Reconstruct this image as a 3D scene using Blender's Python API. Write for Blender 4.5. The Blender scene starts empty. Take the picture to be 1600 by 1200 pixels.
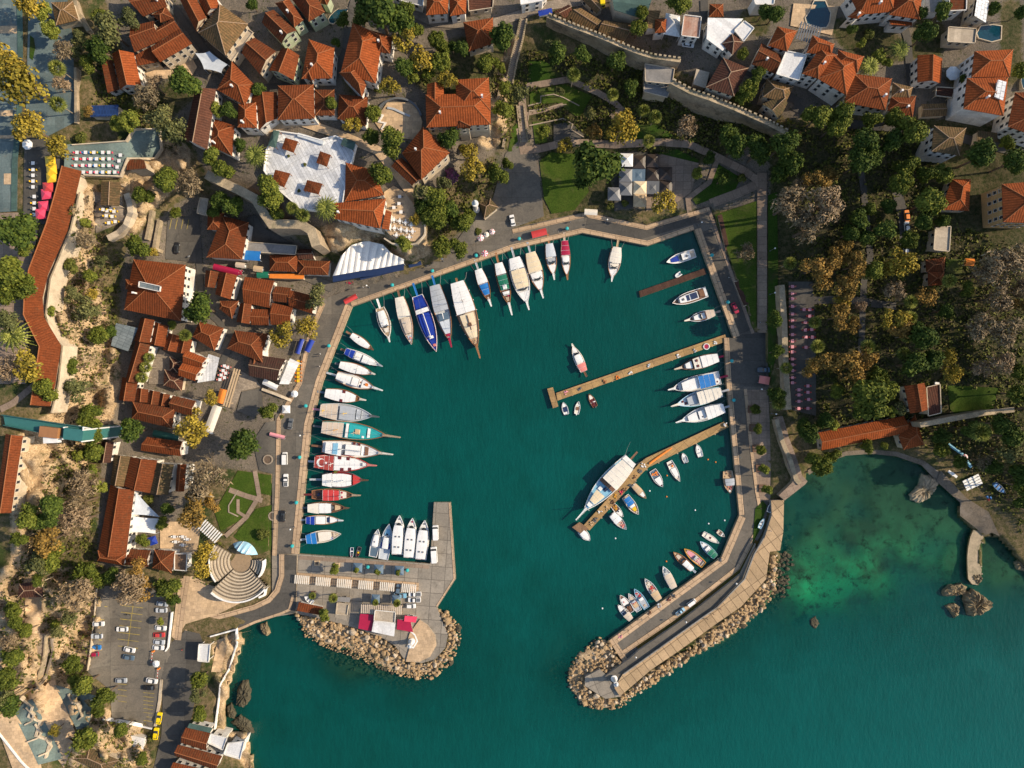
import bpy, math, random
import numpy as np
from mathutils import Vector, Matrix, geometry

# ---------------------------------------------------------------- camera, sky, sun, exposure
SC = bpy.context.scene
COL = SC.collection
HC = 277.78            # flying height of the drone over the water
cam_data = bpy.data.cameras.new("Camera")
cam_data.sensor_width = 36.0
cam_data.lens = 25.0
cam_data.clip_start = 1.0
cam_data.clip_end = 4000.0
cam = bpy.data.objects.new("Camera", cam_data)
COL.objects.link(cam)
cam.location = (0, 0, HC)
cam.rotation_euler = (0, 0, 0)
SC.camera = cam

SUN_EL, SUN_AZ = math.radians(32), math.radians(84)
world = bpy.data.worlds.new("World")
SC.world = world
world.use_nodes = True
wn = world.node_tree
wn.nodes.clear()
wo = wn.nodes.new('ShaderNodeOutputWorld')
wb = wn.nodes.new('ShaderNodeBackground')
ws = wn.nodes.new('ShaderNodeTexSky')
ws.sky_type = 'NISHITA'
ws.sun_disc = False
ws.sun_elevation = SUN_EL
ws.sun_rotation = SUN_AZ
wb.inputs['Strength'].default_value = 0.148
wn.links.new(ws.outputs[0], wb.inputs[0])
wn.links.new(wb.outputs[0], wo.inputs[0])
sd = bpy.data.lights.new("Sun", 'SUN')
sd.energy = 4.6
sd.angle = math.radians(0.5)
sd.color = (1.0, 0.845, 0.63)
sun = bpy.data.objects.new("Sun", sd)
COL.objects.link(sun)
sv = Vector((math.cos(SUN_EL)*math.sin(SUN_AZ), math.cos(SUN_EL)*math.cos(SUN_AZ), math.sin(SUN_EL)))
sun.rotation_euler = sv.to_track_quat('Z', 'Y').to_euler()
sun.location = sv*500
SC.view_settings.view_transform = 'Standard'
SC.view_settings.look = 'None'
SC.view_settings.exposure = 0.42
SC.view_settings.gamma = 1.0
SC.render.engine = 'CYCLES'
SC.cycles.max_bounces = 6
SC.cycles.diffuse_bounces = 2
SC.cycles.glossy_bounces = 2
SC.cycles.transparent_max_bounces = 8
SC.cycles.caustics_reflective = False
SC.cycles.caustics_refractive = False

RND = random.Random(7)
NPR = np.random.RandomState(11)

# ---------------------------------------------------------------- photogrammetry: a photo pixel at a known height -> metres
S = 0.25
def w(px, py, z=0.0):
    k = S*(HC-z)/HC
    return ((px-800)*k, (600-py)*k, z)

# ---------------------------------------------------------------- materials
MATS = {}
def nd(nt, t, **kw):
    n = nt.nodes.new(t)
    for k, v in kw.items():
        if k.startswith('i_'):
            n.inputs[k[2:].replace('_', ' ')].default_value = v
        else:
            setattr(n, k, v)
    return n
def rgba(c, f=1.0):
    return (min(c[0]*f, 1), min(c[1]*f, 1), min(c[2]*f, 1), 1)
def base_mat(name, rough=.8, spec=.3, metal=0.0):
    m = bpy.data.materials.new(name)
    m.use_nodes = True
    nt = m.node_tree
    b = nt.nodes['Principled BSDF']
    b.inputs['Roughness'].default_value = rough
    b.inputs['Specular IOR Level'].default_value = spec
    b.inputs['Metallic'].default_value = metal
    return m, nt, b
def mixc(nt, fac, a, b, mode='MIX'):
    n = nt.nodes.new('ShaderNodeMix')
    n.data_type = 'RGBA'
    n.blend_type = mode
    L = nt.links.new
    for sock, v in ((n.inputs[0], fac), (n.inputs[6], a), (n.inputs[7], b)):
        if isinstance(v, (int, float)):
            sock.default_value = v
        elif isinstance(v, tuple):
            sock.default_value = v
        else:
            L(v, sock)
    return n.outputs[2]
def ramp(nt, src, lo, hi):
    n = nt.nodes.new('ShaderNodeMapRange')
    n.inputs[1].default_value = lo
    n.inputs[2].default_value = hi
    nt.links.new(src, n.inputs[0])
    return n.outputs[0]
def noise(nt, vec, scale, detail=4, rough=.6, dist=0.0):
    n = nd(nt, 'ShaderNodeTexNoise')
    n.inputs['Scale'].default_value = scale
    n.inputs['Detail'].default_value = detail
    n.inputs['Roughness'].default_value = rough
    n.inputs['Distortion'].default_value = dist
    if vec is not None:
        nt.links.new(vec, n.inputs['Vector'])
    return n.outputs['Fac']
def bump(nt, b, h, strength=.4, dist=.2):
    n = nd(nt, 'ShaderNodeBump')
    n.inputs['Strength'].default_value = strength
    n.inputs['Distance'].default_value = dist
    nt.links.new(h, n.inputs['Height'])
    nt.links.new(n.outputs[0], b.inputs['Normal'])
def M(name, c, c2=None, scale=.6, rough=.8, spec=.3, metal=0.0, bmp=0.0, coord='pos', fine=.25, stain=None):
    """plain surface: two colours mottled by noise, a fine grain, optional darker stains"""
    if name in MATS:
        return MATS[name]
    m, nt, b = base_mat(name, rough, spec, metal)
    if coord == 'pos':
        v = nd(nt, 'ShaderNodeNewGeometry').outputs['Position']
    else:
        v = nd(nt, 'ShaderNodeTexCoord').outputs['Object']
    c2 = c2 or tuple(x*.75 for x in c)
    n1 = noise(nt, v, scale, 5, .65)
    col = mixc(nt, ramp(nt, n1, .35, .65), rgba(c), rgba(c2))
    n2 = noise(nt, v, scale*9, 3, .7)
    g = mixc(nt, ramp(nt, n2, .3, .7), (1-fine, 1-fine, 1-fine, 1), (1+fine, 1+fine, 1+fine, 1))
    col = mixc(nt, 1.0, col, g, 'MULTIPLY')
    if stain:
        n3 = noise(nt, v, scale*.35, 6, .7, .6)
        col = mixc(nt, ramp(nt, n3, .52, .68), col, rgba(stain))
    nt.links.new(col, b.inputs['Base Color'])
    if bmp:
        bump(nt, b, n2, bmp, .15)
    MATS[name] = m
    return m

def roof_mat(name, c, c2, moss, mossy=.55, stripe=.17):
    """clay tiles: rows across and channels down the slope in the roof's own UV metres, with lichen and replaced tiles"""
    m, nt, b = base_mat(name, .9, .06)
    L = nt.links.new
    uv = nd(nt, 'ShaderNodeUVMap').outputs[0]
    pos = nd(nt, 'ShaderNodeNewGeometry').outputs['Position']
    wv = nd(nt, 'ShaderNodeTexWave', wave_type='BANDS', bands_direction='X')
    wv.inputs['Scale'].default_value = .36
    wv.inputs['Distortion'].default_value = .6
    wv.inputs['Detail Scale'].default_value = 2.0
    L(uv, wv.inputs['Vector'])
    br = nd(nt, 'ShaderNodeTexBrick')
    br.inputs['Color1'].default_value = (.84, .84, .84, 1)
    br.inputs['Color2'].default_value = (1.14, 1.12, 1.1, 1)
    br.inputs['Mortar'].default_value = (.72, .7, .7, 1)
    br.inputs['Scale'].default_value = 1.0
    br.inputs['Mortar Size'].default_value = .03
    br.inputs['Brick Width'].default_value = .42
    br.inputs['Row Height'].default_value = .8
    L(uv, br.inputs['Vector'])
    n1 = noise(nt, pos, .35, 6, .7)
    n2 = noise(nt, pos, 2.2, 5, .75)
    n3 = noise(nt, pos, .9, 6, .75, .4)
    col = mixc(nt, ramp(nt, n1, .35, .65), rgba(c), rgba(c2))
    col = mixc(nt, 1.0, col, br.outputs[0], 'MULTIPLY')
    st = mixc(nt, ramp(nt, wv.outputs['Fac'], 0, 1), (1-stripe, 1-stripe, 1-stripe, 1), (1+stripe, 1+stripe, 1+stripe, 1))
    col = mixc(nt, 1.0, col, st, 'MULTIPLY')
    g = mixc(nt, ramp(nt, n2, .3, .7), (.72, .7, .68, 1), (1.25, 1.22, 1.2, 1))
    col = mixc(nt, 1.0, col, g, 'MULTIPLY')
    rn_ = nd(nt, 'ShaderNodeObjectInfo').outputs['Random']
    col = mixc(nt, 1.0, col, mixc(nt, rn_, (.72, .78, .85, 1), (1.18, 1.12, 1.0, 1)), 'MULTIPLY')
    nm_ = nd(nt, 'ShaderNodeMath', operation='MULTIPLY_ADD'); L(rn_, nm_.inputs[0]); nm_.inputs[1].default_value = -.10; L(n3, nm_.inputs[2])
    col = mixc(nt, ramp(nt, nm_.outputs[0], mossy-.05, mossy+.13), col, rgba(moss))
    L(col, b.inputs['Base Color'])
    bump(nt, b, wv.outputs['Fac'], .5, .12)
    MATS[name] = m
    return m
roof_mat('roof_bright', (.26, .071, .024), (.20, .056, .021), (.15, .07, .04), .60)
roof_mat('roof_brown', (.178, .051, .020), (.132, .041, .018), (.095, .048, .024), .52, .10)
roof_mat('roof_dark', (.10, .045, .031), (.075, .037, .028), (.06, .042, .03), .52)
roof_mat('roof_mossy', (.185, .115, .058), (.135, .088, .046), (.075, .062, .03), .46)

def slab_mat(name, c, c2, bw, bh, joint, jc=.45, stain=None, rough=.85):
    """paving with joints, laid out in the surface's own UV metres"""
    m, nt, b = base_mat(name, rough, .25)
    L = nt.links.new
    uv = nd(nt, 'ShaderNodeUVMap').outputs[0]
    pos = nd(nt, 'ShaderNodeNewGeometry').outputs['Position']
    br = nd(nt, 'ShaderNodeTexBrick')
    br.offset = 0.5 if bh < 2 else 0.0
    br.inputs['Color1'].default_value = (.82, .82, .82, 1)
    br.inputs['Color2'].default_value = (1.12, 1.12, 1.12, 1)
    br.inputs['Mortar'].default_value = (jc, jc, jc, 1)
    br.inputs['Scale'].default_value = 1.0
    br.inputs['Mortar Size'].default_value = joint
    br.inputs['Brick Width'].default_value = bw
    br.inputs['Row Height'].default_value = bh
    L(uv, br.inputs['Vector'])
    n1 = noise(nt, pos, .16, 6, .7, .3)
    n2 = noise(nt, pos, 1.6, 5, .75)
    col = mixc(nt, ramp(nt, n1, .35, .65), rgba(c), rgba(c2))
    col = mixc(nt, 1.0, col, br.outputs[0], 'MULTIPLY')
    g = mixc(nt, ramp(nt, n2, .3, .7), (.8, .8, .8, 1), (1.2, 1.2, 1.2, 1))
    col = mixc(nt, 1.0, col, g, 'MULTIPLY')
    if stain:
        n3 = noise(nt, pos, .3, 6, .75, .8)
        col = mixc(nt, ramp(nt, n3, .56, .72), col, rgba(stain))
    L(col, b.inputs['Base Color'])
    MATS[name] = m
    return m
slab_mat('stone_coping', (.52, .36, .22), (.42, .29, .18), 5.0, 1.45, .11, .4, (.30, .22, .15))
slab_mat('pier_slabs', (.30, .255, .20), (.225, .195, .155), 5.2, 5.2, .10, .42, (.15, .125, .095))
slab_mat('quay_asphalt', (.155, .132, .104), (.11, .098, .08), 14, 9, .06, .6, (.065, .058, .05))
slab_mat('asphalt_dark', (.10, .089, .074), (.072, .066, .057), 14, 9, .06, .6, (.04, .038, .034))
slab_mat('park_paving', (.29, .21, .15), (.23, .165, .12), 3.0, 3.0, .08, .6, (.17, .125, .09))
slab_mat('promenade_stone', (.47, .32, .18), (.36, .25, .14), 3.2, 9, .13, .4, (.26, .19, .12))
slab_mat('plaza_teal', (.13, .165, .16), (.09, .125, .125), 3.0, 3.0, .025, .6, (.16, .15, .12))
slab_mat('terrace_teal', (.15, .19, .17), (.11, .15, .14), 2.2, 2.2, .02, .7)
slab_mat('terrace_white', (.70, .70, .69), (.44, .45, .47), 1.2, 9, .07, .6, (.30, .29, .28))
slab_mat('town_cobbles', (.27, .215, .16), (.19, .155, .12), .9, .6, .04, .6, (.12, .1, .08))
slab_mat('sand_terrace', (.55, .38, .22), (.44, .31, .19), 1.4, 1.4, .03, .65, (.3, .22, .14))
slab_mat('jetty_stone', (.40, .25, .10), (.30, .185, .085), 4.2, 2.4, .05, .35, (.17, .11, .06))
slab_mat('jetty_wood', (.085, .04, .026), (.06, .03, .02), .5, 12, .04, .5)
slab_mat('white_roof', (.74, .72, .69), (.62, .61, .59), 1.6, 9, .02, .7, (.48, .45, .42))
slab_mat('grey_roof', (.3, .28, .26), (.22, .21, .2), 1.4, 9, .02, .7, (.16, .15, .14))
slab_mat('cream_roof', (.48, .40, .30), (.38, .31, .23), 2.5, 2.5, .02, .7, (.25, .2, .15))
slab_mat('rust_roof', (.4, .19, .12), (.45, .32, .25), 1.0, 9, .03, .6, (.22, .1, .06))
slab_mat('green_roof', (.07, .12, .10), (.05, .09, .08), 2.0, 9, .02, .7)
slab_mat('solar_blue', (.012, .035, .12), (.01, .03, .09), 1.0, 1.7, .04, 2.0)
slab_mat('solar_white', (.7, .7, .7), (.62, .63, .65), 2.0, 1.5, .08, .25)
slab_mat('glass_roof', (.2, .23, .24), (.15, .18, .19), 1.2, 2.5, .06, .4)
slab_mat('deck_timber', (.26, .15, .085), (.2, .12, .07), .4, 9, .03, .5)

M('wall_white', (.72, .68, .61), (.62, .57, .5), .4, stain=(.45, .4, .34))
M('wall_cream', (.55, .45, .32), (.46, .37, .26), .4, stain=(.33, .26, .18))
M('wall_ochre', (.42, .27, .12), (.36, .23, .1), .4)
M('wall_green', (.42, .47, .31), (.36, .4, .27), .4, stain=(.28, .3, .2))
M('city_stone', (.42, .32, .21), (.28, .215, .145), .5, bmp=.8, fine=.4, stain=(.11, .09, .06))
M('city_stone_top', (.40, .31, .2), (.28, .22, .14), .5, bmp=.6, fine=.4, stain=(.16, .14, .08))
M('concrete', (.3, .27, .23), (.22, .2, .17), .3, fine=.25, stain=(.14, .12, .1))
M('wall_plinth', (.33, .26, .19), (.25, .2, .15), .4)
M('render_white', (.78, .75, .7), (.7, .66, .6), .5)
M('ridge_tile', (.32, .115, .04), (.25, .088, .034), 2.0)
M('ridge_pale', (.36, .24, .15), (.28, .18, .11), 2.0)
M('boulder_stone', (.42, .285, .15), (.27, .18, .095), .55, bmp=.7, fine=.4, stain=(.2, .13, .07), spec=.2)
M('boulder_pale', (.55, .44, .31), (.40, .31, .21), .6, bmp=.7, fine=.4, stain=(.27, .2, .13), spec=.2)
M('boulder_wet', (.09, .075, .045), (.05, .045, .03), .6, bmp=.5, fine=.4, spec=.2)
M('sea_rock', (.27, .2, .11), (.16, .12, .065), .5, bmp=1.0, fine=.5, stain=(.07, .055, .035))
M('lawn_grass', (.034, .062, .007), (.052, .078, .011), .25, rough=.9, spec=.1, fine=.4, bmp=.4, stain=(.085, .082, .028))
M('lawn_painted_shade', (.024, .055, .006), (.036, .066, .009), .25, rough=.9, spec=.1, fine=.4, bmp=.4, stain=(.05, .05, .018))  # darker copy of lawn_grass, with shade put into the colour
M('strip_grass', (.06, .065, .016), (.13, .075, .022), .2, rough=.9, spec=.1, fine=.45)
M('bark', (.16, .11, .07), (.1, .07, .05), 2.0, coord='obj')
M('bark_pale', (.3, .24, .17), (.2, .16, .11), 2.0, coord='obj')
M('metal_grey', (.3, .3, .3), None, 1.0, .4, .5, .6)
M('window_glass', (.02, .026, .032), (.04, .045, .05), 1.0, .12, .5, fine=.1)
M('window_frame', (.6, .55, .47), (.5, .45, .38), 1.0)
M('amph_tread_shade', (.22, .175, .125), (.15, .12, .088), .4, fine=.4)  # darker than the seats: the shadow between tiers is put into the colour
M('soil_red', (.16, .075, .045), (.1, .06, .035), .4, fine=.4)
M('shore_soil', (.17, .13, .09), (.105, .085, .062), .3, fine=.4, stain=(.22, .18, .14))

PAL = dict(white=(.78, .76, .72), cream=(.72, .58, .38), ivory=(.74, .67, .56), grey=(.40, .42, .44), ltgrey=(.55, .58, .6), dkgrey=(.12, .125, .13),
           blue=(.012, .04, .30), navy=(.015, .03, .085), azure=(.02, .17, .47), sky=(.33, .56, .70), teal=(.015, .27, .33), green=(.015, .16, .09), dkgreen=(.03, .1, .06),
           red=(.55, .05, .045), crimson=(.36, .012, .05), dkred=(.2, .02, .025), maroon=(.12, .02, .02), flagred=(.36, .06, .045), wood=(.33, .15, .06), dkwood=(.14, .065, .035),
           tan=(.54, .38, .22), beige=(.58, .47, .36), brown=(.2, .1, .055), black=(.015, .015, .016), yellow=(.78, .48, .02), taxi=(.85, .6, .0), orange=(.75, .22, .03), ochre=(.62, .3, .03),
           pink=(.72, .3, .33), hotpink=(.75, .06, .12), salmon=(.7, .22, .18), turq=(.03, .38, .38), lift=(.04, .15, .14), stone=(.17, .17, .175), espresso=(.05, .036, .028), silver=(.5, .52, .54), slate=(.1, .15, .2), teakpale=(.46, .33, .21), skin=(.5, .3, .2), ltblue=(.22, .45, .6), purple=(.2, .04, .16))  # stone: white tent canvas with tree shade put into the grey
def P(c):
    if c not in PAL:
        return MATS[c]
    return M('paint_'+c, PAL[c], tuple(x*.86 for x in PAL[c]), .7, .45 if c not in ('cream', 'ivory', 'beige', 'tan') else .75, .4, coord='obj', fine=.10)

def leaf_mat(name, cols, trans=.0):
    m, nt, b = base_mat(name, .75, .15)
    g = nd(nt, 'ShaderNodeNewGeometry')
    r = nd(nt, 'ShaderNodeValToRGB')
    e = r.color_ramp.elements
    for i, c in enumerate(cols):
        p = i/(len(cols)-1)
        if i < 2:
            e[i].position = p if i == 0 else 1.0
            e[i].color = rgba(c)
        else:
            pass
    if len(cols) == 3:
        e[1].color = rgba(cols[2])
        x = r.color_ramp.elements.new(.5)
        x.color = rgba(cols[1])
    nt.links.new(g.outputs['Random Per Island'], r.inputs[0])
    oi = nd(nt, 'ShaderNodeObjectInfo')
    v = mixc(nt, oi.outputs['Random'], (.75, .8, .75, 1), (1.25, 1.2, 1.15, 1))
    col = mixc(nt, 1.0, r.outputs[0], v, 'MULTIPLY')
    nt.links.new(col, b.inputs['Base Color'])
    MATS[name] = m
    return m
leaf_mat('leaf_dark', [(.022, .040, .007), (.042, .066, .010), (.082, .108, .016)])
leaf_mat('leaf_green', [(.042, .056, .008), (.078, .096, .013), (.145, .155, .022)])
leaf_mat('leaf_light', [(.075, .095, .014), (.13, .15, .022), (.21, .21, .035)])
leaf_mat('leaf_olive', [(.055, .062, .022), (.095, .10, .036), (.15, .145, .05)])
leaf_mat('leaf_yellow', [(.13, .10, .016), (.24, .175, .024), (.38, .28, .038)])
leaf_mat('leaf_autumn', [(.11, .072, .022), (.20, .12, .030), (.32, .19, .042)])
leaf_mat('twig_brown', [(.12, .086, .052), (.21, .15, .09), (.32, .235, .145)])
leaf_mat('leaf_palm', [(.05, .065, .012), (.13, .145, .024), (.30, .30, .07)])
leaf_mat('leaf_purple', [(.10, .035, .08), (.2, .06, .15), (.06, .08, .03)])
leaf_mat('scrub_green', [(.045, .054, .010), (.08, .088, .016), (.14, .138, .03)])
leaf_mat('scrub_dry', [(.07, .055, .03), (.10, .075, .04), (.14, .105, .055)])

# ---------------------------------------------------------------- mesh builder
class MB:
    def __init__(s):
        s.v = []; s.f = []; s.mi = []; s.uv = {}
    def face(s, pts, mi=0, uv=None):
        i = len(s.v)
        s.v += [tuple(p) for p in pts]
        if uv:
            s.uv[len(s.f)] = uv
        s.f.append(tuple(range(i, i+len(pts))))
        s.mi.append(mi)
    def grid(s, rows, mi=0, close=False):
        i = len(s.v); n = len(rows[0])
        for r in rows:
            s.v += [tuple(p) for p in r]
        for a in range(len(rows)-1):
            for b in range(n if close else n-1):
                c = (b+1) % n
                s.f.append((i+a*n+b, i+a*n+c, i+(a+1)*n+c, i+(a+1)*n+b)); s.mi.append(mi)
        return i
    def cap(s, pts, mi=0, flip=False):
        p = list(pts)
        s.face(p[::-1] if flip else p, mi)
    def box(s, cx, cy, cz, sx, sy, sz, rot=0.0, mi=0, taper=1.0):
        """cz is the bottom"""
        c, q = math.cos(rot), math.sin(rot)
        lo, hi = [], []
        for dx, dy in ((-1, -1), (1, -1), (1, 1), (-1, 1)):
            x, y = dx*sx/2, dy*sy/2
            lo.append((cx+x*c-y*q, cy+x*q+y*c, cz))
            x *= taper; y *= taper
            hi.append((cx+x*c-y*q, cy+x*q+y*c, cz+sz))
        s.prism(lo, hi, mi)
    def prism(s, lo, hi, mi=0, mtop=None):
        n = len(lo)
        i = len(s.v)
        s.v += [tuple(p) for p in lo]+[tuple(p) for p in hi]
        for a in range(n):
            b = (a+1) % n
            s.f.append((i+a, i+b, i+n+b, i+n+a)); s.mi.append(mi)
        s.f.append(tuple(range(i+n, i+2*n))); s.mi.append(mi if mtop is None else mtop)
        s.f.append(tuple(range(i+n-1, i-1, -1))); s.mi.append(mi)
    def tube(s, pts, r, n=6, mi=0, r2=None):
        pts = [Vector(p) for p in pts]
        rows = []
        for k, p in enumerate(pts):
            d = (pts[min(k+1, len(pts)-1)]-pts[max(k-1, 0)])
            if d.length < 1e-6:
                d = Vector((0, 0, 1))
            d.normalize()
            a = d.cross(Vector((0, 0, 1)))
            if a.length < 1e-3:
                a = Vector((1, 0, 0))
            a.normalize(); b = d.cross(a)
            rr = r if r2 is None else r+(r2-r)*k/(len(pts)-1)
            rows.append([p+(a*math.cos(t)+b*math.sin(t))*rr for t in [2*math.pi*j/n for j in range(n)]])
        s.grid(rows, mi, True)
        s.cap(rows[0], mi); s.cap(rows[-1], mi, True)
    def lathe(s, prof, cx=0, cy=0, n=12, mi=0):
        rows = [[(cx+r*math.cos(2*math.pi*j/n), cy+r*math.sin(2*math.pi*j/n), z) for j in range(n)] for r, z in prof]
        s.grid(rows, mi, True)
        s.cap(rows[-1], mi); s.cap(rows[0], mi, True)
    def mesh(s, name, mats, off=None):
        me = bpy.data.meshes.new(name)
        v = s.v
        if off is not None:
            ox, oy, oz = off
            v = [(x-ox, y-oy, z-oz) for x, y, z in v]
        me.from_pydata(v, [], s.f)
        for m in mats if isinstance(mats, (list, tuple)) else [mats]:
            me.materials.append(P(m) if isinstance(m, str) else m)
        if any(s.mi):
            me.polygons.foreach_set('material_index', s.mi)
        if s.uv:
            ul = me.uv_layers.new(name='UVMap')
            for fi, uvs in s.uv.items():
                ls = me.polygons[fi].loop_start
                for k, q in enumerate(uvs):
                    ul.data[ls+k].uv = q
        me.update()
        return me
    def build(s, name, mats, parent=None, off=None, smooth=False):
        me = s.mesh(name, mats, off)
        if smooth:
            me.polygons.foreach_set('use_smooth', [True]*len(me.polygons))
        return obj(name, me, parent)

def obj(name, me, parent=None, loc=None, rz=0.0):
    o = bpy.data.objects.new(name, me)
    COL.objects.link(o)
    if parent is not None:
        o.parent = parent
    if loc is not None:
        o.location = loc
    o.rotation_euler[2] = rz
    return o
def empty(name, loc=(0, 0, 0), rz=0.0):
    o = bpy.data.objects.new(name, None)
    o.empty_display_size = .5
    COL.objects.link(o)
    o.location = loc
    o.rotation_euler[2] = rz
    return o
def tag(o, label=None, cat=None, group=None, kind=None):
    if label: o['label'] = label
    if cat: o['category'] = cat
    if group: o['group'] = group
    if kind: o['kind'] = kind
    return o
def copy_tree(o, loc=None, rz=None):
    c = o.copy(); COL.objects.link(c)
    for ch in o.children:
        d = ch.copy(); COL.objects.link(d); d.parent = c
        for g in ch.children:
            e = g.copy(); COL.objects.link(e); e.parent = d
    if loc is not None: c.location = loc
    if rz is not None: c.rotation_euler[2] = rz
    return c

# ---------------------------------------------------------------- labels by landmark: the look first, then what it stands between
LANDMARKS = []
AUTO = []
def auto(o, look, px, py, cat, group=None):
    o['category'] = cat
    if group: o['group'] = group
    AUTO.append((o, look, px, py))
ORD = ['first', 'second', 'third', 'fourth', 'fifth', 'sixth', 'seventh', 'eighth', 'ninth', 'tenth', 'eleventh', 'twelfth', 'thirteenth', 'fourteenth']
def finish_labels():
    bins = {}
    for o, look, px, py in AUTO:
        ds = sorted((math.hypot(px-x, py-y), n, x, y) for n, x, y in LANDMARKS)
        d0, a, ax, ay = ds[0]
        b = None
        for d1, n, x, y in ds[1:]:
            t1 = math.atan2(ay-py, ax-px); t2 = math.atan2(y-py, x-px)
            dt = abs((t1-t2+math.pi) % (2*math.pi)-math.pi)
            if dt > 1.2:
                b = n; break
        b = b or ds[1][1]
        bins.setdefault((look, a, b), []).append((d0, o))
    for (look, a, b), lst in bins.items():
        lst.sort(key=lambda t: t[0])
        if len(lst) == 1:
            lst[0][1]['label'] = f"{look} between the {a} and the {b}"
        else:
            for k, (d, o) in enumerate(lst):
                o['label'] = f"{ORD[min(k, 13)]} {look} from the {a} towards the {b}"

# ================================================================ TERRAIN (heights over photo pixels, then unprojected)
def pts(s):
    a = [float(q) for q in s.replace(' ', ',').split(',') if q]
    return [(a[i], a[i+1]) for i in range(0, len(a), 2)]
STEP = 5
GX = np.arange(-150, 1751, STEP); GY = np.arange(-150, 1351, STEP)
XX, YY = np.meshgrid(GX, GY)
def pip(poly, X, Y):
    ins = np.zeros(X.shape, bool)
    n = len(poly); j = n-1
    for i in range(n):
        xi, yi = poly[i]; xj, yj = poly[j]
        if yi != yj:
            c = ((yi > Y) != (yj > Y)) & (X < (xj-xi)*(Y-yi)/(yj-yi)+xi)
            ins ^= c
        j = i
    return ins
def blur(a, n, it=3):
    a = a.astype(float)
    for _ in range(it):
        for ax in (0, 1):
            p = np.concatenate([np.repeat(np.take(a, [0], ax), n, ax), a, np.repeat(np.take(a, [-1], ax), n, ax)], ax)
            c = np.cumsum(p, ax)
            z = np.zeros_like(np.take(c, [0], ax))
            c = np.concatenate([z, c], ax)
            L = a.shape[ax]; k = 2*n+1
            a = (np.take(c, range(k, k+L), ax)-np.take(c, range(0, L), ax))/k
    return a
CTRL = """-100,0,31 30,100,31 60,250,31 20,400,30 30,520,30 20,610,29 10,700,28 5,800,26 -100,400,30 -100,800,27 100,20,30 95,180,30 150,250,28 100,290,30 75,370,30 50,450,30 60,530,29 55,620,28
200,100,27 250,30,27 300,150,25 180,60,28 350,100,24 400,50,25 440,160,22 520,100,22 580,100,22 480,250,20 440,280,20 330,220,22 600,200,20 720,160,20 740,60,20 700,20,20 820,10,20 660,260,18 570,320,17 620,340,17 510,300,19 400,240,20 650,345,15
300,-80,27 500,-80,24 700,-80,22 900,-80,22 1200,-80,22 1500,-80,22 540,345,16 480,330,18 360,280,20
430,400,5 380,350,7 350,330,9 500,400,3.5 570,410,3 600,380,5 650,400,3 680,360,6 700,330,7
250,290,19 280,320,10 290,370,7 240,330,15 180,300,24 160,310,24 190,350,22 210,380,14 150,400,17 130,480,13 160,470,12 120,430,20 110,520,17 170,540,9 150,590,9 130,620,12 110,600,20 90,500,26 120,330,28 200,440,8 180,500,8
400,450,4 480,440,2.5 350,550,5 300,600,5 230,600,6 450,600,2 400,680,2.5 330,700,3 220,760,5 300,860,3 230,880,5 260,470,7 300,480,6 200,660,6 170,690,8 170,740,9
30,720,28 60,680,26 90,700,18 40,800,25 60,790,18 25,850,18 100,820,11 130,720,11 60,950,14 20,1000,17 100,900,8 120,1000,8 60,1100,12 20,1180,14 100,1130,9 200,1000,4 220,1080,4 150,960,5 290,1100,4 150,1180,8 280,1180,4 -100,1000,20 -100,1250,18 100,1280,10 300,1280,5 330,1000,3.5 370,930,2 420,900,1.6 350,1060,3 340,1130,4 380,1180,4 370,1000,3 90,1050,8 160,900,6 270,930,3
820,40,19 808,80,15 797,130,10 790,170,7 740,250,10 700,330,8 690,380,3 760,200,15 775,140,17 790,250,5 760,290,5 790,330,2
830,100,11 900,50,17 960,70,14 1000,100,11 1000,170,8 860,200,6 900,250,4 1000,300,3 1100,280,4 1100,200,8 1180,190,14 1150,100,20 1100,50,20 1250,100,20 1330,60,20 1400,150,19 1500,150,19 1590,60,20 1590,200,18 1050,110,17 1200,200,17 1000,40,20 1250,180,18
1185,250,6 1190,300,5 1182,400,3 1180,500,2.4 1150,400,2 1190,560,1.4 1205,640,1.6 1210,400,5 1230,450,9 1300,400,12 1250,300,13 1300,250,15 1400,300,15 1500,320,16 1580,350,17 1500,450,14 1400,500,12 1580,500,16 1350,600,9 1240,600,7 1450,600,11 1580,600,14 1550,680,11 1590,800,9 1500,690,6 1290,700,1.5 1270,670,3 1225,700,2 1240,650,4 1320,690,2 1400,695,1.5 1450,700,3 1230,540,8 1700,300,18 1700,600,15 1700,800,10
1520,750,2 1560,800,3 1480,735,1.2 1540,790,2 1575,850,2.5 1490,770,1 1360,700,.5 1440,716,.8 1520,830,1.2 1230,760,2 1300,712,.5
460,550,1.4 520,470,1.4 700,400,1.5 800,360,1.4 900,345,1.4 1050,340,1.4 1120,360,1.4 1160,480,1.4 1170,600,1.4 1180,720,1.4 1175,830,1.4 1100,930,1.2 1000,1020,1.2 450,700,1.4 450,800,1.4 450,920,1.4 330,985,1.6 300,1005,1.7 370,965,1.6 410,950,1.5 560,930,1.2 690,850,1 700,920,1 620,980,1.2 660,1010,1.2 500,940,1.2 960,1060,1.4 920,1060,.9 1150,920,1.2 1195,870,1.3 640,1040,.5 560,1000,.7"""
ctrl = np.array([[float(q) for q in t.split(',')] for t in CTRL.split()])
cx = np.arange(-160, 1781, 20); cy = np.arange(-160, 1381, 20)
CX, CY = np.meshgrid(cx, cy)
num = np.zeros(CX.shape); den = np.zeros(CX.shape)
for x, y, z in ctrl:
    d2 = (CX-x)**2+(CY-y)**2
    wt = np.exp(-d2/(2*26**2))+2e-4/(1+(d2/1600.0)**1.5)
    num += wt*z; den += wt
ZC = num/den
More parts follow.
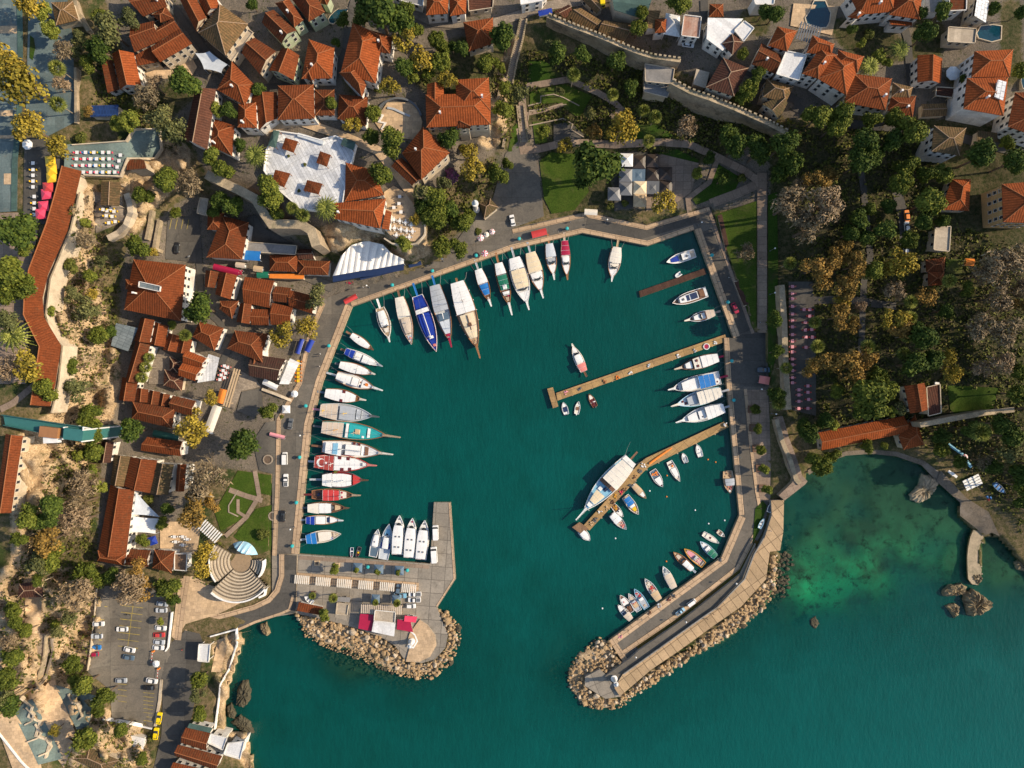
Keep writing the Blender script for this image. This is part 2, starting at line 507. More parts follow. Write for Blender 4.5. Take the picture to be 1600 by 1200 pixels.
def bil(A, x0, y0, st, px, py):
    fx = np.clip((px-x0)/st, 0, A.shape[1]-1.001); fy = np.clip((py-y0)/st, 0, A.shape[0]-1.001)
    ix = fx.astype(int); iy = fy.astype(int); u = fx-ix; v = fy-iy
    return A[iy, ix]*(1-u)*(1-v)+A[iy, ix+1]*u*(1-v)+A[iy+1, ix]*(1-u)*v+A[iy+1, ix+1]*u*v
Z = bil(ZC, -160, -160, 20, XX.astype(float), YY.astype(float))

COAST = pts("400,1500 400,1200 397,1187 387,1142 355,1140 350,1112 360,1070 375,1025 382,1000 370,982 395,970 452,955 462,965 480,990 510,1005 540,1012 570,1027 600,1042 640,1055 670,1055 700,1035 716,1000 712,970 690,952 683,950 710,908 704,785 678,785 672,881 467.5,866 486,665 504,597 550,479 800,390 910,364 1012,384 1085,359 1146,528 1131,527 1135,600 1155,805 1127,871 951,1001 940,997 905,1020 890,1045 889,1070 905,1097 935,1107 970,1104 990,1087 1030,1062 1080,1028 1130,1003 1170,972 1200,938 1210,910 1217,862 1225,780 1258,752 1260,738 1290,719 1320,709 1360,706 1400,710 1440,725 1466,752 1506,784 1496,802 1521,829 1515,840 1511,900 1525,914 1534,888 1531,862 1537,840 1550,833 1566,842 1590,872 1620,900 1800,980 1800,1500")
QUAY_IN = pts("466,866 486,665 504,597 550,479 800,390 910,364 1012,384 1085,359 1146,528 1131,528 1135,600 1155,805 1127,871 951,1001")
QUAY = QUAY_IN + pts("974,1036 1000,1019 1100,947 1160,888 1192,830 1202,790 1200,720 1203,600 1196,520 1180,519 1122,360 1109,322 1010,351 915,331 860,343 800,357 690,403 630,428 530,458 497,470 478,520 462,600 430,650 425,760 425,866")
PIER = pts("425,866.5 466,866 672,881 678,785 704,785 712,905 683,950 690,968 700,992 696,1012 680,1030 660,1036 634,1034 618,1010 590,992 560,982 510,968 462,958 440,962 405,968 425,930")
PROM = pts("973,1053.5 1094.5,966.5 1120,950 1165,905 1180,865 1195,840 1206,805 1205,782 1225,781 1224,830 1219,860 1203,862 1197,905 1158,948 1120,974 1064.5,1014.5 1018,1046 968.5,1088 960,1075")
RUB1 = pts("462,960 510,970 560,984 590,994 618,1012 634,1036 662,1038 682,1031 698,1012 702,992 692,968 685,952 700,957 716,975 721,1000 706,1035 675,1060 640,1060 600,1047 560,1030 510,1012 478,995")
RUB2 = pts("966,1092 1020,1050 1070,1018 1125,977 1160,950 1199,906 1205,866 1214,866 1214,910 1201,942 1166,977 1120,1007 1075,1032 1030,1064 990,1090 968,1108 935,1110 905,1100 887,1073 888,1045 905,1018 938,995 953,1003 972,1038 948,1056 937,1046 915,1058 915,1074 945,1094")
water = pip(COAST, XX, YY)
quaymask = pip(QUAY, XX, YY) | pip(PIER, XX, YY) | pip(PROM, XX, YY)
rub = pip(RUB1, XX, YY) | pip(RUB2, XX, YY)
# sea bed: deep basin, shelving near natural shores and rubble
nat = (~water) & ~quaymask
shelf_cove = blur(((~water) & (XX > 1200)), 18)
shelf_left = blur(((~water) & (XX < 470) & (YY > 930)), 9)
shelf_rub = blur(rub, 9)
blob = np.exp(-(((XX-1370)/170.0)**2+((YY-860)/130.0)**2))
sh = np.clip(1.0*np.clip(shelf_cove*2.0, 0, 1)+.80*blob+.35*np.exp(-(((XX-1270)/80.0)**2+((YY-925)/60.0)**2))+np.clip(shelf_left*1.5, 0, 1)*.9+np.clip(shelf_rub*4.2, 0, 1)*.86, 0, 1)
bed = -9.5+9.0*np.power(sh, .8)
bn = blur(NPR.rand(*XX.shape), 2, 2); bn = (bn-bn.mean())/bn.std()
bn2 = blur(NPR.rand(*XX.shape), 5, 2); bn2 = (bn2-bn2.mean())/bn2.std()
bed = np.minimum(bed+.35*bn+.45*bn2*(sh > .2), -.35)
# limestone cliffs: broken ground
CLIFFS = [pts("105,290 150,285 165,330 142,420 165,480 190,590 180,640 160,690 125,780 70,850 20,900 15,690 85,640 108,560 82,470 112,360"), pts("500,352 560,345 640,340 668,360 672,400 640,408 560,372 520,400"), pts("0,880 150,890 165,1010 118,1060 60,1130 0,1130"),
          pts("330,1005 372,985 386,1000 378,1030 362,1075 352,1115 356,1142 390,1145 400,1200 385,1205 345,1140 340,1060"), pts("770,140 800,60 815,60 790,150 795,200 770,235 745,225"), pts("105,1080 220,1130 240,1200 100,1200"), pts("195,270 260,215 300,230 300,270 240,330 200,380 180,300")]
rock = np.zeros(XX.shape, bool)
for c in CLIFFS:
    rock |= pip(c, XX, YY)
rockb = blur(rock, 1, 2)*~rub
rn = np.abs(blur(NPR.rand(*XX.shape), 1, 2)-.5); rn = rn/rn.std()-1
Zl = Z+rockb*(1.4*rn+1.7*bn+1.2*bn2)
Zl = np.maximum(Zl, .25)
Zl = np.where(blur(rub, 1, 1) > .3, np.minimum(Zl, .45), Zl)
wdil = blur(water, 1, 1) > .05
JET = pts("1521,828 1516,840 1513,855 1511.5,870 1512,890 1513,905 1519,913 1527,914 1532,905 1534,890 1530,880 1529,866 1531,852 1537,839 1530,830")
Zl = np.where(quaymask | pip(JET, XX, YY), np.minimum(Zl, .7), Zl)
ZF = np.where(water | (quaymask & wdil), bed, Zl)
SEA_ROCKS = []
def gz(px, py):
    return float(bil(Zl, GX[0], GY[0], STEP, np.array([px], float), np.array([py], float))[0])
def gzs(px, py):
    return bil(Zl, GX[0], GY[0], STEP, np.asarray(px, float), np.asarray(py, float))
def at(px, py, dz=0.0):
    return w(px, py, gz(px, py)+dz)

PAVED = [pts("130,-100 850,-100 830,20 815,60 790,60 700,200 780,140 775,240 700,280 640,345 520,350 480,360 400,330 330,290 290,200 240,190 200,100"), pts("200,380 300,300 420,345 520,410 640,425 640,440 500,470 470,620 440,740 320,730 240,890 150,890 160,700 190,560 190,430"),
         pts("870,-100 1800,-100 1800,220 1400,180 1300,170 1240,190 1060,110 900,30"), pts("780,250 840,180 850,330 700,410 690,380 780,330"), pts("1060,270 1200,220 1205,330 1120,330 1000,330 960,330 960,240 1010,235")]
pave = np.zeros(XX.shape, bool)
for p in PAVED:
    pave |= pip(p, XX, YY)
GREEN = [pts("1300,25 1380,40 1420,60 1420,100 1340,95 1300,60"), pts("1425,30 1475,30 1480,85 1430,110"), pts("1475,110 1510,100 1510,140 1480,135"), pts("1560,0 1600,0 1600,130 1565,140"), pts("1150,20 1210,0 1200,60 1160,50"), pts("1040,60 1055,60 1060,80 1000,75"), pts("700,60 840,60 800,150 700,160 640,130"), pts("540,100 570,120 540,180"), pts("230,140 300,110 310,150 260,190 230,180"), pts("1460,230 1600,230 1600,280 1480,280")]
grn = np.zeros(XX.shape, bool)
for p in GREEN: grn |= pip(p, XX, YY)
pave &= ~grn
pave = blur(pave, 2, 2)
lush = blur(grn | pip(pts("820,80 1000,100 1230,200 1800,180 1800,760 1540,760 1450,690 1280,700 1230,640 1210,500 1190,320 1000,330 840,330 815,220"), XX, YY), 4, 2)

def terrain_mat():
    m, nt, b = base_mat('terrain_ground', .95, .1)
    L = nt.links.new
    g = nd(nt, 'ShaderNodeNewGeometry'); pos = g.outputs['Position']
    def att(n):
        return nd(nt, 'ShaderNodeAttribute', attribute_name=n).outputs['Fac']
    def add(a, b_):
        n = nd(nt, 'ShaderNodeMath', operation='ADD'); L(a, n.inputs[0]); L(b_, n.inputs[1]); return n.outputs[0]
    n1 = noise(nt, pos, .12, 6, .7); n2 = noise(nt, pos, .7, 6, .75); n3 = noise(nt, pos, 2.5, 4, .7)
    soil = mixc(nt, ramp(nt, n2, .4, .62), (.075, .07, .025, 1), (.19, .135, .075, 1))
    soil = mixc(nt, ramp(nt, n1, .5, .62), soil, (.04, .055, .016, 1))
    lushc = mixc(nt, ramp(nt, n2, .4, .6), (.026, .034, .010, 1), (.085, .07, .035, 1))
    col = mixc(nt, ramp(nt, att('lush'), .3, .7), soil, lushc)
    pv = mixc(nt, ramp(nt, n1, .35, .65), (.17, .138, .104, 1), (.10, .086, .07, 1))
    pv = mixc(nt, ramp(nt, n3, .45, .8), pv, (.20, .16, .118, 1))
    pv = mixc(nt, ramp(nt, n2, .56, .64), pv, (.05, .055, .02, 1))
    col = mixc(nt, ramp(nt, add(att('pave'), n2), .9, 1.1), col, pv)
    rk = mixc(nt, ramp(nt, n2, .35, .6), (.52, .37, .21, 1), (.30, .20, .11, 1))
    rk = mixc(nt, ramp(nt, n3, .5, .68), rk, (.56, .44, .29, 1))
    rk = mixc(nt, ramp(nt, n1, .56, .66), rk, (.085, .085, .03, 1))
    col = mixc(nt, ramp(nt, add(att('rock'), n2), .85, 1.1), col, rk)
    gr = mixc(nt, ramp(nt, n3, .3, .7), (.75, .75, .75, 1), (1.25, 1.25, 1.25, 1))
    col = mixc(nt, 1.0, col, gr, 'MULTIPLY')
    L(col, b.inputs['Base Color'])
    bump(nt, b, n2, .6, .6)
    return m
def bed_mat():
    m, nt, b = base_mat('sea_bed', .9, .1)
    L = nt.links.new
    pos = nd(nt, 'ShaderNodeNewGeometry').outputs['Position']
    n1 = noise(nt, pos, .045, 6, .65, .2); n2 = noise(nt, pos, .22, 6, .7, .15); n3 = noise(nt, pos, 1.2, 5, .7)
    sd_ = nd(nt, 'ShaderNodeAttribute', attribute_name='sand').outputs['Fac']
    c = mixc(nt, ramp(nt, n1, .40, .62), (.055, .065, .045, 1), (.085, .105, .07, 1))
    gs = nd(nt, 'ShaderNodeMath', operation='MULTIPLY'); L(sd_, gs.inputs[0]); L(ramp(nt, n1, .38, .58), gs.inputs[1])
    c = mixc(nt, gs.outputs[0], c, (.05, .32, .16, 1))
    c = mixc(nt, ramp(nt, n2, .52, .66), c, (.03, .03, .02, 1))
    c = mixc(nt, ramp(nt, n3, .55, .75), c, (.085, .08, .05, 1))
    L(c, b.inputs['Base Color'])
    return m
def sea_mat():
    m, nt, b = base_mat('sea_water', .14, .32)
    L = nt.links.new
    out = nt.nodes['Material Output']
    pos = nd(nt, 'ShaderNodeNewGeometry').outputs['Position']
    n1 = noise(nt, pos, .012, 4, .55, .4)
    n2 = noise(nt, pos, .05, 5, .6)
    c = mixc(nt, ramp(nt, n1, .35, .65), (.0005, .052, .041, 1), (.0008, .066, .054, 1))
    c = mixc(nt, ramp(nt, n2, .45, .75), c, (.0005, .048, .036, 1))
    sep = nd(nt, 'ShaderNodeSeparateXYZ'); L(pos, sep.inputs[0])
    op = nd(nt, 'ShaderNodeAttribute', attribute_name='open').outputs['Fac']
    c = mixc(nt, op, c, (.001, .084, .074, 1))
    n3 = nd(nt, 'ShaderNodeMapping'); n3.inputs['Rotation'].default_value = (0, 0, -.9); n3.inputs['Scale'].default_value = (1, .22, 1); L(pos, n3.inputs[0])
    c = mixc(nt, 1.0, c, mixc(nt, ramp(nt, noise(nt, n3.outputs[0], .5, 4, .7), .3, .7), (.88, .9, .9, 1), (1.13, 1.1, 1.1, 1)), 'MULTIPLY')
    L(c, b.inputs['Base Color'])
    mp = nd(nt, 'ShaderNodeMapping'); mp.inputs['Rotation'].default_value = (0, 0, .5); mp.inputs['Scale'].default_value = (1.0, .35, 1)
    L(pos, mp.inputs[0])
    wv = noise(nt, mp.outputs[0], .9, 5, .6)
    bump(nt, b, wv, .5, .3)
    tr = nd(nt, 'ShaderNodeBsdfTransparent'); tr.inputs[0].default_value = (.60, .90, .80, 1)
    mx = nd(nt, 'ShaderNodeMixShader')
    L(nd(nt, 'ShaderNodeAttribute', attribute_name='murk').outputs['Fac'], mx.inputs[0])
    L(tr.outputs[0], mx.inputs[1]); L(b.outputs[0], mx.inputs[2]); L(mx.outputs[0], out.inputs[0])
    return m

def heightfield(name, Zv, keep, mat, attrs):
    idx = -np.ones(XX.shape, int)
    used = np.zeros(XX.shape, bool)
    k = keep
    used[:-1, :-1] |= k; used[1:, :-1] |= k; used[:-1, 1:] |= k; used[1:, 1:] |= k
    idx[used] = np.arange(used.sum())
    kk = S*(HC-Zv)/HC
    V = np.stack([(XX-800)*kk, (600-YY)*kk, Zv], -1)[used]
    a, b, c, d = idx[:-1, :-1][k], idx[1:, :-1][k], idx[1:, 1:][k], idx[:-1, 1:][k]
    F = np.stack([a, b, c, d], -1)
    me = bpy.data.meshes.new(name)
    me.vertices.add(len(V)); me.vertices.foreach_set('co', V.astype(np.float32).ravel())
    me.loops.add(F.size); me.loops.foreach_set('vertex_index', F.astype(np.int32).ravel())
    me.polygons.add(len(F)); me.polygons.foreach_set('loop_start', np.arange(0, F.size, 4, dtype=np.int32))
    me.update(calc_edges=True); me.validate()
    for n, A in attrs.items():
        t = me.attributes.new(n, 'FLOAT', 'POINT')
        t.data.foreach_set('value', A[used].astype(np.float32))
    me.materials.append(mat)
    me.polygons.foreach_set('use_smooth', [True]*len(me.polygons))
    return tag(obj(name, me), kind='structure')
cw = (water[:-1, :-1] & water[1:, :-1] & water[:-1, 1:] & water[1:, 1:])
heightfield('ground', ZF, ~cw, terrain_mat(), dict(pave=pave*~rub, rock=np.maximum(rockb, rub), lush=lush*~rub))
heightfield('sea_bed', ZF, cw, bed_mat(), dict(sand=np.clip(.85*np.exp(-(((XX-1265)/95.0)**2+((YY-930)/60.0)**2))+.6*np.exp(-(((XX-1390)/120.0)**2+((YY-900)/70.0)**2)), 0, 1)))
depth = np.maximum(-np.where(water, bed, np.minimum(bed, -.5)), .3)
murk = np.clip(1-np.exp(-depth/2.9), .16, .985)
murk = np.where(depth > 8.2, 1.0, murk)
opn = np.clip((YY-980)/300.0, 0, 1)*np.clip((XX-500)/900.0, 0, 1)
wcell = blur(water, 2, 1) > .01
wc = (wcell[:-1, :-1] | wcell[1:, 1:])
heightfield('sea', np.zeros(XX.shape), wc, sea_mat(), dict(murk=murk, open=opn))

# ================================================================ sheets, slabs, ribbons
def cdt(poly, sp):
    xs = [p[0] for p in poly]; ys = [p[1] for p in poly]
    v = []; n = len(poly)
    for i in range(n):
        a, b = poly[i], poly[(i+1) % n]
        m = max(1, int(math.dist(a, b)/sp))
        for k in range(m):
            v.append((a[0]+(b[0]-a[0])*k/m, a[1]+(b[1]-a[1])*k/m))
    nb = len(v)
    gx, gy = np.meshgrid(np.arange(min(xs), max(xs), sp)+sp*.4, np.arange(min(ys), max(ys), sp)+sp*.4)
    ins = pip(poly, gx, gy)
    inner = [(float(x), float(y)) for x, y in zip(gx[ins], gy[ins])]
    V = [Vector(p) for p in v+inner]
    r = geometry.delaunay_2d_cdt(V, [], [list(range(nb))], 1, 1e-4)
    return [tuple(p) for p in r[0]], r[2]
def face_up(vs, f):
    a, b, c = vs[f[0]], vs[f[1]], vs[f[2]]
    return (b[0]-a[0])*(c[1]-a[1])-(b[1]-a[1])*(c[0]-a[0]) > 0
def uvrot(x, y, ang):
    c, s = math.cos(ang), math.sin(ang)
    return (x*c+y*s, -x*s+y*c)
LAWNS = []
def sheet(name, poly, mat, dz=.2, z=None, sp=9, ang=0.0, kind='structure', parent=None):
    """a thin paved or grassed sheet, draped on the ground or level at z"""
    if isinstance(poly, str): poly = pts(poly)
    LAWNS.append(poly)
    if z is None:
        p2, fs = cdt(poly, sp)
        zz = gzs([p[0] for p in p2], [p[1] for p in p2])+dz
        vs = [w(p[0], p[1], float(q)) for p, q in zip(p2, zz)]
    else:
        p2, fs = cdt(poly, 60)
        vs = [w(p[0], p[1], z) for p in p2]
    mb = MB()
    mb.v = vs
    for f in fs:
        f = list(f)
        if not face_up(vs, f): f = f[::-1]
        mb.uv[len(mb.f)] = [uvrot(vs[i][0], vs[i][1], ang) for i in f]
        mb.f.append(tuple(f)); mb.mi.append(0)
    return tag(mb.build(name, mat, parent, smooth=z is None), kind=kind)
def slab(name, poly, top, side, z1, z0, kind='structure', ang=0.0, parent=None, off=None):
    """a solid block of masonry with a flat paved top"""
    if isinstance(poly, str): poly = pts(poly)
    a = sum(poly[i][0]*poly[(i+1) % len(poly)][1]-poly[(i+1) % len(poly)][0]*poly[i][1] for i in range(len(poly)))
    if a > 0: poly = poly[::-1]      # counter-clockwise once y is flipped
    P2 = [w(x, y, z1)[:2] for x, y in poly]
    mb = MB(); n = len(P2)
    tri = geometry.tessellate_polygon([[Vector((x, y, 0)) for x, y in P2]])
    mb.v = [(x, y, z1) for x, y in P2]+[(x, y, z0) for x, y in P2]
    for t in tri:
        t = list(t)
        if not face_up(mb.v, t): t = t[::-1]
        mb.uv[len(mb.f)] = [uvrot(mb.v[i][0], mb.v[i][1], ang) for i in t]
        mb.f.append(tuple(t)); mb.mi.append(0)
    for i in range(n):
        j = (i+1) % n
        L = math.dist(P2[i], P2[j])
        mb.uv[len(mb.f)] = [(0, z0), (L, z0), (L, z1), (0, z1)]
        mb.f.append((n+i, n+j, j, i)); mb.mi.append(1)
    o = mb.build(name, [top, side], parent, off)
    return tag(o, kind=kind) if kind else o
def dense(line, sp=8):
    o = []
    for a, b in zip(line[:-1], line[1:]):
        m = max(1, int(math.dist(a, b)/sp))
        o += [(a[0]+(b[0]-a[0])*k/m, a[1]+(b[1]-a[1])*k/m) for k in range(m)]
    return o+[line[-1]]
def offs(line, d):
    """mitred offset of a polyline, d px to its right-hand side as drawn in the photo (y down)"""
    out = []
    for i, p in enumerate(line):
        ns = []
        if i > 0:
            q = line[i-1]; l = math.dist(p, q) or 1; ns.append((-(p[1]-q[1])/l, (p[0]-q[0])/l))
        if i < len(line)-1:
            q = line[i+1]; l = math.dist(p, q) or 1; ns.append((-(q[1]-p[1])/l, (q[0]-p[0])/l))
        nx = sum(a for a, _ in ns)/len(ns); ny = sum(b for _, b in ns)/len(ns)
        k = max(nx*nx+ny*ny, .35)
        out.append((p[0]+nx*d/k, p[1]+ny*d/k))
    return out
def ribbon(name, line, d0, d1, mat, z=None, dz=.25, h=0.0, kind='structure', sp=8, side=None):
    """a strip between two offsets of a line; h > 0 gives it a kerb of that height"""
    if isinstance(line, str): line = pts(line)
    line = dense(line, sp) if z is None else line
    A, B = offs(line, d0), offs(line, d1)
    if h == 0: LAWNS.append(A+B[::-1])
    def p3(q): return Vector(w(q[0], q[1], gz(*q)+dz if z is None else z))
    a = [p3(q) for q in A]; b = [p3(q) for q in B]
    mb = MB(); u = 0
    for i in range(len(a)-1):
        l = (a[i+1]-a[i]).length*.5+(b[i+1]-b[i]).length*.5
        wd = (a[i]-b[i]).length
        q = [a[i], a[i+1], b[i+1], b[i]]
        uv = [(u, 0), (u+l, 0), (u+l, wd), (u, wd)]
        if (q[1]-q[0]).cross(q[3]-q[0]).z < 0: q = q[::-1]; uv = uv[::-1]
        mb.face(q, 0, uv)
        if h:
            for e in (a, b):
                s = [e[i], e[i+1], e[i+1]-Vector((0, 0, h)), e[i]-Vector((0, 0, h))]
                mb.face(s, 1, [(u, 0), (u+l, 0), (u+l, h), (u, h)])
        u += l
    if h:
        for i in (0, -1):
            mb.face([a[i], b[i], b[i]-Vector((0, 0, h)), a[i]-Vector((0, 0, h))], 1, [(0, 0)]*4)
    return tag(mb.build(name, [mat, side or mat]), kind=kind)

QZ = 1.5
slab('quay', QUAY, 'quay_asphalt', 'city_stone', QZ, -6)
slab('pier', PIER, 'pier_slabs', 'city_stone', QZ+.01, -6, ang=-.07)
PZ = 3.7
slab('mole_promenade', PROM, 'promenade_stone', 'concrete', PZ, -4, ang=.63)
# stone copings along the water, a kerb step above the road
ribbon('quay_coping', QUAY_IN[0:4], -.2, -11, 'stone_coping', z=QZ+.14, h=.14)
ribbon('quay_coping', QUAY_IN[3:8], -.2, -7.5, 'stone_coping', z=QZ+.145, h=.145)
ribbon('quay_coping', QUAY_IN[7:9], -.2, -10.5, 'stone_coping', z=QZ+.15, h=.15)
ribbon('quay_coping', QUAY_IN[9:12], -.2, -8, 'stone_coping', z=QZ+.14, h=.14)
ribbon('quay_coping', QUAY_IN[11:14], -.2, -11, 'stone_coping', z=QZ+.145, h=.145)
ribbon('quay_coping', "951.3,1001.3 974,1036", -.2, -9, 'stone_coping', z=QZ+.15, h=.15)
ribbon('pier_coping', "703.8,785.5 711.6,904.8 683.5,949", .2, 3, 'stone_coping', z=QZ+.13, h=.12)
# roadway surfaces and inland pavements
ribbon('quay_road', "1096,363 1157,522", 0, -17, 'asphalt_dark', z=QZ+.03)
ribbon('quay_road', "1000,375 1094,348", -1, -14, 'asphalt_dark', z=QZ+.035)
ribbon('quay_road', "914,357 1003,376", 0, -18, 'asphalt_dark', z=QZ+.03)
ribbon('quay_road', "1145,606 1164,805 1136,873 961,1005.5", 0, -17, 'quay_asphalt', z=QZ+.03)
ribbon('pavement', "800,358 858,345 915,332 1010,352 1108,323", 0, 7, 'stone_coping', z=QZ+.14, h=.14)
ribbon('pavement', "1111,330 1179,520", 0, 5, 'park_paving', z=QZ+.14, h=.14)
ribbon('pavement', "425,868 430,760 432,655 465,597 481,520 502,472", 0, 7, 'stone_coping', z=QZ+.14, h=.14)
sheet('plaza_paving', "1146,528 1131.5,528 1134.5,599 1137,604 1198,604 1195,521 1160,522", 'asphalt_dark', z=QZ+.04)
sheet('plaza_paving', "1163,609 1199,609 1203,660 1204,720 1206,770 1202,785 1190,780 1183,790 1180,752", 'park_paving', z=QZ+.12)
ribbon('pavement', "1162,608 1170,690 1180,770 1186,800 1178,832", 0, -5, 'stone_coping', z=QZ+.15, h=.15)
ribbon('pavement', "970,1018 1054,960.5 1150,885 1176,835", 0, 7, 'stone_coping', z=QZ+.14, h=.14)
ribbon('mole_grass', "990,1004 1054,960.5 1150,885 1174,840", 7.2, 14, 'strip_grass', z=QZ+.16, h=.1, kind='structure')
sheet('ramp', "1204,716 1217,712 1228,748 1226,757 1208,762 1206,745", 'asphalt_dark', z=QZ+.17)
slab('ramp_road', "1211,652 1223,650 1233,684 1246,720 1254,744 1262,752 1258,757 1226,782 1217,774 1238,754 1240,747 1231,728 1221,690", 'park_paving', 'city_stone', 4.55, -2, ang=.4)
ribbon('mole_parapet', "974,1053 1094.5,966.5 1120,949 1163,905 1178,866 1193,841", 0, 1.6, 'concrete', z=PZ+.7, h=.7)
slab('mole_walk', "945,1057 985,1028.5 998,1016.5 1062,972.5 1120,927 1158,897 1181,850 1180,865 1165,905 1120,950 1094.5,966.5 973,1053.5 962,1068", 'quay_asphalt', 'concrete', PZ-.5, 0, ang=.63)
sheet('mole_head', "914,1058 937,1046 950,1057 971,1088 946,1092 914,1072", 'pier_slabs', z=2.6, ang=.4)
slab('mole_head', "914,1058 937,1046 950,1057 971,1088 946,1092 914,1072", 'pier_slabs', 'concrete', 2.58, -1, ang=.4)
sheet('lighthouse_terrace', "656,968 668,976 680,992 682,1008 672,1026 656,1034 634,1034 640,1012 636,1004 640,990", 'sand_terrace', z=QZ+.5)
slab('lighthouse_terrace', "656,968 668,976 680,992 682,1008 672,1026 656,1034 634,1034 640,1012 636,1004 640,990", 'sand_terrace', 'concrete', QZ+.48, 0)
ribbon('pier_walk', "462,959 510,969 560,983 612,1003 636,1020", 0, -8, 'pier_slabs', z=QZ+.05)
ribbon('sunshade_base', "458,902 654,918.5", -8, 8, 'stone_coping', z=QZ+.12, h=.12)
ribbon('pier_edge_paving', "468,868 671,883", 0, 6, 'park_paving', z=QZ+.03)
# roads
slab('coast_road', "437,866 437,900 430,922 418,936 396,947 360,957 325,966 295,982 268,1006 266,1030 300,1030 318,1010 345,1000 372,986 398,974 440,960 462,958 464,868", 'asphalt_dark', 'city_stone', 2.0, -2)
ribbon('pavement', "440,866 440,900 433,923 420,938 397,949 361,959 326,968 297,983 271,1006", -4, 4, 'stone_coping', z=2.15, h=.15)
ribbon('pavement', "458,930 452,953 440,958.5 399,972 372,984", -2, 2, 'stone_coping', z=2.15, h=.15)
sheet('street', "262,1010 290,985 312,990 320,1010 310,1060 300,1120 270,1200 262,1260 230,1260 240,1200 252,1150 254,1100 252,1060", 'asphalt_dark', dz=.3)
sheet('car_park', "150,960 155,915 250,920 268,955 268,1020 250,1070 250,1130 235,1138 175,1125 172,1078 137,1050", 'quay_asphalt', dz=.28)
sheet('car_park', "262,345 305,335 312,410 258,405", 'asphalt_dark', dz=.25)
sheet('square', "790,240 815,215 838,250 846,300 850,338 800,357 735,385 700,395 740,340 770,310", 'quay_asphalt', dz=.3)
sheet('square', "415,660 440,655 440,735 430,742 405,735 395,690", 'asphalt_dark', dz=.3)
ribbon('street', "1240,165 1290,190 1340,195 1420,200 1500,215 1600,240", -7, 7, 'asphalt_dark', dz=.3)
ribbon('street', "1407,20 1418,60 1422,110 1425,165 1420,200", -6, 6, 'asphalt_dark', dz=.3)
ribbon('street', "1100,0 1103,70 1130,90 1200,130 1250,160", -6, 6, 'asphalt_dark', dz=.3)
ribbon('street', "262,0 300,50 318,75 345,100 380,140 440,135 520,125 540,80 545,30 560,-20", -6, 6, 'asphalt_dark', dz=.35)
ribbon('street', "640,18 680,35 760,40 815,22 860,8 960,-5", -7, 7, 'town_cobbles', dz=.35)
ribbon('street', "1340,230 1350,300 1360,400 1350,440 1345,560", -5, 5, 'asphalt_dark', dz=.3)
ribbon('street', "1402,300 1412,340 1415,395", -8, 8, 'asphalt_dark', dz=.3)
ribbon('street', "1250,470 1310,468 1345,470 1370,475 1400,478", -6, 6, 'asphalt_dark', dz=.3)
ribbon('street', "306,330 312,420 314,480 340,500 365,530 345,570", -5, 5, 'asphalt_dark', dz=.3)
ribbon('street', "440,400 480,432 520,450", -7, 7, 'quay_asphalt', dz=.3)
# paths and lawns of the park
ribbon('path', "822,135 888,124 935,145 960,160 970,170 955,185", -5, 5, 'park_paving', dz=.35)
ribbon('path', "812,200 818,235 845,232 885,222 960,226 1030,222 1075,225 1110,240 1160,265 1185,282 1197,290", -6, 6, 'park_paving', dz=.35)
ribbon('path', "815,180 850,172 880,163", -3, 3, 'park_paving', dz=.4)
ribbon('path', "1120,252 1108,285 1075,310 1078,335", -4, 4, 'park_paving', dz=.35)
ribbon('path', "1110,318 1150,303 1190,285", -7, 7, 'park_paving', dz=.36)
ribbon('path', "1191,270 1191,520", -7.5, 7.5, 'park_paving', dz=.4)
ribbon('path', "815,150 820,200", -6, 6, 'park_paving', dz=.38)
sheet('lawn', "843,252 860,238 890,240 905,240 920,300 898,328 862,334 850,310", 'lawn_grass', dz=.3)
sheet('lawn', "1117,336 1182,314 1182,520 1176,515 1150,430", 'lawn_grass', dz=.3)
sheet('lawn', "1082,312 1122,256 1158,278 1148,298 1088,320", 'lawn_painted_shade', dz=.3)
sheet('lawn', "1028,238 1058,233 1092,250 1085,262", 'lawn_painted_shade', dz=.3)
sheet('lawn', "826,95 850,95 885,118 826,130", 'lawn_painted_shade', dz=.3)
sheet('lawn', "828,143 882,131 925,150 905,185 870,160 828,165", 'lawn_grass', dz=.28)
sheet('lawn', "832,190 850,190 855,222 836,225", 'lawn_grass', dz=.28)
sheet('lawn', "985,195 1030,195 1055,214 985,217", 'lawn_painted_shade', dz=.28)
sheet('lawn', "800,200 810,190 815,240 790,262", 'lawn_grass', dz=.28)
sheet('lawn', "372,735 420,742 442,738 442,780 405,770 380,810 345,830 335,800", 'lawn_grass', dz=.25)
sheet('lawn', "365,838 400,795 440,785 434,855 400,868", 'lawn_grass', dz=.25)
sheet('lawn', "1480,602 1560,606 1552,640 1486,648", 'lawn_grass', dz=.3)
sheet('lawn', "1200,305 1214,300 1216,420 1212,560 1200,600", 'lawn_painted_shade', dz=.3)
sheet('lawn', "1478,405 1505,405 1503,430 1478,425", 'lawn_grass', dz=.3)
sheet('lawn', "1180,795 1192,782 1198,790 1186,830 1176,850", 'lawn_painted_shade', dz=.12, z=QZ+.2)
ribbon('path', "358,765 385,775 410,782", -4, 4, 'park_paving', dz=.4)
ribbon('path', "352,838 385,808 405,775 398,735", -3.5, 3.5, 'park_paving', dz=.42)
ribbon('path', "372,780 372,800 385,808", -2.5, 2.5, 'park_paving', dz=.45)
sheet('forecourt', "250,815 310,815 312,835 308,865 250,865", 'sand_terrace', dz=.3)
sheet('forecourt', "280,905 300,900 330,915 400,930 340,960 290,975 275,1000 268,995", 'sand_terrace', dz=.32, ang=.1)
ribbon('footpath', "291,900 283,950 277,1000", -6, 4, 'stone_coping', dz=.4)
sheet('plaza_paving', "-60,-60 34,-60 36,150 34,190 28,250 27,330 -60,335", 'plaza_teal', dz=.3)
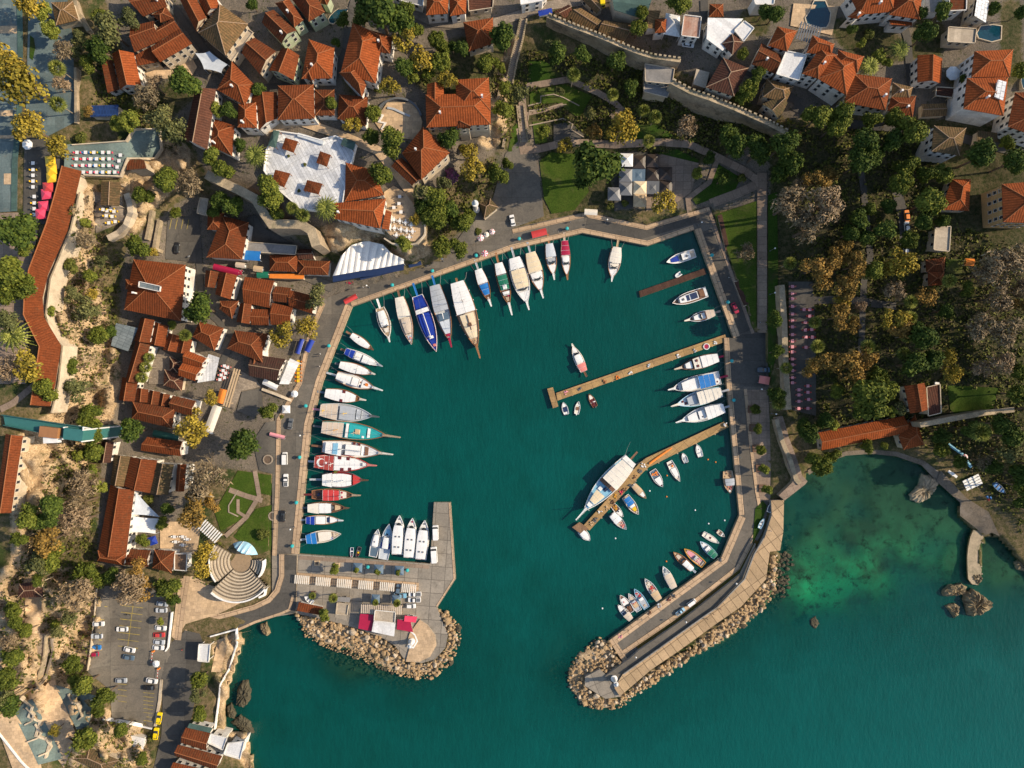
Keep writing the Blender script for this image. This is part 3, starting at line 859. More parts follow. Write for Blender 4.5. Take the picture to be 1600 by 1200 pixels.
for q in ("-40,41 33,40 33,52 -40,52", "6,271 22,271 22,288 6,288", "-40,175 20,172 20,181 -40,184", "-40,212 33,211 33,216 -40,217"): sheet('plaza_paving', q, 'sand_terrace', dz=.36)
ribbon('plaza_edge', "34,-40 36,60 36,150 33,200 27,255 26,330", 0, 9, 'green_roof', dz=.5)
sheet('lawn', "47,55 53,60 55,75 51,94 46,90", 'lawn_painted_shade', dz=.4)
sheet('plaza_paving', "46,-40 100,-40 114,60 118,190 100,200 70,215 40,180", 'plaza_teal', dz=.25)
sheet('plaza_paving', "38,215 90,215 112,262 98,300 80,350 36,350", 'asphalt_dark', dz=.26)
sheet('plaza_paving', "-60,335 28,332 60,350 50,420 40,600 -60,600", 'park_paving', dz=.24)
ribbon('path', "0,640 20,630 50,605 55,600", -5, 5, 'park_paving', dz=.4)
sheet('terrace', "102,226 195,219 208,201 247,200 251,232 241,246 197,246 186,275 130,272 100,260", 'terrace_teal', dz=2.2, sp=30)
sheet('terrace', "600,300 615,290 632,300 640,310 662,345 664,360 650,377 625,375 605,362", 'sand_terrace', z=17.2)
slab('terrace', "605,352 612,342 640,335 655,345 664,356 660,368 648,377 628,377 612,370 605,362", 'sand_terrace', 'city_stone', 17.15, 4)
sheet('terrace', "416,234 432,204 466,209 500,218 524,212 556,226 550,250 540,285 533,332 470,326 430,292 412,266", 'terrace_white', z=21.2, ang=.5)
slab('terrace', "416,234 432,204 466,209 500,218 524,212 556,226 550,250 540,285 533,332 470,326 430,292 412,266", 'terrace_white', 'render_white', 21.15, 12, ang=.5)
ribbon('lane', "400,205 440,195 470,190 530,210 590,235 620,270 640,300 640,330", -7, 7, 'sand_terrace', dz=.5)
sheet('courtyard', "585,190 605,160 650,160 660,190 655,220 625,215 600,212", 'sand_terrace', dz=.4)
sheet('courtyard', "1012,242 1030,240 1092,255 1080,300 1060,315 1030,320 1010,330", 'park_paving', dz=.35)
sheet('courtyard', "865,195 890,190 912,210 905,222 865,222", 'asphalt_dark', dz=.35)
sheet('cafe_floor', "960,238 1012,238 1012,318 960,330", 'asphalt_dark', dz=.3)
sheet('courtyard', "1232,440 1270,440 1275,530 1275,650 1236,640", 'asphalt_dark', dz=.3)
sheet('courtyard', "378,612 408,606 412,642 396,652 370,642", 'asphalt_dark', dz=.4)
sheet('courtyard', "377,580 400,592 408,604 377,611 366,640 357,636", 'town_cobbles', dz=.42)
sheet('courtyard', "358,415 378,420 374,436 356,436", 'asphalt_dark', dz=.4)
sheet('courtyard', "386,340 400,335 412,356 462,383 384,392", 'asphalt_dark', dz=.4)
sheet('terrace', "308,598 326,553 343,559 335,594", 'terrace_white', dz=2.0)
sheet('courtyard', "250,545 275,560 262,600 232,600 235,570", 'town_cobbles', dz=.5)
sheet('courtyard', "145,300 190,300 195,345 150,365", 'town_cobbles', dz=.4)
sheet('courtyard', "225,115 300,90 308,105 300,118 240,125", 'sand_terrace', dz=.5)
sheet('poolside', "1240,5 1310,10 1300,55 1235,40", 'sand_terrace', dz=.35)
sheet('garden_path', "38,905 68,905 62,990 40,990", 'sand_terrace', dz=.6)
sheet('forecourt', "370,990 395,985 372,990 340,1000 330,1050 345,1050 355,1010", 'sand_terrace', dz=.3)
sheet('footpath', "-10,1120 20,1110 60,1170 70,1230 30,1230", 'sand_terrace', dz=.5)
sheet('footpath', "40,1085 85,1060 120,1150 100,1200 85,1180", 'sand_terrace', dz=.45)
sheet('terrace', "85,1070 150,1087 138,1136 120,1140", 'terrace_teal', dz=.5)
sheet('terrace', "20,1112 50,1090 100,1185 60,1195", 'terrace_teal', dz=.55)
sheet('beach', "1262,735 1290,716 1322,705 1360,702 1402,706 1444,720 1472,740 1464,752 1440,727 1400,713 1360,709 1322,712 1293,722 1264,742", 'shore_soil', dz=.06, sp=6)
sheet('path', "1470,735 1510,778 1545,800 1562,838 1550,832 1536,838 1526,826 1500,806 1500,785 1463,752", 'shore_soil', dz=.3)
# jetties standing in the harbour basin
def wharf(name, label, poly, top, z, cat='pier', ang=0.0):
    if isinstance(poly, str): poly = pts(poly)
    c = (sum(p[0] for p in poly)/len(poly), sum(p[1] for p in poly)/len(poly))
    o = empty(name, w(c[0], c[1], 0)); off = w(c[0], c[1], 0)
    slab('deck', poly, top, 'jetty_stone', z, z-.7, None, ang, o, off)
    mb = MB()
    n = len(poly)
    for i in range(n):
        a, b = poly[i], poly[(i+1) % n]
        m = max(1, int(math.dist(a, b)/34))
        for k in range(m):
            mb = MB()
            q = (a[0]+(b[0]-a[0])*(k+.5)/m, a[1]+(b[1]-a[1])*(k+.5)/m)
            q = (q[0]+(c[0]-q[0])*.06, q[1]+(c[1]-q[1])*.06)
            x, y, _ = w(q[0], q[1], 0)
            mb.lathe([(.3, -5), (.3, z-.7)], x, y, 8)
            mb.build('pile', 'wall_plinth', o, off)
    return tag(o, label, cat)
wharf('stone_pier', 'narrow weathered stone pier with a crosswise head, between moored white yachts', "1133,522.5 1136,533 871,626 869,614", 'jetty_stone', 1.2, ang=.33)
wharf('pier_head', 'short crosswise stone block at the tip of the narrow stone pier', "855,607.5 864,605 872.5,635 864,638", 'jetty_stone', 1.35)
wharf('stone_pier', 'bent stone pier heaped with nets beside the big blue-decked boat', "1131,659 1139,667 1014,730 1006,737 921,829 911,822 999,724 1009,716", 'jetty_stone', 1.2, ang=.75)
wharf('pier_head', 'square timber landing at the tip of the bent stone pier', "894,824 905,816 920,826 909,835", 'deck_timber', 1.3)
wharf('pontoon', 'dark brown wooden pontoon between two motor yachts', "998.5,455 1101,419 1104,428 1000.5,464.5", 'jetty_wood', .7, 'pontoon', .33)
wharf('sea_wall', 'curved stone jetty reaching out from the little cove beach', JET, 'city_stone_top', 1.5)

# ================================================================ BUILDINGS
_win = MB()
_win.box(0, .02, 0, 1.25, .10, 1.75, mi=0)
_win.box(0, -.06, .12, 1.0, .10, 1.5, mi=1)
_win.box(0, -.10, -.06, 1.4, .22, .08, mi=0)
WINDOW = _win.mesh('window', ['window_frame', 'window_glass'])
ROOFS = dict(r1='roof_bright', r2='roof_brown', r3='roof_dark', r4='roof_mossy', w='white_roof', g='grey_roof', c='cream_roof', u='rust_roof', n='green_roof', s='solar_blue', q='solar_white', l='glass_roof', t='deck_timber')
WALLS = dict(w='wall_white', c='wall_cream', o='wall_ochre', g='wall_green', s='city_stone')

def slope(mb, q, mi=0):
    """one roof plane with uv along the eave (q[0]->q[1]) and up the slope"""
    a, b = Vector(q[0]), Vector(q[1])
    u = (b-a)
    if u.length < 1e-4: return
    u.normalize()
    nrm = u.cross(Vector(q[2])-a)
    v = nrm.cross(u); v.normalize()
    uv = [((Vector(p)-a).dot(u), (Vector(p)-a).dot(v)) for p in q]
    q = [tuple(p) for p in q]
    if nrm.z < 0:
        q = q[::-1]; uv = uv[::-1]
    mb.face(q, mi, uv)

def house(label, wall, eave, wings, cat='house', name='house', chim=0, win=True, group=None, posts=False):
    """wings: (kind, roof, pitch, [4 eave corners in px], dz). One Empty; each wing's walls, roof and ridge are parts of their own"""
    allp = [p for wg in wings for p in wg[3]]
    cxp = sum(p[0] for p in allp)/len(allp); cyp = sum(p[1] for p in allp)/len(allp)
    g0 = gz(cxp, cyp)
    base = w(cxp, cyp, g0)
    root = empty(name, base)
    tag(root, label, cat, group)
    nwin = 0
    zlist = [gz(*p) for p in allp]
    zmin = min(zlist)
    for wi, (kind, rm, pitch, cor, dz) in enumerate(wings):
        ze = g0+eave+dz+.03*wi
        C = [Vector(w(x, y, ze)) for x, y in cor]
        ar = sum(C[i].x*C[(i+1) % 4].y-C[(i+1) % 4].x*C[i].y for i in range(4))
        if ar < 0: C = C[::-1]
        e = [(C[(i+1) % 4]-C[i]).length for i in range(4)]
        if (e[0]+e[2] > e[1]+e[3]) != (kind.isupper()):
            C = C[1:]+C[:1]          # now edges 0 and 2 are the short (ridge-end) sides
            e = e[1:]+e[:1]
        k = kind.lower()
        mA, mB = (C[0]+C[1])/2, (C[2]+C[3])/2
        rb = MB(); ridge = []; gab = []
        up = Vector((0, 0, pitch))
        if k == 'h' or k == 'p':
            Ls = (mB-mA).length
            t = min(.5, .5*min(e[0], e[2])/Ls) if k == 'h' else .5
            R0 = mA+(mB-mA)*t+up; R1 = mB+(mA-mB)*t+up
            if (R1-R0).length < .4:
                R0 = R1 = (R0+R1)/2
                for i in range(4): slope(rb, [C[i], C[(i+1) % 4], R0])
                ridge = [(C[i], R0) for i in range(4)]
            else:
                slope(rb, [C[0], C[1], R0]); slope(rb, [C[2], C[3], R1])
                slope(rb, [C[1], C[2], R1, R0]); slope(rb, [C[3], C[0], R0, R1])
                ridge = [(C[0], R0), (C[1], R0), (C[2], R1), (C[3], R1), (R0, R1)]
        elif k == 'g':
            R0, R1 = mA+up, mB+up
            slope(rb, [C[1], C[2], R1, R0]); slope(rb, [C[3], C[0], R0, R1])
            ridge = [(R0, R1)]
            gab = [(C[0], C[1], R0), (C[2], C[3], R1)]
        elif k == 's':               # single slope, high on the side nearer edge 3-0
            slope(rb, [C[1], C[2], C[3]+up, C[0]+up])
            gab = [(C[0], C[1], C[0]+up), (C[2], C[3], C[3]+up)]
        else:                        # flat, behind a low parapet
            slope(rb, C)
        for i in range(4):           # fascia under the eaves
            a, b = C[i], C[(i+1) % 4]
            d = Vector((0, 0, -.22))
            rb.face([a, b, b+d, a+d], 0, [(0, 0), (1, 0), (1, .2), (0, .2)])
        rb.build('roof', ROOFS.get(rm, rm), root, base)
        if ridge and rm in ('r1', 'r2', 'r3', 'r4'):
            tb = MB()
            for a, b in ridge:
                tb.tube([a+Vector((0, 0, .02)), b+Vector((0, 0, .02))], .15, 5)
            tb.build('ridge_cap', 'ridge_tile' if rm in ('r1', 'r2') else 'ridge_pale', root, base)
        if k == 'f':
            tb = MB()
            for i in range(4):
                a, b = C[i], C[(i+1) % 4]
                m = (a+b)/2; L = (b-a).length
                tb.box(m.x, m.y, ze-.02, L+.25, .25, .45, math.atan2(b.y-a.y, b.x-a.x))
            tb.build('parapet', WALLS.get(wall, wall), root, base)
        cen = (C[0]+C[1]+C[2]+C[3])/4
        ins = .45+.04*wi
        I = []
        for p in C:
            d = (cen-p); d.z = 0
            I.append(p+d.normalized()*ins*1.3)
        zb = zmin-1.0
        if posts:
            tb = MB()
            for p in I:
                tb.box(p.x, p.y, zb+.5, .22, .22, ze-zb-.5)
            tb.build('post', WALLS.get(wall, wall), root, base)
            continue
        wbm = MB()
        lo = [(p.x, p.y, zb) for p in I]; hi = [(p.x, p.y, ze-.05) for p in I]
        for i in range(4):
            j = (i+1) % 4
            L = (I[j]-I[i]).length
            wbm.face([lo[i], lo[j], hi[j], hi[i]], 0)
        for a, b, c in gab:
            q = []
            for p in (a, b, c):
                d = cen-Vector(p); d.z = 0
                q.append(Vector(p)+d.normalized()*ins+Vector((0, 0, -.12)))
            wbm.face(q, 0)
        wbm.build('wall', WALLS.get(wall, wall), root, base)
        if win:
            for i in range(4):
                j = (i+1) % 4
                a, b = I[i], I[j]
                d = (b-a); L = d.length; d.normalize()
                n = Vector((d.y, -d.x, 0))
                m = (a+b)/2
                if n.dot(Vector((-m.x, -m.y, 0)).normalized()) < .25: continue
                gl = g0
                h = ze-gl
                if h < 2.6: continue
                st = min(4, int((h+.3)/2.9)); nc = int(L/2.7)
                for s in range(st):
                    for c in range(nc):
                        if nwin >= 26: break
                        t = (c+.5)/nc
                        q = a+d*(L*t)
                        z = ze-2.25-s*2.9
                        o = bpy.data.objects.new('window', WINDOW); COL.objects.link(o)
                        o.parent = root
                        o.location = (q.x-base[0]+n.x*.03, q.y-base[1]+n.y*.03, z-base[2])
                        o.rotation_euler[2] = math.atan2(d.y, d.x)
                        nwin += 1
        if k in 'gh' and wi < chim and RND.random() < .6:
            tb = MB(); f_ = RND.uniform(.12, .88); q = (C[1]+(C[2]-C[1])*f_)*.35+(C[0]+(C[3]-C[0])*f_)*.65
            for s in range(1):
                zc = ze+pitch*.3
                tb.box(q.x, q.y, zc-.5, .55, .5, pitch*.6+1.4)
                tb.box(q.x, q.y, zc+pitch*.6+.9, .7, .65, .15)
            tb.build('chimney', 'render_white', root, base)
    LANDMARKS.append((None, cxp, cyp))
    LANDMARKS.pop()
    return root

def parse_houses(txt):
    ox = oy = 0
    for line in txt.strip().splitlines():
        line = line.strip()
        if not line: continue
        if line[0] == '@':
            ox, oy = [float(q) for q in line[1:].split(',')]
            continue
        f = line.split('|')
        head = f[1].split(',')
        wings = []
        for ws_ in f[2:]:
            k, rm, pi, *c = ws_.split(',')
            dz = 0.0
            if len(k) > 1: dz = float(k[1:]); k = k[0]
            c = [float(q) for q in c]
            wings.append((k, rm, float(pi), [(ox+c[i]/4, oy+c[i+1]/4) for i in range(0, 8, 2)], dz))
        cat = head[2] if len(head) > 2 and head[2] else 'house'
        opt = head[3] if len(head) > 3 else ''
        nm = {'house': 'house', 'hotel': 'hotel', 'restaurant': 'restaurant_building', 'shed': 'shed', 'kiosk': 'kiosk', 'pavilion': 'pavilion', 'mosque': 'mosque', 'arcade': 'arcade_building', 'shop': 'shop_building', 'solar array': 'solar_array', 'canopy': 'canopy_shelter', 'greenhouse': 'greenhouse', 'guardhouse': 'guardhouse', 'tower': 'tower'}.get(cat, 'house')
        house(f[0], head[0], float(head[1]), wings, cat, nm, chim=2 if 'c' in opt else 0, win='n' not in opt, posts='p' in opt)

parse_houses("""
@0,0
brown tent-roofed pavilion beside the upper plaza and its stone wall|c,4,pavilion,n|h,r4,1.5,320,15,455,8,490,125,350,158
red-brown gabled house cut by the top edge beside the dark pyramid-roofed mansion|c,6,house,c|g,r2,2.2,765,-40,1040,-40,1045,38,895,103
large red-brown roof complex of stepped gables beside the shaded lane|c,6,house|g,r2,2,815,165,960,130,1010,250,840,325|g-.6,r2,1.6,965,185,1085,115,1125,180,1000,250|g.3,r2,2.2,940,295,1125,180,1200,272,1000,388|s-1.5,r2,1,845,345,935,295,995,395,870,420|h-1,r2,1.2,948,92,1035,40,1085,115,1005,140
bright orange gable house with white wall above the sandy courtyard|w,6,house,c|g,r1,2.4,700,335,835,330,882,535,750,560|s-2,r2,.8,640,385,700,375,745,560,680,585
dark pyramid-roofed mansion with a crenellated pale balcony|c,8,house|h,r4,4.5,1240,205,1375,25,1550,150,1410,345|f-3,c,0,1415,350,1545,180,1585,205,1450,385
long narrow red-brown roof lining the dark lane at the top edge|c,6,house|g,r2,2,1105,-40,1210,-40,1290,110,1225,195
small orange roof tucked behind the dark pyramid-roofed mansion|w,6,house|g,r1,1.8,1215,-40,1345,-40,1372,50,1292,92
twin hip-roofed red house with white chimneys below the grey sail awning|w,7,house,c|h,r1,2.4,1355,560,1450,385,1590,530,1530,660|h-.5,r1,2,1490,650,1600,640,1605,800,1485,795
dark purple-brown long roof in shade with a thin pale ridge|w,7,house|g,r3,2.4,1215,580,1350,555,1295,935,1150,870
small red hip roof over a white wall beside the green-yellow tree|w,6,house,c|h,r2,2.4,1320,735,1465,785,1450,975,1290,900
blue solar panels over a low shed among garden trees|c,3,solar array,n|s,s,.6,570,660,740,655,745,730,570,735
thatched brown awning roof over the little cliff yard|c,3,pavilion,np|g,r4,.8,632,1136,752,1140,744,1290,628,1282
cream flat-roofed box at the end of the bazaar car park wall|c,4.5,shed,n|f,c,0,1252,1236,1304,1244,1288,1348,1232,1332
grey flat roof deck with furniture under the castle wall|c,4,shop,n|f,g,0,1536,1512,1856,1536,1848,1592,1532,1572
little brown roof shed tucked under the teal terrace edge|c,2.4,shed,n|s,r2,.5,800,995,900,1000,920,1055,795,1065
@400,0
brown gabled house left of the green-walled twin by the shaded lane|c,6,house|g,r2,2,-90,330,-10,235,125,320,25,465
large brown hip roof with pale yellow walls near the small blue pool|g,6,house,c|g,r2,2.2,35,140,110,60,255,190,160,272|h.3,r2,2.2,120,20,205,-10,295,125,240,170|h,r2,2.4,205,-30,370,-40,430,75,330,135
small red roof corner at the top edge above the blue pool|g,5,house|h,r2,1.6,385,-30,470,-25,445,30,400,20
brown gable house with pale green walls on the shaded lane|g,6.5,house,c|g,r2,2.6,80,440,160,300,270,345,235,500
red hip roof with three white chimneys and white blue-shuttered walls|w,7,house,c|h,r1,2.6,330,245,490,300,475,490,285,492|g-.4,r1,1.4,300,470,345,380,365,505,350,515
long red-roofed mansion with stepped wings beside the tree-lined lane|w,8,house,c|h,r1,3,605,140,790,225,748,522,530,450|h-.2,r1,2,690,180,855,230,838,335,765,325|h-.5,r1,2.4,520,455,640,425,688,532,662,605
broad orange-striped hip roof with a row of white walls below|w,6.5,house,c|h,r1,2.6,138,535,360,527,366,740,135,750
plain maroon roof wedged between two striped orange hip roofs|w,4.5,house|h,r2,1,368,560,490,560,490,722,370,722
red hip roof of two planes beside the round stone terrace|w,5,house|h,r2,2.4,520,590,700,605,685,790,510,742
shaded red-brown roof edge above the white roof terrace|w,5,house|g,r2,1.8,-30,600,130,575,130,742,20,815
great red hip roof with two projecting wings on the cliff edge|c,7,house,c|h,r1,3,1060,592,1465,580,1467,778,1065,797|h.2,r1,3,1243,498,1455,485,1466,690,1262,690|g-.3,r1,1.4,1070,525,1172,520,1176,640,1066,645|g-.3,r1,1.4,1255,800,1300,728,1345,790,1340,802
pyramid-roofed restaurant with a pale sunlit terrace on the cliff|c,6,restaurant,c|h,r1,4.5,1045,790,1210,955,1035,1122,912,958|g-2,r2,1.2,845,1038,910,985,1042,1115,975,1160
red-striped white house with two hip roofs at the top edge|w,7,house|h,r1,2,1070,-40,1205,-20,1198,85,1062,95|h,r1,2,1208,-20,1315,-15,1312,85,1213,100
flat-roofed cream building with a row of arches at the top edge|c,4,house|f,r3,0,1325,-40,1485,-40,1480,50,1330,72
square red hip roof among dark trees below the upper street|c,4.5,house|h,r1,2.6,1295,140,1480,110,1490,268,1330,322
long grey-white flat building at the top edge beside the upper street|w,5,house|f,g,0,840,-30,1050,-25,1040,40,905,5
@800,0
mossy tan-roofed row backing onto the crenellated city wall|c,4,house|g,r4,1.5,335,95,430,50,560,130,500,205|g.2,r4,1.6,535,195,575,128,765,150,702,258|g-.3,r4,1.2,420,-20,520,-10,575,55,530,85|g,r3,1.4,258,75,355,28,382,82,330,112
dark green sheet roof under the top edge behind the mossy row|c,5,house,n|g,n,1,612,-30,880,-25,832,122,640,62
small orange-roofed house beside the white tent in the upper street|w,4,house|h,r1,1.4,895,120,965,118,960,202,893,206|s-.5,r4,.6,850,70,930,65,900,180,845,180
white canvas tent roof in the upper street|w,3.2,canopy,np|p,w,2.2,962,80,1050,100,1052,232,945,212
narrow white building with a rust-stained flat roof beside a white car|w,6,house|f,u,0,1075,95,1182,108,1168,238,1058,225
white metal-roofed building with a brown-roofed corner and white walls|w,7,house|s,w,.8,1220,118,1445,116,1318,318,1212,250|h.4,r3,1.6,1312,272,1375,210,1446,264,1378,342|f.3,w,0,1388,192,1450,132,1512,178,1446,262
small rust-red roof between green trees at the top edge|c,4,house|h,r2,1.2,1235,25,1320,25,1322,105,1232,106
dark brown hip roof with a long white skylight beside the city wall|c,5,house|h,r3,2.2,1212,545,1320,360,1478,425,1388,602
small pale lean-to with a white skylight beside the city wall|c,3,shed,n|s,c,.6,1150,435,1235,452,1210,552,1130,530
concrete guardhouse with a railed terrace built against the city wall|c,5,guardhouse|f,g,0,830,400,1015,430,1000,528,832,510|f-2.5,g,0,828,515,1000,532,970,610,822,575
white building corner cut by the top edge beside the upper street|w,6,house|f,w,0,50,-40,230,-40,200,4,55,32
white flat-roofed block at the top edge beside dark conifers|w,6,house|f,w,0,1505,-20,1640,-20,1635,30,1520,30
@1200,0
deep red gable roof with white pipes beside the orange pyramid roof|w,6,house,c|g,r2,2,-102,400,-40,268,85,350,48,462
mossy brown hip roof at the bend of the upper street|c,6,house|h,r4,2,-10,490,160,540,112,640,-30,605|g-.4,r4,1.6,-35,650,72,602,122,645,70,748
orange pyramid roof beside the dark slatted pergola|w,7.5,house|h,r1,2.6,0,285,60,165,182,192,120,322
white hotel with four jumbled red hip roofs and skylights|w,9,hotel,c|h,r1,2.2,240,330,280,220,415,275,395,345|h.2,r1,2.2,213,460,325,300,438,345,315,492|h.1,r1,2.6,312,492,400,340,600,352,490,595|h.3,r1,1.8,440,312,600,352,560,455,430,400
flat white annex joining the orange pyramid roof and the jumbled hotel|w,7,house|f,w,0,112,320,240,345,190,505,50,465
wide orange hip roof over a white two-storey street front|w,7.5,house,c|h,r1,2.8,540,462,775,490,735,690,475,640
small mossy red roof with dormers at the street corner|w,6.5,house,c|h,r4,1.8,780,515,905,545,885,622,772,605|h,r2,1.8,772,608,925,600,905,735,745,690
white mansion with orange wings and a satellite dish at the top edge|w,8,house,c|h,r1,2.6,505,-40,800,-40,790,72,570,92|h-.2,r1,1.6,498,105,570,48,605,85,560,118|h.3,r1,2.6,800,-50,962,-40,950,122,758,92|s-3,r1,.8,758,125,900,128,892,168,758,160
two corrugated grey sheds at the top edge beside the orange mansion|w,3,shed,n|g,g,.8,985,-30,1092,-30,1085,80,980,80
maroon flat roof at the top edge left of the white grid of solar panels|w,6,house|f,r2,0,1130,-40,1240,-40,1236,65,1130,70
white tiled solar roof tilted above a pale villa with a pool|c,7,house|s,q,1.6,1290,-10,1382,5,1362,142,1272,112|f-3,c,0,1125,170,1300,182,1290,272,1118,262
small orange gable house with a white gable end beside the white parasol|w,5.5,house|g,r1,2,935,345,1090,365,1080,522,935,515
tall white hotel with red hip roofs and rows of dark windows|w,11,hotel,c|h,r1,2.4,1292,320,1532,308,1512,480,1272,482|h.3,r1,2.8,1245,488,1502,482,1472,724,1222,680|s2.7,q,.3,1435,500,1492,512,1470,628,1412,606
white hotel corner with a deep red roof cut by the image edge|w,10,hotel|h,r2,2.6,1545,578,1760,570,1760,880,1500,792
low tan shed with a white ridge strip in the hotel courtyard|c,3,shed,n|g,r4,.8,960,650,1110,645,1116,722,960,730
white house with a mossy brown hip roof facing the gardens|w,7.5,house|h,r4,2.2,1038,785,1238,800,1198,972,1022,946
low mossy lean-to beside the white house with the brown hip roof|c,4,shed,n|s,r4,.8,1310,815,1432,830,1430,892,1300,900
dark brown awning roof over the hotel courtyard tables|c,3,canopy,np|f,r3,0,1050,545,1166,552,1150,612,1045,600
orange hip-roofed garden villa in the shade of the park trees|c,5,house|h,r1,2.2,1150,1118,1268,1120,1256,1318,1082,1310
ochre hotel with an orange hip roof at the edge of the park|o,11,hotel|h,r1,3,1462,1150,1700,1130,1700,1395,1470,1388
@1200,300
flat beige roofed house with an outside stair in the park shade|c,4.5,house|f,c,0,1042,225,1140,215,1130,372,1032,362
small red roofs hidden under the bare park trees|c,4,house|h,r2,1.6,985,425,1108,405,1100,500,990,500|h,r2,1.4,1000,500,1100,500,1098,582,1002,586
little orange tent beside a park lawn|c,2.5,canopy,np|g,orange,.8,1232,415,1290,418,1285,462,1230,460
@0,300
broad brown hip-roofed hotel with a long rooftop skylight|w,8,hotel,c|h,r2,4,835,420,1160,455,1130,808,775,735|f4.6,l,0,872,560,1005,590,1000,622,868,594|h-.5,r2,1.4,785,545,865,555,850,615,785,608
dark red roofs of the bazaar beside the small walled car park|w,5,shop|h,r2,1.8,1300,110,1400,130,1385,240,1295,235|h.3,r2,2.2,1390,150,1555,190,1512,422,1290,408
pair of brown roofs with a white gable and crimson awning in the bazaar|w,5,shop|g,r2,1.6,1285,490,1372,500,1340,600,1280,595|g.3,r2,1.8,1372,500,1482,520,1440,672,1345,640
brown curved lean-to roof behind the bazaar tree|w,4,shop|h,r2,1.4,1375,680,1492,680,1450,792,1372,732
small brown gable with a white party wall in the bazaar|w,5,shop|g,r2,1.4,1500,695,1572,700,1560,826,1478,812
long brown roof running down from the solar pergola|w,5,house|g,r2,1.8,880,785,965,800,935,945,840,932|g.2,r2,2,848,935,940,955,862,1195,782,1180
stepped brown roofs behind the palm courtyard|w,5,house|g,r2,1.6,962,808,1050,840,1030,970,930,948|g-.3,r2,1.2,1055,880,1125,900,1100,1002,1018,985|g-.5,r2,1.2,1128,902,1202,925,1180,1012,1105,1005
orange double-strip roof with a sunlit white terrace wall|w,6,restaurant|g,r1,1.4,1165,988,1292,1040,1262,1100,1140,1065|g.2,r1,1.4,1140,1068,1262,1102,1218,1182,1112,1146
low dark brown hip roof closing the palm courtyard|c,3,shed,n|h,r3,1.2,1028,1108,1150,1150,1135,1245,1022,1208|h.2,r3,1,1060,1030,1130,1060,1110,1130,1060,1115
brown gable crossed by a white stripe below the round green tree|w,5,shop|h,r2,1.8,1245,808,1398,850,1340,992,1202,905
brown hip roof facing the lane by the striped awnings|w,5,shop|h,r2,2,1468,865,1640,885,1640,1065,1418,978
grey glass pergola in strips beside the long brown roof|c,3.5,greenhouse,np|s,l,.5,730,820,862,850,800,996,698,960
@400,300
bazaar roofs stepping down to the tree on the quay corner|w,5,shop|g,r2,1.8,-70,530,115,555,85,725,-78,690|g-.2,r2,1.4,120,588,222,600,196,692,104,682|g-.3,r2,1.4,215,612,365,650,352,762,205,712
low twin brown gables under the quay corner tree|w,4.5,shop|g,r2,1.4,100,692,232,722,215,832,90,830|g-.2,r2,1.4,-30,730,92,735,80,835,-30,830
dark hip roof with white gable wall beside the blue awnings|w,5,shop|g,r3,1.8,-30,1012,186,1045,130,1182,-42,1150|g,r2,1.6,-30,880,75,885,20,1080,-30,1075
brown pavilion roof with an orange striped awning on the bazaar street|c,4,shop|h,r2,2,85,395,260,392,255,500,85,492|s-1.6,orange,.5,85,512,300,512,300,545,85,540
long low brown roof below the castle wall beside the white canopy|w,4,shop|h,r2,1.2,262,425,462,432,450,520,265,515|g.3,r3,1.2,260,360,345,355,365,420,265,420
little domed mosque with a tan faceted roof on the square|c,4.5,mosque|h,r4,2.2,1395,70,1465,42,1515,95,1425,168
red hip-roofed restaurant on the cliff edge above the white canopy|w,6,restaurant,c|h,r1,2.6,560,-185,740,-135,800,20,555,60|h.3,r1,3,480,70,812,40,775,228,488,166|s-.5,r1,.8,815,115,848,125,832,238,788,232
white awning hall beside the yellow tables of the west quay|w,3.5,canopy,np|s,w,.5,215,1040,272,1066,205,1202,148,1200
@0,600
brown roofs with four dark light wells above the yellow tree|w,5.5,house|g,r2,2,765,-45,862,-25,840,110,742,100|g-.4,r2,1,858,20,928,34,922,118,846,108|g-.5,r2,1,934,36,1002,50,990,134,916,122|g-.6,r2,1,1004,54,1062,66,1050,140,984,134|g.2,r2,1.8,1080,72,1226,106,1200,205,1062,162|h.4,r2,2,830,110,1092,155,1075,278,822,216
narrow brown roof behind the yellow tree near the square|w,4.5,shop|g,r2,1.6,920,330,1142,360,1132,452,878,416
row of three brown and mossy roofs with a white gable wall|w,6,house|g,r4,1.6,715,440,822,452,778,642,690,622|g.3,r2,2,818,455,982,476,936,682,776,638|g,r4,1.8,978,490,1085,502,1050,692,938,682|g-.8,r2,1,1108,500,1165,502,1150,672,1095,670
dark maroon roof at the cliff foot below the glass lift|w,4,house|g,r3,1.2,640,365,712,360,690,492,620,490
very long brown roof beside the white sail canopy|w,6,restaurant|g,r2,2.4,690,630,840,662,785,1082,610,1062|h.1,r2,2,612,1040,786,1062,770,1135,608,1105
brown restaurant roofs split by a white wall near the amphitheatre|w,4.5,restaurant|g,r2,1.4,796,1030,942,1040,925,1142,778,1132|h,r2,2,965,1035,1092,1045,1072,1182,952,1150|f-1,t,0,1092,1060,1170,1060,1166,1166,1092,1160
long low red roof below the plaza beside the glass lift bridge|c,3.5,arcade|g,r2,1.4,35,310,142,325,68,806,-30,800
@0,900
brown tent roof on the terraced cliff path|c,3,pavilion,np|h,r3,.8,120,48,265,30,266,132,110,136
brown restaurant roofs on the sea cliff beside the coast street|w,4.5,restaurant|g,r2,1.4,1160,948,1312,982,1290,1092,1128,1042|g.2,r2,1.6,1112,1055,1388,1126,1352,1215,1092,1122|g,r2,1.2,1082,1165,1340,1225,1320,1290,1060,1240|s-.6,n,.4,1185,920,1328,952,1315,978,1172,948|f-.5,w,0,1318,985,1420,1010,1395,1085,1300,1040|f,w,0,1425,1042,1530,1030,1502,1142,1400,1112
white square kiosk canopy beside the coast street|w,3.8,kiosk,np|f,w,0,1245,425,1316,425,1306,536,1237,530
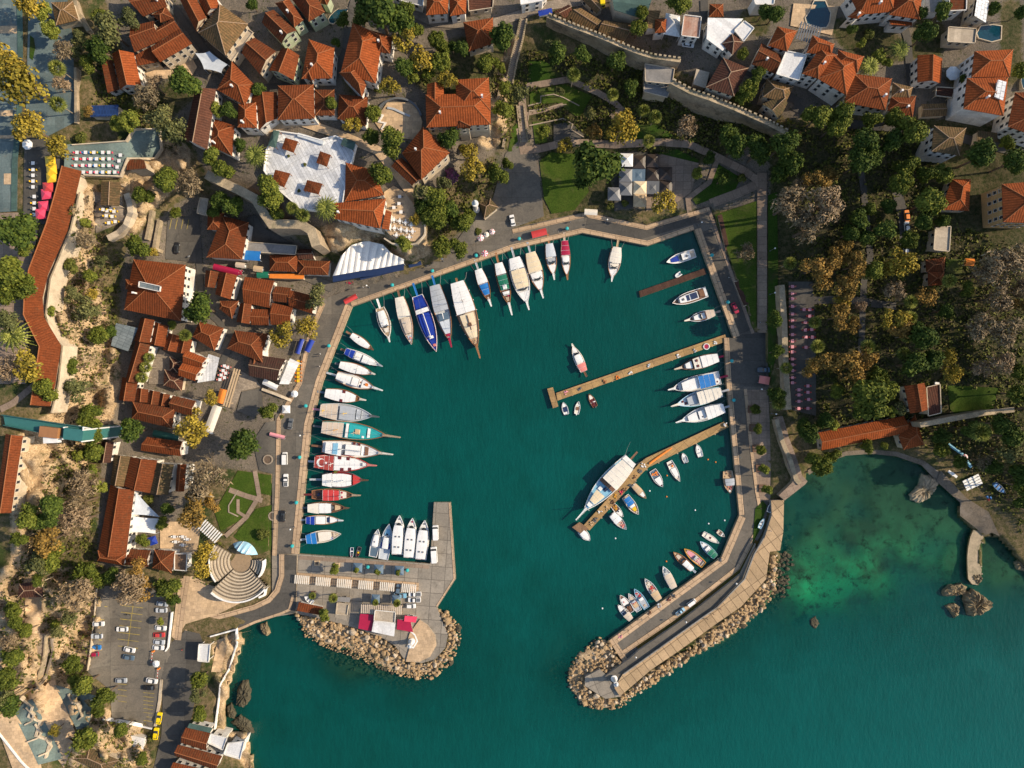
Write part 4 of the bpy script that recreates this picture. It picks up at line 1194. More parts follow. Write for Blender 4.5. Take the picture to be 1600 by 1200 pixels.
rusty tent-roofed ruin on the lower cliff|c,3,shed,n|h,r4,1,440,1140,560,1075,742,1152,650,1232
white container roof beside the yellow taxis|w,2.6,shed,n|s,w,.3,795,990,906,1016,896,1082,780,1046
@400,900
red-brown lean-to roof beside the pier rubble|w,3,shed,n|s,r2,.8,268,163,420,195,400,240,258,213
small cream hut with a grey awning on the pier|c,3.2,kiosk|f,c,0,508,165,580,175,570,242,500,235|s-.4,g,.3,512,130,592,135,584,164,508,158
pier restaurant with white boarded roof, tan deck roof and crimson awnings|w,4.2,restaurant|f.4,c,0,745,212,872,224,868,292,738,278|s,w,.4,736,278,872,292,864,376,724,346|s-.9,crimson,.3,652,235,735,242,724,346,640,326|s-1,crimson,.3,884,272,965,280,982,350,880,332|s-.8,hotpink,.3,930,248,1008,255,998,290,926,282
""")
def strip_roof(label, L, R, eave, pitch, rm, wall, cat='arcade', name='arcade_building', frac=.18):
    """a long ridged roof following a bent line, on stone walls"""
    L, R = pts(L), pts(R)
    m = len(L)//2
    c = ((L[m][0]+R[m][0])/2, (L[m][1]+R[m][1])/2)
    g = [gz((a[0]+b[0])/2, (a[1]+b[1])/2)*.5+15 if False else gz((a[0]+b[0])/2, (a[1]+b[1])/2) for a, b in zip(L, R)]
    zz = sum(g)/len(g)
    base = w(c[0], c[1], zz)
    root = tag(empty(name, base), label, cat)
    ze = zz+eave
    A = [Vector(w(p[0], p[1], ze)) for p in L]; B = [Vector(w(p[0], p[1], ze)) for p in R]
    up = Vector((0, 0, pitch))
    rd = [a+(b-a)*frac+up for a, b in zip(A, B)]
    mb = MB()
    for i in range(len(A)-1):
        slope(mb, [A[i], A[i+1], rd[i+1], rd[i]]); slope(mb, [B[i], B[i+1], rd[i+1], rd[i]])
        d = Vector((0, 0, -.25))
        for E in (A, B):
            mb.face([E[i], E[i+1], E[i+1]+d, E[i]+d], 0, [(0, 0), (1, 0), (1, .2), (0, .2)])
    mb.build('roof', rm, root, base)
    tb = MB(); tb.tube(rd, .2, 5); tb.build('ridge_cap', 'ridge_tile', root, base)
    wbm = MB()
    for E, O in ((A, B), (B, A)):
        I = [e+(o-e).normalized()*.8 for e, o in zip(E, O)]
        for i in range(len(I)-1):
            wbm.face([(I[i].x, I[i].y, zz-3), (I[i+1].x, I[i+1].y, zz-3), (I[i+1].x, I[i+1].y, ze-.1), (I[i].x, I[i].y, ze-.1)])
    for i in (0, -1):
        a, b = A[i]+(B[i]-A[i]).normalized()*.8, B[i]+(A[i]-B[i]).normalized()*.8
        wbm.face([(a.x, a.y, zz-3), (b.x, b.y, zz-3), (b.x, b.y, ze), (rd[i].x, rd[i].y, ze+pitch-.2), (a.x, a.y, ze)])
    wbm.build('wall', wall, root, base)
strip_roof('very long bent red-roofed arcade along the top of the cliff', "98,261 88,300 73,350 47,420 40,462 38,492 62,542 54,600 49,632", "127,267 119,300 105,360 74,430 66,465 68,495 95,540 86,600 78,635", 3.5, 2.2, 'roof_brown', 'wall_cream')

# ================================================================ WALLS, TOWERS AND OTHER MASONRY
def stone_wall(label, line, d0, d1, ztop, zbase, merlon=True, name='city_wall', cat='city wall', mat='city_stone', mside=1):
    line = pts(line)
    c = line[len(line)//2]
    base = w(c[0], c[1], zbase)
    root = tag(empty(name, base), label, cat)
    ln = dense(line, 14)
    A, B = offs(ln, d0), offs(ln, d1)
    n = len(ln)
    if not isinstance(ztop, (list, tuple)): ztop = [ztop]*2
    zt = [ztop[0]+(ztop[-1]-ztop[0])*i/(n-1)+.35*math.sin(i*2.1) for i in range(n)]
    mb = MB(); tp = MB(); mr = MB()
    a = [Vector(w(p[0], p[1], z)) for p, z in zip(A, zt)]; b = [Vector(w(p[0], p[1], z)) for p, z in zip(B, zt)]
    for i in range(n-1):
        tp.face([a[i], a[i+1], b[i+1], b[i]])
        for e in (a, b):
            mb.face([e[i], e[i+1], (e[i+1].x, e[i+1].y, zbase), (e[i].x, e[i].y, zbase)])
        if merlon:
            e = a if mside > 0 else b
            d = e[i+1]-e[i]; L = d.length
            k = max(1, round(L/1.7))
            for j in range(k):
                q = e[i]+d*((j+.5)/k)
                mr.box(q.x, q.y, q.z-.1, L/k*.55, .6, 1.0, math.atan2(d.y, d.x))
    for i in (0, -1):
        mb.face([a[i], b[i], (b[i].x, b[i].y, zbase), (a[i].x, a[i].y, zbase)])
    mb.build('masonry', mat, root, base)
    tp.build('wall_walk', 'city_stone_top', root, base)
    if merlon: mr.build('battlement', 'city_stone_top', root, base)
    return root
stone_wall('crenellated stone city wall stepping down behind the park trees', "856,22 900,40 940,55 970,68 1000,80 1020,86 1064,92", 0, 5.5, [24, 23], 9, mside=1)
stone_wall('ruined stone city wall running from the concrete guardhouse to the gardens', "1050,124 1080,140 1110,150 1150,166 1200,188 1232,205", 0, 7, [22.5, 21], 7, mside=1)
stone_wall('ruined castle wall of tan stone above the bazaar roofs', "322,272 350,286 376,298 398,310 410,330 424,350 450,350 472,351 486,360 494,384", -7, 7, [23, 21], 4, merlon=False, name='castle_wall', cat='castle wall')
stone_wall('rough stone retaining wall beside the long stairway', "782,138 776,160 780,190 790,205 786,230", -2, 2, [14, 10], 3, merlon=False, name='retaining_wall', cat='retaining wall')
stone_wall('broken grey garden wall beside the column of pink tables', "1222,445 1226,500 1228,560 1230,600 1233,640", -4, 5, [11, 8], 2, merlon=False, name='garden_wall', cat='garden wall')
stone_wall('long tan wall with a grassy top beside the shaded lawn', "1438,664 1480,656 1540,645 1585,640", -4, 4, [13, 14], 6, merlon=False, name='garden_wall', cat='garden wall')
stone_wall('tan stone wall edging the plaza garden with autumn trees', "117,105 118,140 118,192", -2, 2, [31.5, 31.5], 27, merlon=False, name='garden_wall', cat='garden wall')
stone_wall('curved tan stone wall with slit openings beside the brown pavilion', "116,0 122,20 130,35 138,48", -3, 3, [32, 31], 26, merlon=False, name='garden_wall', cat='garden wall')
stone_wall('curved stone ramp wall between the promenade and the cove', "1213,655 1222,690 1235,720 1244,750 1250,756", -4, 3, [5.5, 4.8], 0, merlon=False, name='retaining_wall', cat='retaining wall')
stone_wall('white-topped parapet wall along the cliff arcade', "124,300 110,358 78,436 71,492 78,520 97,541 91,600 80,645", -1.5, 1, [31, 30], 22, merlon=False, name='parapet_wall', cat='parapet', mat='wall_cream')
def arc_pts(cx_, cy_, r, a0, a1, n=14):
    return [(cx_+r*math.cos(math.radians(a0+(a1-a0)*i/n)), cy_+r*math.sin(math.radians(a0+(a1-a0)*i/n))) for i in range(n+1)]
def low_wall(label, line, mat='render_white', h=.9, wd=2.0, dz=0.0, cat='low wall', name='low_wall', z=None):
    line = pts(line) if isinstance(line, str) else line
    ln = dense(line, 7)
    A, B = offs(ln, -wd/2), offs(ln, wd/2)
    zz = [(gz(*p) if z is None else z)+dz for p in ln]
    mb = MB()
    lo, hi = [], []
    n = len(ln)
    a = [Vector(w(p[0], p[1], q+h)) for p, q in zip(A, zz)]; b = [Vector(w(p[0], p[1], q+h)) for p, q in zip(B, zz)]
    dn = Vector((0, 0, -h-.8))
    for i in range(n-1):
        mb.face([a[i], a[i+1], b[i+1], b[i]])
        for e in (a, b): mb.face([e[i], e[i+1], e[i+1]+dn, e[i]+dn])
    for i in (0, -1): mb.face([a[i], b[i], b[i]+dn, a[i]+dn])
    c = ln[len(ln)//2]; base = w(c[0], c[1], zz[len(ln)//2])
    o = mb.build(name, mat, None, base); o.location = base
    return tag(o, label, cat)
low_wall('white balustrade wall on the sea cliff edge beside the kiosk', "328,995 368,984 370,1005 358,1045 344,1070 340,1105 335,1140")
low_wall('white wall between the lower car park and the container roof', "160,1124 200,1131 237,1139")
low_wall('white wall closing the car park beside the red car', "268,957 265,985 262,1012 258,1018", h=1.2)
low_wall('pale fence wall along the far edge of the car park', "150,920 147,965 140,1020 136,1048", 'wall_cream', 1.0, 1.2)
low_wall('tan kerb wall between the car park and the coast street', "252,1062 249,1095 242,1135", 'wall_cream', .7, 4)
low_wall('white retaining wall with red tiles on the stepped cliff path', "80,998 82,1020 72,1055 58,1075 50,1079", 'wall_plinth', .8, 3)
low_wall('white curved wall beside the road in the bottom corner', "-5,1143 15,1168 32,1190 48,1206", 'render_white', .9, 2.5)
low_wall('curved pale parapet round the pier lighthouse', "640,985 648,992 652,1002 646,1012 636,1010", 'render_white', 1.4, 2.2)
low_wall('zigzag planter wall of the upper park lawn', "825,165 845,160 845,150 865,147 880,152 905,165", 'park_paving' if False else 'wall_plinth', .5, 1.4)
low_wall('zigzag planter wall of the middle park terrace', "825,188 827,173 850,170 873,164 885,163", 'wall_plinth', .6, 1.4)
low_wall('zigzag planter wall of the lower park terrace', "827,196 880,185 895,194 892,202 912,214", 'wall_plinth', .6, 1.6)
low_wall('tan planter wall around the paved garden triangle', "372,766 357,790 357,800 372,807", 'wall_plinth', .5, 1.6)
low_wall('pale wall along the curved terrace of cliff seating', "600,372 612,380 632,384 652,380 664,366 664,352 655,340", 'sand_terrace' if False else 'wall_cream', 1.0, 2.2, z=17.2)
low_wall('pale rail wall around the teal terrace with coloured tables', "112,226 196,220 208,201 248,201 251,232 241,247 198,247 187,275 130,273", 'wall_cream', 1.0, 1.4, dz=2.0)
low_wall('white stepped wall of the square with pink awning shops', "30,1090 50,1105 44,1120 62,1128 55,1150 78,1158 70,1185", 'wall_cream', .8, 3, dz=.3)
low_wall('white curved wall loop beside the bend of the coast street', "397,900 404,914 415,920 413,930 404,934", 'render_white', 1.2, 3)
low_wall('thick tan wall with round openings beside the thatched awning', "197,302 202,318 204,332 196,352 184,364 168,372", 'wall_cream', 2.2, 9)
low_wall('ruined tan wall strip left of the bazaar car park, longer one', "236,328 233,350 228,374", 'city_stone_top', 1.6, 5)
low_wall('ruined tan wall strip beside the bazaar car park, with stubs', "248,343 244,365 240,388 250,392", 'city_stone_top', 1.6, 5)
low_wall('tan planter wall below the white awning hall', "409,608 431,616 455,626", 'wall_cream', 1.2, 4)
for k, q in enumerate(("40,1106 52,1118 48,1128 38,1133", "54,1132 63,1146 58,1154 42,1160", "70,1153 79,1168 74,1176 60,1182", "106,1085 112,1098 120,1100 128,1120 122,1125")): low_wall('curved tan bench wall on the lower teal terraces, '+ORD[k]+' from the lower car park side', q, 'wall_cream', .9, 2.0, dz=.4)
low_wall('pale blue-white bench wall on the inner side of the white roof terrace', "465,210 482,215 505,223", 'ltgrey', .9, 6, z=21.2)
low_wall('dark curved ruin wall around the round stone terrace', arc_pts(622, 190, 37, 215, 345), 'dkgrey', 1.0, 3)
low_wall('outer dark stone ring on the round stone terrace', arc_pts(621, 188, 13, -100, 130), 'dkgrey', .3, 1)
low_wall('inner dark stone ring on the round stone terrace', arc_pts(621, 188, 8, -100, 130), 'dkgrey', .3, 1)
low_wall('broken grey wall stubs on the round stone terrace', "605,168 615,170 628,176 640,181", 'grey', .8, 3)
low_wall('pale broken wall stubs beside the round stone terrace', "590,178 598,180 592,190 602,192 596,202", 'wall_white', .8, 2.5)
low_wall('white balustrade of the hotel garden below the castle wall', "1148,176 1158,181 1170,186", 'render_white', 1.0, 2)
# long stairway from the upper street to the park
def stairs(label, line, half, n, name='stairway'):
    line = pts(line); ln = dense(line, max(1.0, sum(math.dist(a, b) for a, b in zip(line[:-1], line[1:]))/n))
    A, B = offs(ln, -half), offs(ln, half)
    c = ln[len(ln)//2]; base = w(c[0], c[1], gz(*c))
    root = tag(empty(name, base), label, 'stairway')
    z0, z1 = gz(*ln[0]), gz(*ln[-1])
    st = MB(); sd_ = MB()
    for i in range(len(ln)-1):
        z = z0+(z1-z0)*i/(len(ln)-1)+.5
        q = [Vector(w(p[0], p[1], z)) for p in (A[i], A[i+1], B[i+1], B[i])]
        st.prism([(p.x, p.y, z-2.5) for p in q], [tuple(p) for p in q])
    for E in (A, B):
        for i in range(0, len(ln)-1):
            z = z0+(z1-z0)*(i+.5)/(len(ln)-1)+.5
            p, q = Vector(w(*E[i], z)), Vector(w(*E[i+1], z))
            m = (p+q)/2
            sd_.box(m.x, m.y, z-1, (q-p).length+.1, .5, 1.9, math.atan2(q.y-p.y, q.x-p.x))
    st.build('steps', 'park_paving' if False else 'wall_plinth', root, base)
    sd_.build('side_wall', 'city_stone_top', root, base)
stairs('long stone stairway climbing from the park to the upper street', "818,30 812,60 803,95 796,130", 5, 34)
stairs('short stone steps descending beside the park terraces', "813,165 815,185 817,205 819,222", 5.5, 12)
stairs('brown timbered steps zigzagging down the lower cliff', "62,990 60,1020 52,1050 45,1075", 11, 14)
# lighthouses, minaret
def lighthouse(label, px, py, h, r, zb, name='lighthouse'):
    base = w(px, py, zb)
    root = tag(empty(name, base), label, 'lighthouse')
    mb = MB(); mb.lathe([(r*1.5, 0), (r*1.5, .5), (r, .55), (r*.72, h*.8)], n=16); mb.build('tower', 'render_white', root)
    mb = MB(); mb.lathe([(r*1.15, h*.8), (r*1.15, h*.8+.2)], n=16)
    for k in range(10):
        t = k*math.pi/5
        mb.tube([(r*1.1*math.cos(t), r*1.1*math.sin(t), h*.8+.2), (r*1.1*math.cos(t), r*1.1*math.sin(t), h*.8+1.1)], .04, 4)
    mb.build('gallery', 'white', root)
    mb = MB(); mb.lathe([(r*.55, h*.8+.2), (r*.55, h*.95)], n=10); mb.build('lantern', 'window_glass', root)
    mb = MB(); mb.lathe([(r*.75, h*.95), (r*.5, h), (.05, h+.5)], n=12); mb.build('dome', 'ltgrey', root)
    mb = MB(); mb.box(0, -r*1.05, .5, .8, .3, 1.9); mb.build('door', 'metal_grey', root)
lighthouse('white harbour lighthouse at the rubble head of the long mole', 959.5, 1060, 6.5, .85, PZ)
lighthouse('white harbour lighthouse inside the curved parapet of the pier', 643.5, 1002, 6, .85, QZ+.5)
base = at(744.5, 328)
mn = tag(empty('minaret', base), 'slim white stone minaret beside the little domed mosque', 'minaret')
mb = MB(); mb.lathe([(1.3, -1), (1.3, 2), (.8, 3), (.75, 9)], n=12); mb.build('shaft', 'wall_white', mn)
mb = MB(); mb.lathe([(.8, 8.9), (1.25, 9.3), (1.25, 10)], n=12); mb.build('balcony', 'render_white', mn)
mb = MB(); mb.lathe([(.7, 10), (.7, 11.5), (.95, 11.6), (.05, 14)], n=12); mb.build('cap', 'ltgrey', mn)
# amphitheatre with its stage canopy
ac = (377.0, 877.0); az0 = gz(*ac)+.2
abase = w(ac[0], ac[1], az0)
amp = tag(empty('amphitheatre', abase), 'open-air stone amphitheatre with curved tan tiers by the coast street', 'amphitheatre')
sectors = [('seating', math.radians(-8), math.radians(78), 22), ('seating', math.radians(80), math.radians(136), 29)]
def arc_band(mb, r0, r1, z0, z1, a0, a1, n=26):
    R = []
    for i in range(n+1):
        t = a0+(a1-a0)*i/n
        c, s = math.cos(t), math.sin(t)
        R.append((c, -s))
    for i in range(n):
        (c0, s0), (c1, s1) = R[i], R[i+1]
        q = [(r0*c0, r0*s0, z1), (r1*c0, r1*s0, z1), (r1*c1, r1*s1, z1), (r0*c1, r0*s1, z1)]
        mb.face(q)
        mb.face([(r0*c0, r0*s0, z0), (r0*c1, r0*s1, z0), (r0*c1, r0*s1, z1), (r0*c0, r0*s0, z1)])
        mb.face([(r1*c0, r1*s0, z0), (r1*c1, r1*s1, z0), (r1*c1, r1*s1, z1), (r1*c0, r1*s0, z1)])
for nm, a0, a1, lim in (('seating', .65, 2.35, 12), ('seating', 2.40, 3.85, 8), ('seating', -.15, .60, 6)):
    mb = MB()
    m2 = MB()
    for k in range(int(lim*.75)):
        r0 = 4.0+k*1.12
        arc_band(mb, r0, r0+1.12, 0, .2+k*.5, a0, a1)
        arc_band(m2, r0+.5, r0+1.06, .2+k*.5, .66+k*.5, a0+.03, a1-.03)
    mb.build('tread', 'amph_tread_shade', amp)
    m2.build(nm, 'wall_cream', amp)
mb = MB(); arc_band(mb, 14.1, 14.6, 0, 5.4, .7, 2.3); mb.build('rim_wall', 'render_white', amp)
mb = MB(); arc_band(mb, 10.9, 11.3, 0, 3.6, 2.45, 3.8); mb.build('rim_wall', 'render_white', amp)
mb = MB(); arc_band(mb, 9.2, 9.7, 0, 3.2, -.1, .6); mb.build('rim_wall', 'render_white', amp)
mb = MB(); arc_band(mb, 0, 4.0, -.5, .12, 0, 2*math.pi, 30); mb.build('stage', 'sand_terrace', amp)
cb = w(384, 857.5, az0)
cn = tag(empty('stage_canopy', cb, math.radians(-24)), 'pale blue ribbed shell canopy over the amphitheatre stage', 'stage canopy')
cn.location = cb
rows = []
for i in range(13):
    t = -1+2*i/12
    row = []
    for j in range(9):
        u = j/8
        y = (1-t*t)*(-.7+3.6*u)
        row.append((t*5.3, y, .4+(1-t*t)*3.6*math.cos(u*math.pi*.46)*(1+.07*math.cos(i*math.pi))))
    rows.append(row)
mb = MB(); mb.grid(rows); mb.build('shell', 'sky', cn)
mb = MB()
for i in (0, 4, 8, 12):
    mb.tube([Vector(p)+Vector((0, 0, .08)) for p in rows[i]], .09, 5)
mb.build('rib', 'white', cn)
# glass lift and its bridge on the cliff
LZ = 29.5
lb = w(70, 668, LZ)
lift = tag(empty('lift_bridge', lb), 'teal glass lift bridge with a white framed tower on the cliff', 'lift bridge')
P4 = pts("5,648 8,664 128,688 132,667")
slab('bridge_deck', P4, 'lift', 'metal_grey', LZ, LZ-.5, None, 0, lift, lb)
mb = MB()
for a, b in ((P4[0], P4[3]), (P4[1], P4[2])):
    p, q = Vector(w(*a, LZ)), Vector(w(*b, LZ)); m = (p+q)/2
    mb.box(m.x, m.y, LZ, (q-p).length, .12, 1.2, math.atan2(q.y-p.y, q.x-p.x))
mb.build('glass_rail', 'lift', lift, lb)
tw = [Vector(w(*p, LZ+2)) for p in pts("100,668 130,672 128,690 98,686")]
mb = MB(); mb.prism([(p.x, p.y, 6) for p in tw], [tuple(p) for p in tw]); mb.build('shaft', 'lift', lift, lb)
mb = MB()
for p in tw: mb.tube([(p.x, p.y, 6), (p.x, p.y, LZ+2.3)], .22, 5)
a, b = Vector(w(130, 668, LZ+1)), Vector(w(172, 676, 9))
for off in (0, 2.6):
    mb.tube([a+Vector((0, -off, 0)), b+Vector((0, -off, 0))], .3, 5)
for k in range(7):
    p = a+(b-a)*(k/6)
    mb.tube([p, p+Vector((0, -2.6, 0))], .22, 5)
mb.build('frame', 'white', lift, lb)
mb = MB(); q = Vector(w(82, 675, LZ)); mb.box(q.x, q.y, LZ, 6.5, 3.6, 2.2, -.12); mb.build('cabin', 'wood', lift, lb)
mb = MB(); q = Vector(w(82, 687, LZ)); mb.box(q.x, q.y, LZ-1, 5.0, 2.2, 2.2, .05); mb.build('awning', 'white', lift, lb)
LANDMARKS += [(n, x, y) for n, x, y in [
 ('minaret', 745, 328), ('white sail canopy', 222, 800), ('amphitheatre', 377, 880), ('skylight hotel', 245, 450), ('white roof terrace', 480, 265), ('glass lift bridge', 80, 668), ('lower car park', 205, 1010), ('teal table terrace', 170, 250),
 ('blue solar shed', 164, 174), ('dark pyramid mansion', 347, 45), ('long red mansion', 562, 95), ('great winged roof', 715, 160), ('cliff-edge pyramid restaurant', 660, 240), ('long stone stairway', 805, 80), ('concrete guardhouse', 1030, 125), ('canvas-canopy café', 1000, 280),
 ('white metal roof', 1130, 55), ('jumbled red hotel', 1300, 100), ('tall white hotel', 1540, 140), ('white brown-roofed house', 1478, 220), ('ochre hotel', 1580, 320), ('beige flat-roofed house', 1472, 372), ('pink table column', 1240, 530), ('cove roofed hall', 1350, 677),
 ('grey garden wall', 1226, 560), ('shaded lawn', 1520, 622), ('rooftop crescent wall', 360, 290), ('bazaar car park', 285, 375), ('cliff arcade', 75, 400), ('palm courtyard', 250, 575), ('fountain square', 425, 700), ('quay corner', 500, 470), ('square pier end', 690, 800), ('brown plaza pavilion', 100, 22),
 ('stepped cliff path', 60, 1040), ('sea cliff restaurant', 310, 1170), ('kiosk canopy', 319, 1020), ('garden triangle', 375, 785), ('bent path junction', 1080, 225), ('ruined city wall', 1150, 168), ('crenellated wall', 950, 60), ('upper plaza', 40, 100), ('mossy roofs', 930, 40), ('beach rocks', 1515, 760), ('park crossroads', 1345, 475), ('wide lawn path', 1191, 400), ('long brown roof', 180, 810), ('blue pool', 525, 20), ('round stone terrace', 615, 190), ('white flat parasol', 42, 226), ('east planters', 1185, 680), ('white awning hall', 445, 580), ('pier restaurant', 600, 970)]]
# cove hall: L-shaped red roof above the beach
house('long L-shaped red roof above the little beach', 'c', 5, [('g', 'r1', 2.2, [(1278, 676), (1412, 650), (1418, 676), (1283, 704)], 0), ('h', 'r1', 2.2, [(1404, 682), (1430, 648), (1444, 695), (1412, 703)], .2)], 'hall', 'hall')
house('deep brown gabled roof between the cove hall and the shaded lawn', 'c', 4.5, [('g', 'r2', 1.8, [(1413, 603), (1445, 598), (1450, 640), (1422, 646)], 0), ('f', 'r3', 0, [(1447, 605), (1468, 600), (1470, 645), (1450, 650)], -2)], 'house', 'house')

# ================================================================ TREES
def quads_mesh(name, C, N, SZ, mats, asp=1.0, extra=None, rs=NPR):
    """leaf-clump faces: centres C, normals N, half sizes SZ"""
    n = len(C)
    N = N/np.linalg.norm(N, axis=1, keepdims=True)
    t = np.cross(N, rs.randn(n, 3)); t /= np.linalg.norm(t, axis=1, keepdims=True)+1e-9
    b = np.cross(N, t)
    a = np.asarray(SZ)[:, None]
    j = lambda: (.75+.5*rs.rand(n, 1))
    V = np.stack([C-t*a*j()-b*a*asp*j()*.6, C+t*a*j()*.7-b*a*asp*j(), C+t*a*j()+b*a*asp*j()*.7, C-t*a*j()*.6+b*a*asp*j()], 1).reshape(-1, 3)
    F = np.arange(4*n).reshape(n, 4)
    v = V.tolist(); f = F.tolist()
    if extra:
        k = len(v)
        v += extra[0]; f += [[i+k for i in q] for q in extra[1]]
    me = bpy.data.meshes.new(name)
    me.from_pydata(v, [], f)
    for m in mats: me.materials.append(MATS[m])
    me.update()
    return me
def ball(c, r, nu=8, nv=5):
    v = []; f = []
    for i in range(1, nv):
        ph = math.pi*i/nv
        for j in range(nu):
            t = 2*math.pi*j/nu
            k = r*(.85+.3*RND.random())
            v.append((c[0]+k*math.sin(ph)*math.cos(t), c[1]+k*math.sin(ph)*math.sin(t), c[2]+k*math.cos(ph)))
    for i in range(nv-2):
        for j in range(nu):
            f.append([i*nu+j, (i+1)*nu+j, (i+1)*nu+(j+1) % nu, i*nu+(j+1) % nu])
    f.append(list(range(nu))); f.append(list(range((nv-2)*nu, (nv-1)*nu))[::-1])
    return v, f
def crown_round(seed, nl, leaves, size, core=True, spread=.62, flat=.8, lobe=(.30, .50)):
    rs = np.random.RandomState(seed)
    C = []; N = []; SZ = []; ev = []; ef = []
    for i in range(nl):
        a = rs.rand()*2*math.pi; q = math.sqrt(rs.rand())*spread
        if i == 0: q = 0
        R = lobe[0]+(lobe[1]-lobe[0])*rs.rand()*(1-.4*q)
        c = np.array([q*math.cos(a), q*math.sin(a), 1.05+flat*(.42*(1-q*q)-.25+.25*rs.rand())])
        k = int(leaves*R*R/(nl*.17))
        d = rs.randn(k, 3); d /= np.linalg.norm(d, axis=1, keepdims=True)
        d[:, 2] = np.where(d[:, 2] < -.35, -d[:, 2], d[:, 2])
        rr = R*(.72+.42*rs.rand(k, 1)**1.5)
        C.append(c+d*rr*np.array([1, 1, flat])); N.append(d+.55*rs.randn(k, 3)+np.array([0, 0, .35])); SZ.append(size*(.6+.8*rs.rand(k)))
        if core:
            v, f = ball(c, R*.74)
            o = len(ev); ev += v; ef += [[x+o for x in q2] for q2 in f]
    return np.concatenate(C), np.concatenate(N), np.concatenate(SZ), (ev, ef) if core else None
def trunk_mesh(name, h=.75, r=.075, limbs=5, mat='bark', seed=0, spread=.5):
    rr = random.Random(seed)
    mb = MB()
    mb.tube([(0, 0, -.25), (0.01, 0, h*.45), (.02, .02, h)], r, 7, r2=r*.7)
    for i in range(limbs):
        a = 2*math.pi*i/limbs+rr.random()
        e = (spread*math.cos(a), spread*math.sin(a), h+.25+.35*rr.random())
        m = (e[0]*.4, e[1]*.4, h+.12)
        mb.tube([(.01, .01, h*.8), m, e], r*.55, 5, r2=r*.15)
    return mb.mesh(name, mat)
LEAFMAT = dict(d='leaf_dark', g='leaf_green', l='leaf_light', o='leaf_olive', y='leaf_yellow', a='leaf_autumn', s='scrub_green', u='leaf_purple', c='leaf_dark')
CR = {}
TRK = [trunk_mesh('trunk', seed=i) for i in range(3)]
for t, m in LEAFMAT.items():
    CR[t] = []
    for vv in range(3):
        if t in 'dgl':
            A = crown_round(10*vv+ord(t), 9+vv*2, 2400, .048)
        elif t == 'o':
            A = crown_round(10*vv+ord(t), 9+vv*2, 1700, .046, core=False, lobe=(.28, .46))
        elif t in 'ya':
            A = crown_round(10*vv+ord(t), 11+vv*2, 1900, .046, core=False, lobe=(.24, .42), spread=.72)
        else:
            A = crown_round(10*vv+ord(t), 6+vv, 700, .09)
        CR[t].append(quads_mesh('crown', A[0], A[1], A[2], [m], extra=A[3], rs=np.random.RandomState(vv)))
# bare crowns: branching twigs
def bare_mesh(seed):
    rr = random.Random(seed)
    mb = MB()
    def br(p, d, L, r, lev):
        e = p+d*L
        mb.tube([p, (p+e)/2+Vector((rr.uniform(-.04, .04), rr.uniform(-.04, .04), rr.uniform(-.02, .05)))*L, e], r, 3, r2=r*.5)
        if lev == 0: return
        for _ in range(4 if lev > 1 else 5):
            q = p+d*L*rr.uniform(.35, 1.0)
            nd_ = (d+Vector((rr.uniform(-1, 1), rr.uniform(-1, 1), rr.uniform(-.3, .7)))*.85).normalized()
            br(q, nd_, L*rr.uniform(.5, .72), r*.5, lev-1)
    for i in range(9):
        a = 2*math.pi*i/9+rr.random()*.5
        br(Vector((0, 0, .62)), Vector((math.cos(a)*.8, math.sin(a)*.8, rr.uniform(.35, 1.3))).normalized(), rr.uniform(.42, .6), .022, 3)
    A = crown_round(seed, 13, 1900, .075, core=False, lobe=(.22, .40), spread=.75)
    return quads_mesh('crown', A[0], A[1], A[2], ['twig_brown'], .3, ([tuple(v) for v in mb.v], [list(q) for q in mb.f]), np.random.RandomState(seed))
CR['b'] = [bare_mesh(3), bare_mesh(8)]
# fan palm: a tuft of stiff pleated fans; date palm: long arching fronds with leaflets
def fan_palm(seed):
    rr = random.Random(seed); mb = MB()
    for i in range(32):
        a = i*2.39996; el = math.radians(80-115*(i/32)+rr.uniform(-8, 8))
        d = Vector((math.cos(a)*math.cos(el), math.sin(a)*math.cos(el), math.sin(el)))
        c = Vector((0, 0, 1))
        p = c+d*.36
        u = d.cross(Vector((0, 0, 1)));
        if u.length < .05: u = Vector((1, 0, 0))
        u.normalize(); nn = u.cross(d)
        mb.tube([c, p], .012, 3)
        for k in range(6):
            t0 = -1.15+2.3*k/6; t1 = t0+.36
            e = lambda t, L: p+(d*math.cos(t)+u*math.sin(t))*L-Vector((0, 0, .10*L*L))
            tm = (t0+t1)/2
            mb.face([p, e(t0, .34), e(tm, .64), e(t1, .34)])
    return mb.mesh('crown', 'leaf_palm')
def date_palm(seed):
    rr = random.Random(seed); mb = MB()
    for i in range(54):
        a = i*2.39996; el = math.radians(75-95*(i/54)+rr.uniform(-6, 6))
        d = Vector((math.cos(a), math.sin(a), 0))
        s = Vector((-math.sin(a), math.cos(a), 0))
        prev = None
        for k in range(9):
            t = k/8
            r_ = t*math.cos(el*.6)*(.95+.1*rr.random())
            z = 1+math.sin(el)*t*.75-.55*t*t
            p = Vector((0, 0, 0))+d*r_+Vector((0, 0, z))
            if prev is not None:
                wv = .13*math.sin(math.pi*min(1, t*.9+.12))
                mb.face([prev, prev+s*wv-Vector((0, 0, wv*.4))+d*.05, p+s*.008])
                mb.face([prev, p-s*.008, prev-s*wv-Vector((0, 0, wv*.4))+d*.05])
                mb.face([prev-s*.012, prev+s*.012, p+s*.010, p-s*.010])
            prev = p
    return mb.mesh('crown', 'leaf_palm')
CR['p'] = [fan_palm(1), fan_palm(2)]; CR['P'] = [date_palm(1), date_palm(2)]
mb = MB(); mb.tube([(0, 0, -.2), (.02, 0, .5), (0, 0, 1)], .06, 7, r2=.045); TRP = mb.mesh('trunk', 'bark_pale')
